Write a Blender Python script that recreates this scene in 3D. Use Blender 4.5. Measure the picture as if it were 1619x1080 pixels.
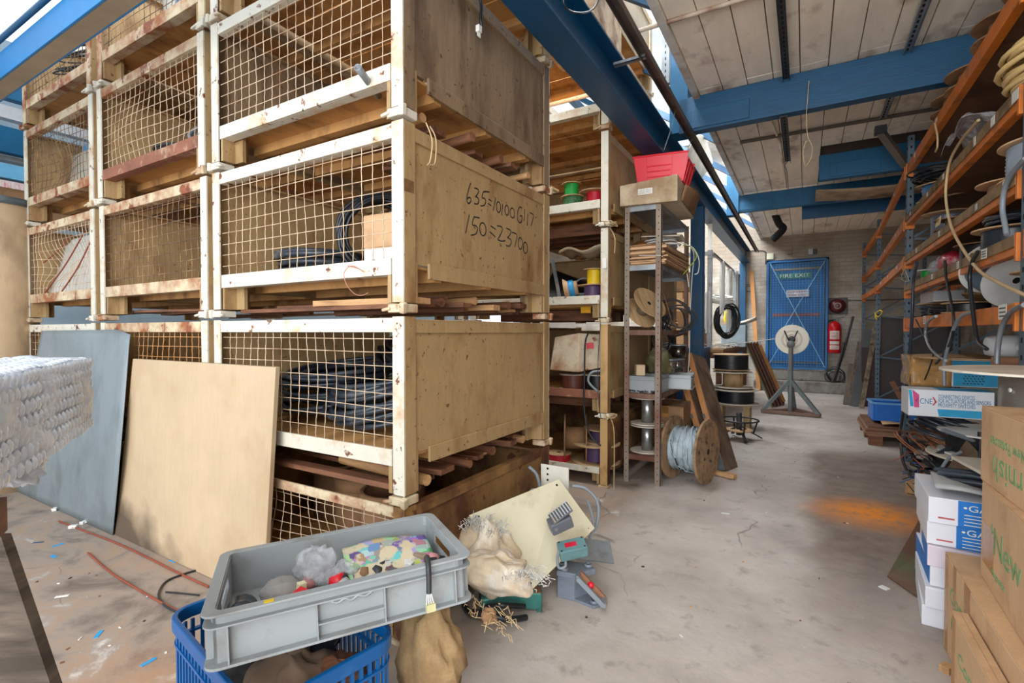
import bpy, math, random
from mathutils import Vector, Matrix, Euler, noise
PI = math.pi
random.seed(7)
for o in list(bpy.data.objects): bpy.data.objects.remove(o)
sc = bpy.context.scene
COL = sc.collection
# ---------------------------------------------------------------- camera, world, exposure
FPX, YAW, PITCH, CAMH = 785.0, math.radians(-30.5), math.radians(-1.1), 1.2
cam = bpy.data.objects.new('camera', bpy.data.cameras.new('camera'))
COL.objects.link(cam)
cam.data.sensor_width = 36; cam.data.lens = FPX / 1619 * 36; cam.data.clip_start = .02
cam.location = (0, 0, CAMH); cam.rotation_euler = (PI/2 + PITCH, 0, -YAW)
sc.camera = cam
sc.view_settings.view_transform = 'Standard'; sc.view_settings.look = 'None'
sc.view_settings.gamma = 1; sc.view_settings.exposure = 0.55
world = bpy.data.worlds.new('overcast_sky'); sc.world = world; world.use_nodes = True
bg = world.node_tree.nodes['Background']
bg.inputs[0].default_value = (.80, .90, 1, 1); bg.inputs[1].default_value = 1.0
sun = bpy.data.objects.new('sun', bpy.data.lights.new('sun', 'SUN')); COL.objects.link(sun)
sun.data.energy = .5; sun.data.angle = math.radians(25); sun.data.color = (1, .96, .9)
sun.rotation_euler = Euler((math.radians(52), 0, math.radians(38)))
# added fill behind the camera for the aisle, plus daylight through the roof light
def area(name, loc, rot, sx, sy, power, color):
    l = bpy.data.lights.new(name, 'AREA'); l.shape = 'RECTANGLE'; l.size = sx; l.size_y = sy; l.energy = power; l.color = color
    o = bpy.data.objects.new(name, l); COL.objects.link(o); o.location = loc; o.rotation_euler = rot; return o
area('rear_fill_light', (.2, -3.0, 2.0), (math.radians(84), 0, math.radians(-4)), 5, 3, 260, (.95, .97, 1))  # lamp added behind the camera to brighten the aisle and stack fronts
area('roof_light_daylight', (-1.9, 6.6, 4.9), (0, math.radians(-24), 0), 2.0, 9, 900, (.93, .97, 1))

_F = Vector((math.sin(YAW)*math.cos(PITCH), math.cos(YAW)*math.cos(PITCH), math.sin(PITCH)))
_R = Vector((math.cos(YAW), -math.sin(YAW), 0)); _U = _R.cross(_F); _O = Vector((0, 0, CAMH))
def at(x, y, **k):
    """the real place seen at a point of the photograph, on the plane X=, Y= or Z= (D= is depth)"""
    d = _F + (x-809.5)/FPX*_R - (y-540)/FPX*_U
    a, v = list(k.items())[0]; i = 'XYZD'.index(a)
    t = v if i == 3 else (v-_O[i])/d[i]
    return _O + t*d

# ---------------------------------------------------------------- mesh builder
# the stillage stacks are scaled about the camera, keeping their image positions
CAM_SCALE, CAM_SHIFT = 1.0, Vector((0,0,0))
class MB:
    def __init__(s): s.v = []; s.f = []; s.s = []; s.M = Matrix.Identity(4)
    def add(s, vs, fs, sm=False):
        n = len(s.v); s.v += [s.M @ Vector(v) for v in vs]; s.f += [[i+n for i in f] for f in fs]; s.s += [sm]*len(fs); return s
    def box(s, x0, x1, y0, y1, z0, z1):
        return s.add([(x0,y0,z0),(x1,y0,z0),(x1,y1,z0),(x0,y1,z0),(x0,y0,z1),(x1,y0,z1),(x1,y1,z1),(x0,y1,z1)],
                     [(0,3,2,1),(4,5,6,7),(0,1,5,4),(1,2,6,5),(2,3,7,6),(3,0,4,7)])
    def cbox(s, c, d, rot=(0,0,0)):
        k = s.M; s.M = k @ Matrix.Translation(c) @ Euler(rot).to_matrix().to_4x4()
        s.box(-d[0]/2,d[0]/2,-d[1]/2,d[1]/2,-d[2]/2,d[2]/2); s.M = k; return s
    def bar(s, a, b, w, h, up=(0,0,1)):
        a = Vector(a); b = Vector(b); d = (b-a); L = d.length; d.normalize(); up = Vector(up)
        x = d.cross(up)
        if x.length < 1e-4: x = d.cross(Vector((0,1,0)))
        x.normalize(); u = x.cross(d); k = s.M
        m = Matrix((x, d, u)).transposed().to_4x4(); m.translation = a
        s.M = k @ m; s.box(-w/2,w/2,0,L,-h/2,h/2); s.M = k; return s
    def cyl(s, a, b, r0, r1=None, n=16, cap=True):
        if r1 is None: r1 = r0
        a = Vector(a); b = Vector(b); d = (b-a).normalized(); x = d.orthogonal().normalized(); y = d.cross(x)
        vs = [p + (x*math.cos(2*PI*i/n)+y*math.sin(2*PI*i/n))*r for p, r in ((a,r0),(b,r1)) for i in range(n)]
        s.add(vs, [(i,(i+1)%n,n+(i+1)%n,n+i) for i in range(n)], True)
        if cap: s.add(vs, [list(range(n))[::-1], list(range(n,2*n))])
        return s
    def tube(s, pts, r, n=6, closed=False):
        pts = [Vector(p) for p in pts]; m = len(pts); vs = []; x = None
        for i, p in enumerate(pts):
            if closed: d = pts[(i+1)%m]-pts[i-1]
            else: d = pts[min(i+1,m-1)]-pts[max(i-1,0)]
            if d.length < 1e-9: d = Vector((0,0,1))
            d.normalize()
            x = d.orthogonal() if x is None else x - d*x.dot(d)
            if x.length < 1e-6: x = d.orthogonal()
            x.normalize(); y = d.cross(x); rr = r[i] if isinstance(r, (list,tuple)) else r
            vs += [p + (x*math.cos(2*PI*j/n)+y*math.sin(2*PI*j/n))*rr for j in range(n)]
        fs = [(i*n+j, i*n+(j+1)%n, ((i+1)%m)*n+(j+1)%n, ((i+1)%m)*n+j) for i in range(m if closed else m-1) for j in range(n)]
        s.add(vs, fs, True)
        if not closed: s.add(vs, [list(range(n))[::-1], [(m-1)*n+j for j in range(n)]])
        return s
    def lathe(s, prof, n=32, a=(0,0,0), axis=(0,0,1), closed=False, sm=True):
        a = Vector(a); d = Vector(axis).normalized(); x = d.orthogonal().normalized(); y = d.cross(x); m = len(prof)
        vs = [a + d*h + (x*math.cos(2*PI*i/n)+y*math.sin(2*PI*i/n))*r for r, h in prof for i in range(n)]
        fs = [(k*n+i, k*n+(i+1)%n, ((k+1)%m)*n+(i+1)%n, ((k+1)%m)*n+i) for k in range(m if closed else m-1) for i in range(n)]
        return s.add(vs, fs, sm)
    def prism(s, poly, h0, h1):
        n = len(poly); vs = [(x,y,h0) for x,y in poly]+[(x,y,h1) for x,y in poly]
        return s.add(vs, [list(range(n))[::-1], list(range(n,2*n))]+[(i,(i+1)%n,n+(i+1)%n,n+i) for i in range(n)])
    def sheet(s, fn, nu, nv, sm=True):
        vs = [fn(i/nu, j/nv) for j in range(nv+1) for i in range(nu+1)]
        return s.add(vs, [(j*(nu+1)+i, j*(nu+1)+i+1, (j+1)*(nu+1)+i+1, (j+1)*(nu+1)+i) for j in range(nv) for i in range(nu)], sm)
    def build(s, name, mat, parent=None, bevel=0, solid=0, sub=0, world=False):
        vs = [v*CAM_SCALE for v in s.v]
        if world and parent is not None:
            inv = full(parent).inverted(); vs = [inv @ (v*CAM_SCALE+CAM_SHIFT) for v in s.v]
        me = bpy.data.meshes.new(name); me.from_pydata([tuple(v) for v in vs], [], s.f); me.update()
        me.polygons.foreach_set('use_smooth', s.s); me.materials.append(mat)
        o = bpy.data.objects.new(name, me); COL.objects.link(o)
        if parent is not None: o.parent = parent
        if solid: m = o.modifiers.new('thickness', 'SOLIDIFY'); m.thickness = solid; m.offset = 0
        if bevel: m = o.modifiers.new('edges', 'BEVEL'); m.width = bevel; m.segments = 2; m.limit_method = 'ANGLE'; m.angle_limit = .7
        if sub: m = o.modifiers.new('smooth', 'SUBSURF'); m.levels = sub; m.render_levels = sub
        return o
def full(o):
    m = Matrix.LocRotScale(o.location, o.rotation_euler, o.scale)
    return full(o.parent) @ m if o.parent else m
def lv(o): return full(o)
def tag(o, label, cat, group=None):
    o['label'] = label; o['category'] = cat
    if group: o['group'] = group
    return o
def thing(name, label, cat, loc=(0,0,0), rot=(0,0,0), group=None):
    o = bpy.data.objects.new(name, None); COL.objects.link(o); o.empty_display_size = .1
    o.location = Vector(loc)*CAM_SCALE+CAM_SHIFT; o.rotation_euler = rot; return tag(o, label, cat, group)
def solo(name, mb, mat, label, cat, group=None, loc=(0,0,0), rot=(0,0,0), **k):
    o = mb.build(name, mat, **k); o.location = Vector(loc)*CAM_SCALE+CAM_SHIFT; o.rotation_euler = rot; return tag(o, label, cat, group)
def struct(name, mb, mat, **k):
    o = mb.build(name, mat, **k); o['kind'] = 'structure'; return o
def dup(root, label, loc=None, rot=None, group=None, scale=None):
    def cp(o, par):
        c = o.copy(); COL.objects.link(c)
        if par: c.parent = par
        for ch in list(o.children): cp(ch, c)
        return c
    r = cp(root, None); r['label'] = label
    if loc is not None: r.location = loc
    if rot is not None: r.rotation_euler = rot
    if scale: r.scale = scale
    if group: r['group'] = group
    return r
def text(body, size, mat, parent, M, name='lettering', ext=.0006, width=None):
    cu = bpy.data.curves.new(name, 'FONT'); cu.body = body; cu.size = size; cu.extrude = ext; cu.resolution_u = 3
    cu.align_x = 'CENTER'; cu.align_y = 'CENTER'
    t = bpy.data.objects.new('tmp', cu); COL.objects.link(t)
    dg = bpy.context.evaluated_depsgraph_get(); me = bpy.data.meshes.new_from_object(t.evaluated_get(dg))
    if width:
        xs = [v.co.x for v in me.vertices]; k = width/(max(xs)-min(xs))
        for v in me.vertices: v.co.x *= k
    me.transform(M); bpy.data.objects.remove(t); me.materials.clear(); me.materials.append(mat)
    o = bpy.data.objects.new(name, me); COL.objects.link(o); o.parent = parent; return o
def spline(P, k=8, closed=False):
    P = [Vector(p) for p in P]; n = len(P); out = []
    for i in range(n if closed else n-1):
        if closed: a, b, c, d = P[i-1], P[i], P[(i+1)%n], P[(i+2)%n]
        else: a, b, c, d = P[max(i-1,0)], P[i], P[i+1], P[min(i+2,n-1)]
        for j in range(k):
            t = j/k; out.append(.5*((2*b)+(c-a)*t+(2*a-5*b+4*c-d)*t*t+(3*b-a-3*c+d)*t**3))
    if not closed: out.append(P[-1])
    return out

# ---------------------------------------------------------------- materials
def srgb(c): return tuple(((x/255)/12.92 if x/255 <= .04045 else ((x/255+.055)/1.055)**2.4) for x in c)
MATS = {}
def mat(name, rgb, rough=.6, metal=0, var=.2, scale=5, stretch=(1,1,1), bump=.1, dirt=None, dirt_amt=0, dirt_scale=4, dirt_stretch=None,
        rust=0, rust_scale=9, rust_rgb=(112,62,34), alpha=1, trans=0, sub=0, emit=0, detail=6, fine=None):
    if name in MATS: return MATS[name]
    m = bpy.data.materials.new(name); m.use_nodes = True; nt = m.node_tree; N = nt.nodes; L = nt.links
    p = N['Principled BSDF']; c = srgb(rgb)
    p.inputs['Roughness'].default_value = rough; p.inputs['Metallic'].default_value = metal
    if trans: p.inputs['Transmission Weight'].default_value = trans
    if alpha < 1: p.inputs['Alpha'].default_value = alpha
    if emit: p.inputs['Emission Color'].default_value = (*c, 1); p.inputs['Emission Strength'].default_value = emit
    tc = N.new('ShaderNodeTexCoord'); oi = N.new('ShaderNodeObjectInfo'); mu = N.new('ShaderNodeMath'); mu.operation = 'MULTIPLY'; mu.inputs[1].default_value = 23
    ad = N.new('ShaderNodeVectorMath'); ad.operation = 'ADD'
    L.new(oi.outputs['Random'], mu.inputs[0]); L.new(tc.outputs['Object'], ad.inputs[0]); L.new(mu.outputs[0], ad.inputs[1])
    def nz(sc_, st, det=detail, off=0):
        mp = N.new('ShaderNodeMapping'); mp.inputs['Scale'].default_value = tuple(sc_*q for q in st); mp.inputs['Location'].default_value = (off,off,off)
        t = N.new('ShaderNodeTexNoise'); t.inputs['Detail'].default_value = det; t.inputs['Scale'].default_value = 1; t.inputs['Roughness'].default_value = .62
        L.new(ad.outputs[0], mp.inputs[0]); L.new(mp.outputs[0], t.inputs['Vector']); return t.outputs['Fac']
    def ramp(fac, a, b, ca, cb):
        r = N.new('ShaderNodeValToRGB'); r.color_ramp.elements[0].position = a; r.color_ramp.elements[1].position = b
        r.color_ramp.elements[0].color = (*ca,1); r.color_ramp.elements[1].color = (*cb,1); L.new(fac, r.inputs[0]); return r.outputs[0]
    def mix(fac, A, B):
        x = N.new('ShaderNodeMix'); x.data_type = 'RGBA'; L.new(fac, x.inputs[0]); L.new(A, x.inputs[6])
        if isinstance(B, tuple): x.inputs[7].default_value = (*B,1)
        else: L.new(B, x.inputs[7])
        return x.outputs[2]
    f1 = nz(scale, stretch)
    col = ramp(f1, .3, .7, tuple(q*(1-var) for q in c), tuple(min(1,q*(1+var*.7)) for q in c))
    if fine:
        ff = ramp(nz(fine[0], fine[1], 3, 9), .35, .65, (0,)*3, (1,)*3)
        x = N.new('ShaderNodeMix'); x.data_type = 'RGBA'; x.blend_type = 'MULTIPLY'; x.inputs[0].default_value = fine[2]
        L.new(col, x.inputs[6]); L.new(ff, x.inputs[7]); col = x.outputs[2]
    if dirt:
        w = .5+.22*(1-2*dirt_amt)
        col = mix(ramp(nz(dirt_scale, dirt_stretch or stretch, 8, 3), w-.09, w+.12, (0,)*3, (1,)*3), col, srgb(dirt))
    if rust:
        w = .5+.2*(1-2*rust); rf = ramp(nz(rust_scale, (1,1,1), 10, 7), w, w+.05, (0,)*3, (1,)*3)
        rc = ramp(nz(30, (1,1,1), 4, 5), .3, .7, tuple(q*.55 for q in srgb(rust_rgb)), tuple(q*1.35 for q in srgb(rust_rgb)))
        col = mix(rf, col, rc)
        if metal:
            iv = N.new('ShaderNodeMath'); iv.operation = 'MULTIPLY_ADD'; iv.inputs[1].default_value = -metal; iv.inputs[2].default_value = metal
            L.new(rf, iv.inputs[0]); L.new(iv.outputs[0], p.inputs['Metallic'])
    L.new(col, p.inputs['Base Color'])
    if bump:
        b = N.new('ShaderNodeBump'); b.inputs['Strength'].default_value = bump; b.inputs['Distance'].default_value = .01
        L.new(nz(scale*4, stretch, 5, 1), b.inputs['Height']); L.new(b.outputs[0], p.inputs['Normal'])
    MATS[name] = m; return m

cream = mat('cream_frame_paint', (212,206,189), .55, 0, .08, 6, (1,1,1), .15, (186,146,98), .24, 6, None, .23, 15)
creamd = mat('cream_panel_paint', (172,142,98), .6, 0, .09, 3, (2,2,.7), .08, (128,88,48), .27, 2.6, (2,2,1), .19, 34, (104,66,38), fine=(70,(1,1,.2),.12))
creamr = mat('rusty_rail_paint', (205,188,155), .7, 0, .15, 5, (1,1,1), .3, (150,90,50), .5, 6, None, .34, 8, (134,74,46))
rustrail = mat('red_rust_rail', (140,88,66), .75, 0, .3, 6, (1,1,1), .3, (196,170,140), .22, 9)
rustp = mat('heavy_rust_panel', (150,112,62), .7, 0, .35, 4, (1,1,.6), .3, (80,44,22), .55, 3, None, .3, 7, (98,50,26))
deckm = mat('ochre_deck', (200,150,90), .7, 0, .18, 4, (1.5,.6,1), .15, (120,76,44), .28, 3, (2,.8,1))
paneld = mat('grimy_panel_paint', (142,118,90), .55, 0, .12, 3, (2,2,.7), .08, (92,70,50), .35, 2.2, (3,3,.8), .22, 30, (80,52,34), fine=(70,(1,1,.15),.2))
wire = mat('mesh_wire', (205,180,150), .5, .1, .12, 12, (1,1,1), .1, (140,95,60), .3, 8)
wirer = mat('rusty_mesh_wire', (100,78,62), .6, .1, .3, 12, (1,1,1), .1, (190,150,110), .35, 5)
wireo = mat('orange_rust_wire', (196,140,86), .6, .1, .3, 12, (1,1,1), .1)
woodb = mat('brown_wood', (126,82,56), .7, 0, .3, 4, (1,8,8), .2, (70,42,28), .35, 3)
woodl = mat('pale_wood', (196,152,104), .7, 0, .22, 5, (1,8,8), .15, (140,96,60), .25, 3)
woodg = mat('grey_worn_wood', (128,110,94), .8, 0, .35, 4, (9,9,.6), .35, (76,60,48), .4, 3)
chip = mat('chipboard', (186,142,98), .75, 0, .15, 30, (1,1,1), .1, (150,104,66), .3, 2)
card = mat('cardboard', (210,170,128), .8, 0, .1, 5, (1,1,1), .08, (160,120,82), .25, 3, None, fine=(90,(1,1,.2),.07))
cardd = mat('old_cardboard', (148,112,78), .85, 0, .15, 5, (1,1,1), .15, (104,74,50), .35, 3)
black = mat('black_cable', (30,32,36), .38, 0, .3, 8, (1,1,1), .05)
bluebk = mat('blue_black_hose', (46,53,62), .3, 0, .25, 8, (1,1,1), .05, (96,100,104), .2, 6)
greyc = mat('grey_cable', (128,136,142), .4, 0, .15, 8, (1,1,1), .05)
whitec = mat('white_cable', (218,218,212), .45, 0, .08, 8, (1,1,1), .05)
steel = mat('galvanised_steel', (150,156,160), .42, .6, .2, 9, (1,1,1), .1, (110,108,104), .3, 5)
steeld = mat('dark_steel', (70,70,72), .5, .5, .3, 8, (1,1,1), .15, (100,72,54), .25, 6)
alum = mat('brushed_aluminium', (178,178,176), .33, .85, .1, 20, (1,1,20), .05)
bluep = mat('blue_steel_paint', (0,70,108), .42, 0, .18, 3, (1,1,1), .08, (60,78,88), .14, 4)
blueb = mat('blue_board_paint', (0,92,134), .5, 0, .12, 4, (8,1,.6), .1, (40,70,90), .12, 4)
orange = mat('orange_rack_paint', (214,118,34), .5, 0, .16, 5, (1,1,1), .12, (134,92,58), .25, 7)
dusty = mat('dusty_rack_edge', (150,122,86), .85, 0, .2, 10, (1,1,1), .3, (100,78,54), .4, 8)
upr = mat('blue_grey_upright', (86,104,116), .5, .2, .2, 6, (1,1,1), .1, (110,86,66), .15, 8)
dexion = mat('brown_slotted_angle', (128,100,82), .6, .2, .25, 6, (1,1,.5), .15, (96,56,40), .45, 4)
paper = mat('white_label', (226,224,216), .7, 0, .06, 10, (1,1,1), .02)
tapem = mat('brown_tape', (176,122,62), .25, 0, .15, 8, (1,1,1), .15)
redp = mat('red_plastic', (222,24,44), .35, 0, .1, 4, (1,1,1), .03)
darkm = mat('dark_recess', (24,20,18), .9, 0, .2, 4)
hole = mat('dark_hole', (18,16,14), .9, 0, 0, 4)
ink = mat('marker_ink', (32,28,26), .6, 0, .1, 5, (1,1,1), 0)
greyp = mat('grey_tote_plastic', (150,155,156), .45, 0, .07, 5, (1,1,1), .05, (120,116,108), .22, 6)
greyi = mat('pale_grey_plastic', (176,182,182), .45, 0, .07, 5, (1,1,1), .05, (130,122,112), .2, 6)
bluec = mat('blue_crate_plastic', (0,84,146), .35, 0, .12, 5, (1,1,1), .04, (60,110,170), .2, 6)
flange = mat('plywood_flange', (188,154,112), .7, 0, .15, 6, (1,8,1), .1, (130,96,64), .25, 4)
flangew = mat('pale_flange', (216,206,188), .6, 0, .08, 6, (1,1,1), .05, (170,150,120), .2, 4)
def plain(name, rgb, rough=.5, **k): return mat(name, rgb, rough, 0, k.pop('var', .12), k.pop('scale', 8), (1,1,1), k.pop('bump', .05), **k)
green = plain('green_insulation', (22,160,64)); red = plain('red_insulation', (196,24,48)); yellow = plain('yellow_insulation', (226,190,20))
purple = plain('purple_insulation', (92,66,104)); cyan = plain('cyan_insulation', (40,150,205)); bwire = plain('brown_wire', (110,62,46))
silver = mat('silver_wire', (176,190,204), .3, .3, .2, 12, (1,1,1), .05)
drumcable = mat('pale_grey_rope', (176,190,196), .5, 0, .16, 14, (1,1,1), .15, (110,124,130), .2, 9)
rope = mat('pale_rope', (200,172,128), .6, 0, .12, 14, (1,1,1), .1)
copper = mat('copper_rod', (150,74,52), .5, .3, .2, 8)

def thin(name, rgb, opac, rough=.15, bump=.5, scale=14, trl=0):
    """clear or milky plastic film: partly see-through, glossy, crumpled"""
    m = bpy.data.materials.new(name); m.use_nodes = True; N = m.node_tree.nodes; L = m.node_tree.links
    p = N['Principled BSDF']; p.inputs['Base Color'].default_value = (*srgb(rgb),1); p.inputs['Roughness'].default_value = rough
    tr = N.new('ShaderNodeBsdfTransparent'); mx = N.new('ShaderNodeMixShader')
    t = N.new('ShaderNodeTexNoise'); t.inputs['Scale'].default_value = scale; t.inputs['Detail'].default_value = 4
    tc = N.new('ShaderNodeTexCoord'); L.new(tc.outputs['Object'], t.inputs['Vector'])
    b = N.new('ShaderNodeBump'); b.inputs['Strength'].default_value = bump; b.inputs['Distance'].default_value = .03
    L.new(t.outputs['Fac'], b.inputs['Height']); L.new(b.outputs[0], p.inputs['Normal'])
    mr = N.new('ShaderNodeMapRange'); mr.inputs[1].default_value = .35; mr.inputs[2].default_value = .65
    mr.inputs[3].default_value = max(0,opac-.18); mr.inputs[4].default_value = min(1,opac+.18)
    L.new(t.outputs['Fac'], mr.inputs[0]); L.new(mr.outputs[0], mx.inputs[0]); L.new(tr.outputs[0], mx.inputs[1]); L.new(p.outputs[0], mx.inputs[2])
    L.new(mx.outputs[0], N['Material Output'].inputs[0]); return m
film = thin('clear_plastic_film', (215,218,222), .36, .12, .6, 20)
bubble = thin('bubble_wrap', (222,230,240), .93, .07, .3, 16)
tapefilm = thin('shiny_tape_film', (196,150,90), .75, .12, .4, 20)
glassm = thin('roof_glass', (225,238,245), .10, .05, .05, 2)

# ---------------------------------------------------------------- room shell
def floor_material():
    m = bpy.data.materials.new('worn_concrete_floor'); m.use_nodes = True; nt = m.node_tree; N = nt.nodes; L = nt.links; p = N['Principled BSDF']
    tc = N.new('ShaderNodeTexCoord'); sx = N.new('ShaderNodeSeparateXYZ'); L.new(tc.outputs['Object'], sx.inputs[0])
    def nz(s, det=8, dist=0, vec=None, st=None):
        t = N.new('ShaderNodeTexNoise'); t.inputs['Scale'].default_value = s; t.inputs['Detail'].default_value = det; t.inputs['Distortion'].default_value = dist; t.inputs['Roughness'].default_value = .65
        if st:
            mp = N.new('ShaderNodeMapping'); mp.inputs['Scale'].default_value = st; mp.inputs['Rotation'].default_value = (0,0,.5); L.new(tc.outputs['Object'], mp.inputs[0]); L.new(mp.outputs[0], t.inputs['Vector'])
        else: L.new(tc.outputs['Object'], t.inputs['Vector'])
        return t.outputs['Fac']
    def ramp(f, *st):
        r = N.new('ShaderNodeValToRGB'); e = r.color_ramp.elements; e[0].position, e[1].position = st[0][0], st[-1][0]
        e[0].color = (*srgb(st[0][1]),1); e[1].color = (*srgb(st[-1][1]),1)
        for q in st[1:-1]: n = e.new(q[0]); n.color = (*srgb(q[1]),1)
        L.new(f, r.inputs[0]); return r.outputs[0]
    def mr(f, a, b, c=0, d=1):
        r = N.new('ShaderNodeMapRange'); r.inputs[1].default_value = a; r.inputs[2].default_value = b; r.inputs[3].default_value = c; r.inputs[4].default_value = d; L.new(f, r.inputs[0]); return r.outputs[0]
    def math2(op, a, b):
        r = N.new('ShaderNodeMath'); r.operation = op
        for i, q in enumerate((a,b)):
            if isinstance(q, (int,float)): r.inputs[i].default_value = q
            else: L.new(q, r.inputs[i])
        return r.outputs[0]
    def mix(f, a, b, mode='MIX'):
        x = N.new('ShaderNodeMix'); x.data_type = 'RGBA'; x.blend_type = mode
        if isinstance(f, (int,float)): x.inputs[0].default_value = f
        else: L.new(f, x.inputs[0])
        for i, q in ((6,a),(7,b)):
            if isinstance(q, tuple): x.inputs[i].default_value = (*srgb(q),1)
            else: L.new(q, x.inputs[i])
        return x.outputs[2]
    def blob(cx, cy, r0, r1, sy=1):
        a = math2('SUBTRACT', sx.outputs[0], cx); b = math2('MULTIPLY', math2('SUBTRACT', sx.outputs[1], cy), sy)
        d = math2('SQRT', math2('ADD', math2('MULTIPLY', a, a), math2('MULTIPLY', b, b)), 0)
        d = math2('ADD', d, math2('MULTIPLY', math2('SUBTRACT', nz(3), .5), .7*r1)); return mr(d, r0, r1, 1, 0)
    grey = ramp(nz(1.3), (.3,(156,145,136)), (.5,(184,173,164)), (.7,(202,193,184)))
    grey = mix(mr(nz(9,10), .56, .74), grey, (142,130,120))
    dirt = ramp(nz(2.2,10,.6), (.26,(84,70,62)), (.38,(122,108,98)), (.47,(150,136,124)), (.53,(160,136,116)), (.58,(154,142,132)), (.64,(200,194,186)), (.74,(126,106,94)))
    dirt = mix(mr(nz(0,10,0,None,(3,14,3)), .55, .66), dirt, (112,94,82))
    f = math2('ADD', sx.outputs[0], math2('MULTIPLY', math2('SUBTRACT', nz(1.5), .5), .5))
    c = mix(mr(f, -1.15, -.95, 1, 0), grey, dirt)
    xn = math2('ADD', sx.outputs[0], math2('MULTIPLY', math2('SUBTRACT', nz(2.5), .5), .5))
    dk = math2('MULTIPLY', math2('MULTIPLY', mr(xn, -.02, .14), mr(sx.outputs[1], 6.2, 5.7)), mr(sx.outputs[1], 1.9, 3.3))
    c = mix(math2('MULTIPLY', dk, .85), c, ramp(nz(5,9), (.35,(96,78,68)), (.65,(140,120,106))))
    c = mix(math2('MULTIPLY', math2('MULTIPLY', blob(.40, 4.0, .08, .46, 1.15), mr(nz(14,8), .34, .52, .35, 1)), .95), c, (240,142,18))
    c = mix(math2('MULTIPLY', blob(-1.7, .7, .1, .6), .5), c, (190,130,70))
    v = N.new('ShaderNodeTexVoronoi'); v.feature = 'DISTANCE_TO_EDGE'; v.inputs['Scale'].default_value = .55; v.inputs['Randomness'].default_value = 1
    wv = N.new('ShaderNodeTexNoise'); wv.inputs['Scale'].default_value = 3; L.new(tc.outputs['Object'], wv.inputs['Vector'])
    av = N.new('ShaderNodeVectorMath'); av.operation = 'MULTIPLY_ADD'; av.inputs[1].default_value = (.35,.35,0); L.new(wv.outputs['Color'], av.inputs[0]); L.new(tc.outputs['Object'], av.inputs[2]); L.new(av.outputs[0], v.inputs['Vector'])
    cr = math2('MULTIPLY', mr(v.outputs['Distance'], 0, .0035, .6, 0), mr(nz(1.1,3), .5, .56))
    c = mix(cr, c, (70,60,54))
    sp = nz(60, 2); c = mix(mr(sp, .72, .76, 0, .7), c, (214,208,200))
    L.new(c, p.inputs['Base Color']); p.inputs['Roughness'].default_value = .62
    b = N.new('ShaderNodeBump'); b.inputs['Strength'].default_value = .35; b.inputs['Distance'].default_value = .012
    h = math2('SUBTRACT', nz(7,10), math2('MULTIPLY', cr, .5)); L.new(h, b.inputs['Height']); L.new(b.outputs[0], p.inputs['Normal'])
    return m
def brick_material(name, paint, low, dirtc, horiz='X'):
    m = bpy.data.materials.new(name); m.use_nodes = True; nt = m.node_tree; N = nt.nodes; L = nt.links; p = N['Principled BSDF']
    tc = N.new('ShaderNodeTexCoord'); sx = N.new('ShaderNodeSeparateXYZ'); cx = N.new('ShaderNodeCombineXYZ'); L.new(tc.outputs['Object'], sx.inputs[0])
    L.new(sx.outputs[0 if horiz == 'X' else 1], cx.inputs[0]); L.new(sx.outputs[2], cx.inputs[1])
    br = N.new('ShaderNodeTexBrick'); L.new(cx.outputs[0], br.inputs['Vector']); br.inputs['Scale'].default_value = 1
    br.inputs['Brick Width'].default_value = .23; br.inputs['Row Height'].default_value = .078; br.inputs['Mortar Size'].default_value = .006; br.inputs['Mortar Smooth'].default_value = .4
    a = srgb(paint); br.inputs['Color1'].default_value = (*a,1); br.inputs['Color2'].default_value = (*[q*.86 for q in a],1); br.inputs['Mortar'].default_value = (*[q*.72 for q in a],1)
    t = N.new('ShaderNodeTexNoise'); t.inputs['Scale'].default_value = 2.5; t.inputs['Detail'].default_value = 10; L.new(tc.outputs['Object'], t.inputs['Vector'])
    r = N.new('ShaderNodeMapRange'); r.inputs[1].default_value = .45; r.inputs[2].default_value = .7; L.new(t.outputs[0], r.inputs[0])
    x = N.new('ShaderNodeMix'); x.data_type = 'RGBA'; L.new(r.outputs[0], x.inputs[0]); L.new(br.outputs[0], x.inputs[6]); x.inputs[7].default_value = (*srgb(dirtc),1)
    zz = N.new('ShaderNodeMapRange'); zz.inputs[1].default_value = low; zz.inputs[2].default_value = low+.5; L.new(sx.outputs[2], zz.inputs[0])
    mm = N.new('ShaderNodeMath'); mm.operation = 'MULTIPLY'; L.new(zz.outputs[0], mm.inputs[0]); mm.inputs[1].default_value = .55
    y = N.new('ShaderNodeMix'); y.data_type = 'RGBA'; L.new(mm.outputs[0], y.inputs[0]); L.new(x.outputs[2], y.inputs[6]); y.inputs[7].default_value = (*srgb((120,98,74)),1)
    L.new(y.outputs[2], p.inputs['Base Color']); p.inputs['Roughness'].default_value = .75
    b = N.new('ShaderNodeBump'); b.inputs['Strength'].default_value = .5; b.inputs['Distance'].default_value = .01; b.invert = True
    L.new(br.outputs['Fac'], b.inputs['Height']); b2 = N.new('ShaderNodeBump'); b2.inputs['Strength'].default_value = .3; b2.inputs['Distance'].default_value = .01
    L.new(t.outputs[0], b2.inputs['Height']); L.new(b.outputs[0], b2.inputs['Normal']); L.new(b2.outputs[0], p.inputs['Normal'])
    return m
CZ = 3.2; WY = 11.7
struct('floor', MB().box(-9, 3.2, -5, 12.4, -.12, 0), floor_material())
wb = brick_material('whitewashed_brick', (196,188,176), 2.3, (150,136,118))
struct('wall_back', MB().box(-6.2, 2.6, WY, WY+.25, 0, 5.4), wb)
struct('wall_right', MB().box(2.35, 2.6, -1, WY, 0, 3.4), brick_material('whitewashed_brick_side', (170,160,146), 2.0, (120,104,88), 'Y'))
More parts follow.
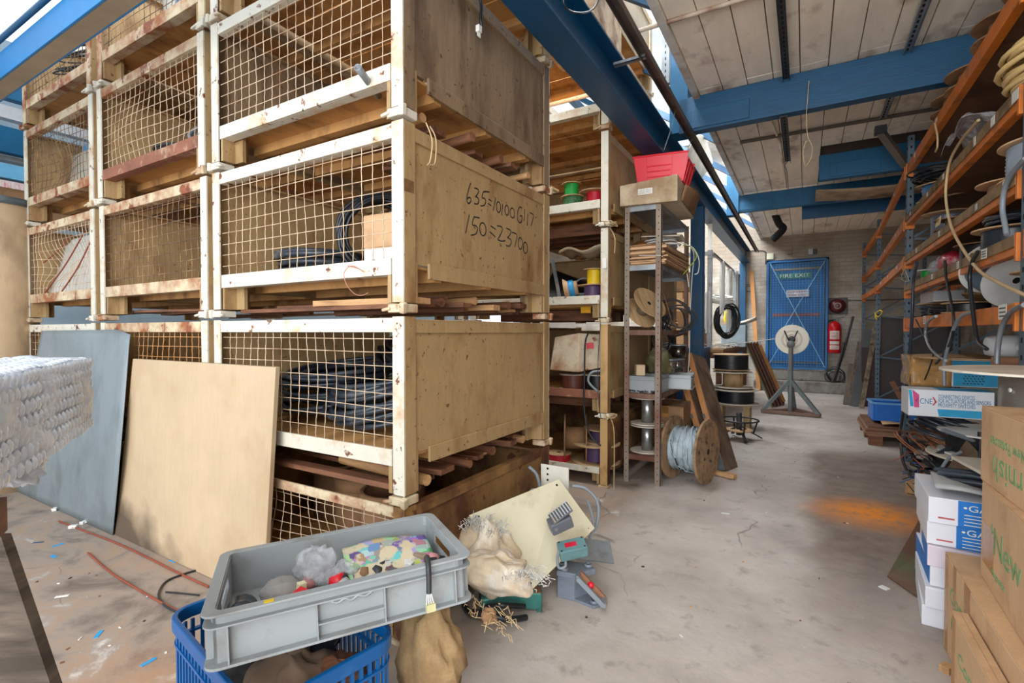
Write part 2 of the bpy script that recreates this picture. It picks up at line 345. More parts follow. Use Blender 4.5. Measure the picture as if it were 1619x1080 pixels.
struct('wall_left', MB().box(-8.3, -8.05, -1, WY, 0, 4.6), mat('pale_blue_render', (150,170,184), .8, 0, .12, 2, (1,1,1), .1))
ceilm = mat('off_white_boards', (246,234,214), .7, 0, .12, 2.5, (3,.6,1), .12, (150,120,90), .15, 2.2, (1.5,1,1))
mb = MB(); y0 = -.3; x = -.78; rr = random.Random(4)
while x < 2.5:
    w = .183; yy = y0
    mb.box(x+.0035, x+w-.0035, y0, 4.35, CZ+rr.uniform(0,.004), CZ+.03)
    mb.box(x+.0035, x+w-.0035, 4.36, 6.1, CZ+rr.uniform(0,.004), CZ+.03)
    if not (.1 < x+.1 < 1.6): mb.box(x+.0035, x+w-.0035, 6.11, 7.9, CZ+rr.uniform(0,.004), CZ+.03)
    else: mb.box(x+.0035, x+w-.0035, 6.11, 6.34, CZ, CZ+.03)
    mb.box(x+.0035, x+w-.0035, 7.91, WY, CZ+rr.uniform(0,.004)-.02, CZ+.03)
    x += w
struct('ceiling', mb, ceilm)
struct('trim_1', MB().box(-.8, 2.5, y0, WY, CZ+.03, CZ+.14), mat('roof_deck_grime', (74,58,46), .9))
struct('trim_2', MB().box(-.83, -.78, -.3, WY, CZ-.03, CZ+.22), mat('trim_white', (214,208,196), .7, dirt=(160,130,100), dirt_amt=.3))
# roof light along the left of the boards: glazing bars and panes up to a ridge
mb = MB()
for k in range(9):
    y = .6+k*1.35
    mb.bar((-.83, y, CZ+.12), (-3.4, y, 5.1), .05, .07)
mb.bar((-3.4,-.6,5.1),(-3.4,WY,5.1),.1,.1)
struct('trim_3', mb, bluep)
mb = MB(); mb.sheet(lambda u,v: (-.84-2.56*u, -.4+12.1*v, CZ+.16+1.86*u), 1, 1, False)
struct('window_1', mb, glassm, solid=.006)
mb = MB(); mb.box(-8.2,-3.42,2.6,WY,4.6,4.7)
struct('trim_4', mb, ceilm)
# stone step below the fire door
stepm = mat('stone_step', (138,134,128), .8, 0, .2, 6, (1,1,1), .4, (96,84,74), .3, 5)
struct('trim_5', MB().box(-.9,.75,WY-.32,WY,0,.22).box(-.75,.62,WY-.16,WY,.22,.42), stepm, bevel=.02)
# cable conduit / battens across the ceiling boards
def cross(n, xa, xb, y, r, m_): struct('trim_%d'%n, MB().tube([(xa,y,CZ-r),((xa+xb)/2,y+.01,CZ-r-.004),(xb,y,CZ-r)], r, 8), m_)
cross(6, -1.0, 2.4, 3.28, .014, mat('old_conduit', (190,176,156), .6, dirt=(120,80,54), dirt_amt=.35))
cross(7, -.6, 2.4, 5.72, .018, mat('dark_conduit', (96,84,74), .6))
CAM_SCALE, CAM_SHIFT = 1.153, Vector((0,0,-.1836))  # enlarges the stacks about the camera point; the shift allows for camera height
# ---------------------------------------------------------------- stillages
SH = .639
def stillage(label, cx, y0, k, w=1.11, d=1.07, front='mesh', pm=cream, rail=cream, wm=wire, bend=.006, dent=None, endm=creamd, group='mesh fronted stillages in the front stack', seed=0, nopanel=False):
    rn = random.Random(seed); z = SH*k if k else .1595
    t = thing('mesh_stillage', label, 'stillage', (cx, y0+d/2, z), (0,0,0), group)
    X = w/2; Y = d/2; H = .612
    for sx in (-1,1):
        for sy in (-1,1):
            m = MB(); x = sx*X; y = sy*Y
            m.box(min(x,x-sx*.05),max(x,x-sx*.05),min(y,y-sy*.006),max(y,y-sy*.006),.02,H)
            m.build('corner_post', pm, t); m = MB()
            m.box(min(x,x-sx*.006),max(x,x-sx*.006),min(y-sy*.0061,y-sy*.058),max(y-sy*.0061,y-sy*.058),.02,H)
            m.build('post_flange', endm if pm is not rustp else rustp, t)  # post's side face in the darker panel tone, shading put into its colour
            if sy < 0 or sx > 0:
                m = MB(); xa, xb = sorted((x+sx*.006, x-sx*.064)); ya, yb = sorted((y+sy*.008, y-sy*.064))
                m.box(xa,xb,ya,yb,-.014,.014); m.cbox((x+sx*.004, y+sy*.006, .0), (.02,.02,.036), (.3*rn.random(),.2,0)); m.bar((x-sx*.05,y+sy*.008,.0),(x-sx*.085,y+sy*.009,-.006),.014,.01)
                m.build('stacking_cup', creamr if rn.random() < .6 else cream, t, bevel=.004)
            m = MB(); xa, xb = sorted((x-sx*.06, x-sx*.075)); ya, yb = sorted((y-sy*.006, y-sy*.12)); m.box(xa,xb,ya,yb,.0+.02,.16)
            xa, xb = sorted((x-sx*.006, x-sx*.13)); ya, yb = sorted((y-sy*.06, y-sy*.075)); m.box(xa,xb,ya,yb,.02,.16)
            m.build('foot', creamd, t)
    m = MB(); m.box(-X+.058,X-.058,-Y+.002,-Y+.012,.112,.168).box(-X+.058,X-.058,-Y+.012,-Y+.05,.112,.12); m.build('bottom_rail', rail, t, bevel=.002)
    m = MB(); m.box(-X+.058,X-.058,Y-.012,Y-.002,.112,.168).box(-X+.058,X-.058,Y-.04,Y-.002,H-.05,H-.04); m.build('back_rail', endm, t)
    if front:
        m = MB(); m.box(-X+.05,X-.05,-Y+.001,-Y+.010,H-.052,H-.004).box(-X+.05,X-.05,-Y+.010,-Y+.04,H-.052,H-.046); m.build('top_rail', rail if rail is not rustrail else creamr, t, bevel=.002)
    m = MB(); n = 6
    for i in range(n): m.box(-X+.02,X-.02,-Y+.03+i*(d-.06)/n,-Y+.03+(i+1)*(d-.06)/n-.006,.138,.146)
    m.build('deck', deckm, t)
    m = MB()
    for yy in (-Y+.2, 0, Y-.2): m.box(-X+.02,X-.02,yy-.02,yy+.02,.1,.138)
    m.build('bearer', deckm, t)
    for sx in (-1,1):
        m = MB(); x = sx*X
        xa, xb = sorted((x-sx*.010, x-sx*.013)); ns = 40
        m.box(xa,xb,-Y+.055,Y-.055,.15,H-.05)
        m.build('end_panel', endm, t)
        m = MB(); xa, xb = sorted((x-sx*.002, x-sx*.012)); m.box(xa,xb,-Y+.058,Y-.058,H-.055,H-.012); xa, xb = sorted((x-sx*.002, x-sx*.04)); m.box(xa,xb,-Y+.058,Y-.058,H-.016,H-.008)
        m.build('end_rail', endm, t, bevel=.002)
        m = MB(); xa, xb = sorted((x-sx*.000, x-sx*.010)); m.box(xa,xb,-Y+.13,Y-.06,.105,.16); m.build('end_rail', endm, t, bevel=.002)
    m = MB(); m.box(-X+.055,X-.055,Y-.013,Y-.010,.15,H-.05); m.build('back_panel', creamd if endm is not rustp else rustp, t)
    if front == 'mesh':
        m = MB(); za, zb = .160, H-.045; xa, xb = -X+.05, X-.05; ph = [rn.uniform(0,6) for _ in range(8)]; ns = 18
        def off(x, zz):
            u = (x-xa)/(xb-xa); v = (zz-za)/(zb-za); e = 16*u*(1-u)*v*(1-v)
            dy = bend*math.sin(5*u+ph[0])*math.sin(3*v+ph[1])*2.2*e; dx = bend*.28*math.sin(4*v+ph[2]+3*u)*e; dz = bend*.5*math.sin(4*u+ph[3]+2*v)*e
            if dent:
                for (du, dv, s, ax, ay, az) in dent:
                    g = math.exp(-((u-du)**2+(v-dv)**2)/s)*min(1,e*1.5); dx += ax*g; dy += ay*g; dz += az*g
            return (x+dx, -Y+.014+dy, zz+dz)
        nv = int((xb-xa)/.0495); nh = int((zb-za)/.050)
        for i in range(1, nv):
            x = xa+(xb-xa)*i/nv+rn.uniform(-.003,.003); m.tube([Vector(off(x, za+(zb-za)*j/ns))+Vector((0,.0009*(-1)**(i+j),0)) for j in range(ns+1)], .0017, 5)
        for i in range(1, nh+1):
            zz = za+(zb-za)*i/(nh+.6)+rn.uniform(-.002,.002); m.tube([off(xa+(xb-xa)*j/ns, zz) for j in range(ns+1)], .0017, 5)
        m.build('mesh_front', wm, t)
    if k == 0: t.scale.z = .75
    return t
XA = -1.125; YA = 1.215; W1, W2, W3 = 1.11, 1.075, 1.05
C1 = XA-W1/2; C2 = XA-W1-.055-W2/2; C3 = C2-W2/2-.065-W3/2
names = {4:'top row in view', 3:'second row down', 2:'middle row', 1:'second row up', 0:'floor row'}
S = {}
spec = {
 (1,4): ('cream stillage whose ochre underside shows above the corner stack', {}),
 (1,3): ('cream mesh stillage with a grey tube poking out, directly above the handwritten one', dict(bend=.004, endm=paneld)),
 (1,2): ('cream mesh stillage with handwritten black sums on its end panel', dict(bend=.004)),
 (1,1): ('cream mesh stillage full of black hose coils, behind the leaning beige board', dict(bend=.006)),
 (1,0): ('rust covered floor stillage at the corner, behind the grey tote', dict(pm=rustp, rail=creamr, endm=rustp, wm=wire, bend=.02)),
 (2,4): ('rust edged stillage holding tall tubes and rolls, middle of the top row', dict(rail=creamr, wm=wirer, pm=creamr)),
 (2,3): ('middle stillage with a red rusty rail and grey and black cable coils inside', dict(rail=rustrail, wm=wire, bend=.012)),
 (2,2): ('middle stillage with brown mesh and a litter of small bits on its deck', dict(rail=creamr, wm=wirer)),
 (2,1): ('middle stillage with orange rusted mesh above the beige board', dict(rail=creamr, wm=wireo)),
 (2,0): ('floor stillage hidden behind the beige board and the grey steel sheet', dict(rail=creamr, wm=wirer)),
 (3,4): ('leftmost stillage of the top row with a tangle of scrap inside', dict(rail=creamr, wm=wirer, bend=.02, pm=creamr)),
 (3,3): ('leftmost stillage with bowed mesh in front of a plain pale sheet', dict(rail=creamr, wm=wirer, bend=.022)),
 (3,2): ('leftmost stillage whose mesh is pushed in and badly buckled', dict(rail=creamr, wm=wire, bend=.012, dent=[(.35,.45,.05,.10,.06,-.02),(.75,.5,.05,-.05,.04,.02)])),
 (3,1): ('leftmost stillage mostly hidden by the curved grey steel sheet', dict(rail=cream, wm=wire, bend=.02)),
 (3,0): ('leftmost floor stillage behind the curved grey steel sheet', dict(rail=creamr, wm=wirer)),
}
for (b, k), (lab, kw) in spec.items():
    cx, w = ((C1,W1),(C2,W2),(C3,W3))[b-1]
    jit = 0 if b == 1 else random.Random(b*9+k).uniform(-.008,.008)
    S[b,k] = stillage(lab, cx+jit, YA, k, w=w, seed=b*10+k, **kw)
# handwriting on the end panel
def stroke_set():
    g = lambda u, v: (700+u/4.322, 190+v/4.322)
    def el(cx, cy, rx, ry, a0=-1.9, n=14): return [(cx+rx*math.cos(a0+2*PI*i/n), cy+ry*math.sin(a0+2*PI*i/n)+.3*rx*math.cos(a0+2*PI*i/n)) for i in range(n+1)]
    st = [[(192,428),(178,470),(166,520),(166,555),(178,568),(192,555),(192,535),(178,528),(168,540)],
          [(216,463),(238,470),(246,488),(232,515),(224,522),(240,530),(246,552),(238,572),(216,570)],
          [(318,492),(296,488),(278,490)], [(278,490),(268,528),(286,534),(294,556),(284,582),(258,586)],
          [(314,540),(334,553)], [(310,568),(332,584)], [(362,530),(346,618)], el(382,594,14,36), [(410,575),(403,650)], el(438,616,13,34), el(476,634,15,34),
          [(542,602),(528,594),(514,620),(511,665),(520,696),(538,696),(542,655),(528,656)], [(562,606),(556,690)], [(583,640),(577,720)], [(596,632),(621,652),(604,722)],
          [(182,646),(156,772)], [(252,668),(214,660)], [(214,660),(202,712),(226,720),(238,742),(226,778),(192,786)], el(274,745,22,44), [(328,722),(362,745)], [(322,762),(360,798)],
          [(372,722),(398,726),(408,745),(396,780),(376,816)], [(376,816),(400,826),(428,824)], [(434,738),(460,750),(466,770),(450,796),(442,802),(464,815),(468,838),(456,860),(432,856)],
          [(472,765),(508,786),(492,866)], el(530,842,14,40), el(565,872,14,38)]
    return [[g(*p) for p in s] for s in st]
mb = MB()
for s in stroke_set():
    pts = [at(px_, py_, X=XA-.0095) for px_, py_ in s]; pts = spline(pts, 4); mb.tube(pts, .0032, 5)
for v in mb.v: v.x = XA-.0098+(v.x-(XA-.0095))*.25
for c in S[1,2].children:
    if c.name.startswith('end_panel') and max(v.co.x for v in c.data.vertices) > 0: ep = c
mb.build('handwriting', ink, ep, world=True)
# old label patch on the corner post
mb = MB(); mb.box(XA+.0004,XA+.0012,YA+.004,YA+.05,1.66,1.70); o = mb.build('faded_label', mat('old_label', (120,84,52), .7, 0, .5, 40), S[1,2], world=True)

# ---------------------------------------------------------------- generic goods
def reel(name, label, cat, loc, rot=(0,0,0), rf=.15, rc=.06, rw=.12, w=.14, th=.008, fm=flange, wm=None, cm=None, group=None, ridge=.004, cup=0, hub=.018):
    t = thing(name, label, cat, loc, rot, group)
    for zz in (0, w):
        m = MB(); s = 1 if zz else -1; a = zz-s*th if s > 0 else zz; b = zz if s > 0 else zz+th
        if s < 0: a, b = 0, th
        m.lathe([(hub,a),(rf*.5,a-cup*s*.2*0),(rf,a+s*cup),(rf,b+s*cup),(rf*.5,b),(hub,b)], 36, closed=True, sm=False); m.build('flange', fm, t)
    if wm:
        m = MB(); n = max(4, int((w-2*th)/(ridge*2))); pr = [(hub,th)]
        for i in range(n):
            z = th+(w-2*th)*i/n; z2 = (w-2*th)/n; pr += [(rw-ridge*.6, z+.02*z2), (rw+ridge*.3*random.random(), z+.5*z2)]
        pr += [(rw-ridge,w-th),(hub,w-th)]; m.lathe(pr, 32); m.build('winding', wm, t)
    else:
        m = MB(); m.lathe([(hub,th),(rc,th),(rc,w-th),(hub,w-th)], 28); m.build('core', cm or fm, t)
    m = MB(); m.cyl((0,0,.001),(0,0,w-.001),hub,n=14,cap=True); m.build('hub', hole, t)
    return t
def coil_mb(R, r, turns, hgt, jit=.02, seed=0, m=None, squash=1.0, ez=.01, step=26):
    rn = random.Random(seed); m = m or MB(); pts = []; p = [rn.uniform(0,6) for _ in range(6)]
    for i in range(int(turns*step)+1):
        a = 2*PI*i/step; tn = i/step; rr_ = R+jit*math.sin(tn*2.3+p[0])+jit*.6*math.sin(a*2+p[1]+tn)+jit*.5*math.sin(tn*5.1+p[2])
        layer = (hgt/2)*(1-math.cos(tn*PI*2/5.3))/1+ez*math.sin(a+p[3]+tn*.7)
        pts.append((rr_*math.cos(a), rr_*math.sin(a)*squash, r+layer+ez))
    m.tube(pts, r, 7); return m
def coil(name, label, loc, rot=(0,0,0), R=.25, r=.012, turns=8, h=.12, mt=black, jit=.025, seed=0, group=None, cat='cable coil', squash=1, ties=0):
    t = solo(name, coil_mb(R, r, turns, h, jit, seed, squash=squash), mt, label, cat, group, loc, rot); return t
def rolled(name, label, cat, pts, r, mt, group=None, n=7, k=8, closed=False):
    return solo(name, MB().tube(spline(pts, k, closed), r, n, closed), mt, label, cat, group)
def carton(name, label, loc, rot, w, d, h, mt=card, tape=True, group=None, cat='box', lid=True, bev=.004):
    t = thing(name, label, cat, loc, rot, group)
    m = MB(); m.box(-w/2,w/2,-d/2,d/2,0,h); m.build('body', mt, t, bevel=bev)
    if lid:
        m = MB(); m.box(-w/2+.002,-.0015,-d/2+.002,d/2-.002,h,h+.003).box(.0015,w/2-.002,-d/2+.002,d/2-.002,h,h+.003); m.build('flap', mt, t)
    if tape:
        m = MB(); m.box(-.025,.025,-d/2-.0008,d/2+.0008,h-.06,h+.0042).box(-.025,.025,-d/2-.0008,-d/2,h-.09,h); m.build('tape', tapem, t)
    return t
def plank(name, label, a, b, w, h, mt, group=None, cat='plank', up=(0,0,1), bev=0.001): return solo(name, MB().bar(a, b, w, h, up), mt, label, cat, group, bevel=bev)

# contents of the gaps between stillages (lengths of brown timber lying on the stillage below)
G = 'loose lengths of timber lying between the stillages'
rn = random.Random(12)
ORD = ['first','second','third','fourth','fifth','sixth','seventh','eighth','ninth','tenth','eleventh','twelfth','thirteenth']
for q in range(3):
    for k in (1,2,3): plank('timber_length', ['heavy timber','second heavy timber','third heavy timber'][q]+' added deep in the second stack, '+['lowest','middle','highest'][k-1]+' gap', (C1-.47,3.16+.35+.2*q,SH*k+.045),(C1+.40,3.16+.37+.2*q,SH*k+.045),.09,.08,woodb,None,'timber')  # timbers added to block the bright view through the gaps
def gapwood(b, k, n, labf, y0, y1, long=1.0):
    cx, w = ((C1,W1),(C2,W2),(C3,W3))[b-1]; z = SH*k-.005
    for i in range(n):
        y = y0+(y1-y0)*i/max(1,n-1); a = rn.uniform(-.03,.03); h = rn.uniform(.008,.02); ww = rn.uniform(.03,.09); zz = z+.002+h/2+rn.uniform(0,.045)
        L = w*long*.5-.09; plank('timber_length', labf+', '+ORD[i]+' from front', (cx-L+rn.uniform(0,.15), y-a, zz), (cx+L, y+a, zz+rn.uniform(-.01,.02)), ww, h, woodb if rn.random() < .75 else woodl, G, 'timber')
gapwood(1,2,7,'brown timber length below the handwritten stillage', YA+.1, YA+.85)
gapwood(2,2,5,'brown timber between two middle lower stillages', YA+.12, YA+.8)
gapwood(1,1,5,'brown timber length above the rusty floor stillage', YA+.07, YA+.8)
gapwood(2,3,3,'brown timber length above the middle stillage with brown mesh', YA+.25, YA+.8)
plank('timber_length', 'brown timber length sticking out left below the buckled mesh', (C3-.16, YA+.3, SH*2+.04), (C3+.5, YA+.25, SH*2+.045), .04, .02, woodb, None, 'timber')
plank('timber_length', 'second brown timber length lying left below the buckled mesh', (C3-.05, YA+.4, SH*2+.06), (C3+.5, YA+.45, SH*2+.045), .05, .02, woodb, None, 'timber')
# timber ends and rods seen from the end side
for k, where in ((3,'below the top end panel'),(2,'below the handwritten end panel'),(1,'above the rusted floor stillage')):
    for i in range(7):
        y = YA+.14+i*.125+rn.uniform(-.02,.02); z = SH*k+.012+rn.uniform(0,.03); x1 = XA-.03+rn.uniform(-.04,.03)
        if (i+k) % 2: solo('wooden_rod', MB().cyl((x1-.5,y+.05,z+.012),(x1,y,z+.012),rn.uniform(.014,.022),n=14), woodb if i%3 else woodl, 'round rod end poking out '+where+', '+ORD[i]+' from the corner post', 'rod', 'rods poking out of the end of the stack')
        else: plank('wooden_batten', 'flat batten end poking out '+where+', '+ORD[i]+' from the corner post', (x1-.5,y-.03,z+.01),(x1,y,z+.01), rn.uniform(.05,.09), rn.uniform(.015,.025), woodb if i%4 else woodl, 'battens poking out of the end of the stack', 'timber')
for k in (1,2,3):
    for q, lab in enumerate(('thick dark timber at the back of the gap','second thick dark timber at the back of the gap')): plank('timber_length', lab+[', added above the rusty floor stillage',', added below the handwritten stillage',', added below the top end panel'][k-1], (C1-.45,YA+.93+.07*q,SH*k+.03+.02*q),(C1+.44,YA+.92+.07*q,SH*k+.03+.02*q),.06,.045, woodb, G, 'timber')  # backing timbers added to close off the bright see-through gap
# hoses, coils and boxes inside
z1 = SH+.15; z2 = 2*SH+.15; z3 = 3*SH+.15; z4 = 4*SH+.15
for i, (x, y, R, tl, lab) in enumerate([(-1.56,1.66,.25,.12,'blue black hose coil nearest the corner post, behind the lower corner mesh'),(-1.98,1.68,.23,-.06,'blue black hose coil behind the right edge of the beige board'),(-1.78,2.03,.2,.3,'black hose coil leaning at the back of the lower corner stillage')]):
    coil('hose_coil', lab, (x, y, z1+(.06 if i < 2 else .17)), (tl+.12,-.10,i), R, .011, 15, .15, bluebk if i < 2 else black, .03, i, 'hose coils in the corner stillages', 'hose')
coil('hose_coil', 'flat blue black hose coil on the deck behind the handwritten stillage mesh', (-1.98, 1.60, z2+.01), (0,0,0), .2, .013, 8, .09, bluebk, .02, 8, 'hose coils in the corner stillages', 'hose')
coil('hose_coil', 'black hose coil standing on edge beside the boxes behind mesh', (-1.70, 1.68, z2+.2), (PI/2,.15,.9), .17, .009, 13, .12, black, .014, 5, 'hose coils in the corner stillages', 'hose')
carton('cardboard_box', 'white carton at the bottom behind the corner mesh', (-1.47,1.60,z2+.001), (0,0,.1), .19, .3, .11, paper, False, None, lid=False)
carton('cardboard_box', 'plain brown carton on a white one behind the corner mesh', (-1.47,1.60,z2+.112), (0,0,.06), .19, .3, .13, card, False, None)
tubeo = at(565,106,Y=YA-.07); tub2 = at(584,132,Y=YA+.01)
solo('metal_tube', MB().lathe([(.009,0),(.012,0),(.012,.16),(.009,.16)],20,tubeo,tub2-tubeo,True), steel, 'grey steel tube poking out through the mesh', 'tube')
coil('cable_coil', 'silvery wire coil lying behind the mesh near the poking tube', (-1.72,1.47,z3+.005), (.1,.1,0), .15, .007, 4, .04, silver, .04, 3)
plank('batten', 'long worn batten slanting across the inside of the stillage with the tube', (-2.1,2.0,z3+.03),(-1.2,1.5,z3+.27), .05, .03, woodg, None, 'timber')
coil('cable_coil', 'pale grey cable coil heaped behind the red rusty rail', (C2+.3,1.5,z3+.06), (.75,.1,.3), .13, .010, 8, .1, greyc, .03, 11)
coil('cable_coil', 'black cable coil lying behind the red rusty rail', (C2-.03,1.5,z3+.0), (.03,.0,.3), .18, .009, 9, .08, black, .03, 12)
for i in range(16):
    x = C2+rn.uniform(-.4,.42); y = YA+rn.uniform(.06,.3); a = rn.uniform(0,3)
    solo('wood_offcut', MB().cbox((0,0,.006),(rn.uniform(.03,.09),.018,.012)), woodl if i%2 else woodb, 'small wooden offcut scattered on the deck behind brown mesh', 'offcut', 'offcuts on the middle stillage deck', (x,y,z2), (0,0,a))
# tubes and rolls in the top row
def tubething(name, lab, loc, r, h, mt, band=None, rot=(0,0,0), bandname='rim', group=None, cat='tube'):
    t = thing(name, lab, cat, loc, rot, group); m = MB(); m.lathe([(0,0),(r,0),(r,h),(r*.92,h),(r*.92,h-.02),(0,h-.02)],36,sm=True); m.build('barrel', mt, t)
    if band: m = MB(); m.lathe([(r,h-.05),(r+.006,h-.05),(r+.006,h+.003),(r-.01,h+.003)],36); m.build(bandname, band, t)
    return t
tubething('cardboard_tube', 'tall grey tube at the left of the middle top stillage', (C2-.33,1.55,z4), .085, .42, mat('grey_card', (176,172,162), .7), None)
tubething('cardboard_tube', 'cream tube with a blue taped rim in the middle top stillage', (C2-.07,1.5,z4), .09, .3, mat('cream_card', (206,180,142), .7), mat('blue_rim', (120,150,180), .4))
tubething('cardboard_tube', 'dark brown drum in the middle top stillage', (C2+.16,1.6,z4), .1, .40, cardd, cardd)
tubething('cardboard_tube', 'tall brown roll at the right of the middle top stillage', (C2+.37,1.52,z4), .09, .43, mat('brown_roll', (150,116,92), .8, 0, .2, 3, (4,4,.5)), None)
for i in range(3):
    tubething('paint_tin', ['dented round tin in the leftmost top stillage','squat tin leaning in the leftmost top stillage','round tin at the right of the leftmost top stillage'][i], (C3-.25+.24*i,1.5+.1*i,z4+.02), .09, .16, [steel,cardd,creamd][i], steeld, (.2,.15*i,0), group='tins in the leftmost top stillage', cat='tin')
coil('cable_coil','tangle of dark wire slumped in the leftmost top stillage',(C3+.05,1.42,z4+.15),(.5,.2,0),.17,.005,7,.14,black,.06,31)
# pale sheets behind the left mesh, plus bent one
solo('pale_sheet', MB().box(-.46,.46,-.004,.004,0,.36), mat('pale_sheet', (178,172,156), .6, 0, .1, 3), 'plain pale sheet standing behind the bowed left mesh', 'sheet', None, (C3,1.42,z3+.002), (-.1,0,0))
solo('blue_board', MB().box(-.44,.44,-.01,.01,0,.08), mat('light_blue_board', (90,166,214), .6), 'light blue strip of board lying along the top of the pale sheet', 'board', None, (C3+.02,1.5,z3+.36), (0,0,0))
m = MB(); m.sheet(lambda u,v: (-.45+.9*u, .05*math.sin(3*u+1.5*v)+.12*abs(u-.4)*v, .36*v), 16, 8); solo('crumpled_sheet', m, mat('white_foam_sheet', (206,206,200), .6, 0, .08, 4), 'buckled white sheet pressed behind the dented left mesh', 'sheet', None, (C3,1.3,z2+.004), solid=.006)
for nm_, (a, b) in zip(('longest','shortest right','upper left'),(((C3+.3,1.25,z2+.36),(C3-.22,1.22,z2+.02)),((C3+.35,1.26,z2+.3),(C3+.05,1.22,z2+.02)),((C3+.1,1.25,z2+.36),(C3-.3,1.24,z2+.22)))):
    rolled('red_rod', nm_+' of the thin red brown rods behind the dented left mesh', 'rod', [a,(Vector(a)+Vector(b))/2+Vector((.02,0,-.01)),b], .004, copper, 'rods behind the dented mesh')
for i in range(3): tubething('wooden_spool_drum', ['right','middle','left'][i]+' of the dusty brown drums inside the rusty floor stillage', (-1.5-.28*i,1.55+.1*i,.272), .13, .26, cardd, cardd, group='drums in the rusty floor stillage', cat='drum')
# wire hooks, dangling cable tie and plug on the stack
rolled('wire_hook', 'pale bent wires hooked on the corner post joint', 'wire', [(XA+.02,YA+.09,1.905),(XA+.03,YA+.11,1.85),(XA+.03,YA+.10,1.78),(XA+.03,YA+.085,1.76)], .0022, rope)
rolled('wire_hook', 'second pale wire hanging from the corner joint', 'wire', [(XA+.02,YA+.11,1.9),(XA+.03,YA+.13,1.86),(XA+.03,YA+.125,1.78),(XA+.03,YA+.10,1.765)], .0022, rope)
rolled('wire_loop', 'thin pink copper wire looped over the handwritten stillage rail', 'wire', [at(p[0],p[1],Y=YA-.01) for p in ((548,420),(565,424),(575,430),(556,420),(544,432),(548,450),(560,464),(572,467),(582,463))], .0015, mat('pink_copper', (190,130,110), .4, .4))
rolled('black_lead', 'black lead with white plug hanging over the top end panel', 'cable', [at(p[0],p[1],X=XA+.012) for p in ((757,-12),(761,10),(760,30),(762,42))], .006, black)
t = thing('white_plug', 'white connector at the tip of the black lead on the top end panel', 'plug', at(757,42,X=XA+.02)); m = MB(); m.cbox((0,0,-.01),(.016,.02,.025))
for dy in (-.008,0,.008): m.cbox((0,dy,-.03),(.003,.003,.02))
m.build('body', paper, t)

# ---------------------------------------------------------------- second stack, open fronted, used as shelves
YB = 3.16; S2 = {}
lab2 = {0:'open fronted floor stillage holding purple cable reels beyond the corner stack',1:'open fronted stillage with a red rusty lip holding the rusted metal bin',2:'open fronted stillage holding yellow and blue spools beyond the corner stack',3:'open fronted stillage holding green and red spools',4:'open fronted stillage with ochre underside above the green spools',5:'top open fronted stillage half hidden by the blue girder'}
for k in range(6):
    S2[k] = stillage(lab2[k], XA-W1/2, YB, k, front=None, rail=(rustrail if k == 1 else cream), pm=(cream if k > 1 else mat('yellowed_post_paint',(190,152,98),.6,0,.15,5,(1,1,.5),.15,(120,80,44),.3,5)), endm=(creamd if k else rustp), group='open fronted stillages of the second stack', seed=50+k)
for k in range(5):
    o = dup(S2[k], ['farthest left added stillage of the second stack, on the floor','added open stillage behind the buckled mesh, second up','added open stillage left of the yellow spools, mostly hidden','added open stillage left of the green spools, mostly hidden','top added stillage left of the girder, mostly hidden'][k]); o.location.x -= 1.36  # mostly hidden column added to block the bright wall beyond
for k in range(5):
    o = dup(S2[k], ['added open stillage behind the slotted shelving, on the floor','added open stillage behind the slotted shelving, second up','added open stillage behind the slotted shelving, third up','added open stillage behind the slotted shelving, fourth up','added open stillage behind the slotted shelving, under the girder'][k]); o.location.y += 1.27; o.location.x -= .03  # stack added as a dark background behind the open fronts
def bz(k): return SH*k+.147
gs = 'cable spools on the open stillages'
def spool(lab, x, y, z, rf, w, rw, wm, fm=flange, rot=(0,0,0)): return reel('cable_spool', lab, 'spool', (x,y,z), rot, rf, rw*.5, rw, w, .005, fm, wm, None, gs, .0035)
p = at(912,332,Y=3.32)
spool('black and green roped spool under the bright green one', -1.43, 3.28, bz(3), .085, .095, .07, mat('green_black_rope',(64,120,72),.5,0,.75,60,(1,1,1),.1))
spool('bright green spool standing on the roped spool', -1.44, 3.28, bz(3)+.096, .068, .095, .048, green)
spool('crimson spool beside the green spools', -1.27, 3.29, bz(3)+.001, .105, .11, .055, red, flange, (0,.0,0))
spool('yellow spool standing on the purple one', -1.265, 3.27, bz(2)+.101, .072, .11, .048, yellow)
spool('small purple spool under the yellow one', -1.275, 3.27, bz(2), .11, .1, .06, purple)
t = thing('torn_cardboard_spool', 'crumpled cardboard spool wound with light blue wire', 'spool', (-1.46,3.32,bz(2)+.085), (0,PI/2-.2,.3)); MB().lathe([(.0,-.05),(.085,-.045),(.055,-.01),(.052,.05),(.0,.05)],20).build('flange', card, t); MB().lathe([(.055,-.015),(.066,-.01),(.06,-.003),(.067,.003),(.06,.01),(.067,.018),(.055,.028)],24).build('winding', cyan, t)
coil('cable_loop', 'grey cable loop behind the torn cardboard spool', (-1.40,3.4,bz(2)+.1), (1.3,0,.4), .06, .006, 2, .01, greyc, .005, 2)
m = MB(); m.sheet(lambda u,v: (.34*(u-.5), .30*v, .27*math.sin(min(1,v*1.4)*1.4)*(1-.5*u)), 10, 8); solo('black_bin', m, mat('black_plastic',(22,24,28),.3,0,.2,4), 'black plastic bin at the back of the yellow spool stillage', 'bin', None, (-1.56,3.4,bz(2)), solid=.006)
plank('steel_angle', 'grey steel angle leaning beside the black bin', (-1.50,3.22,bz(2)),(-1.58,3.26,bz(2)+.3),.03,.004, steel, None, 'angle')
solo('paper_roll', MB().sheet(lambda u,v: (.36*(u-.5), .3*v-.02, .04+.02*math.sin(9*u)+.015*math.sin(7*v+3*u)),14,8), mat('dusty_sack',(150,132,108),.8), 'dusty rolled sacks lying on top under the green spool shelf', 'sack', None, (-1.34,3.26,bz(2)+.3), solid=.02)
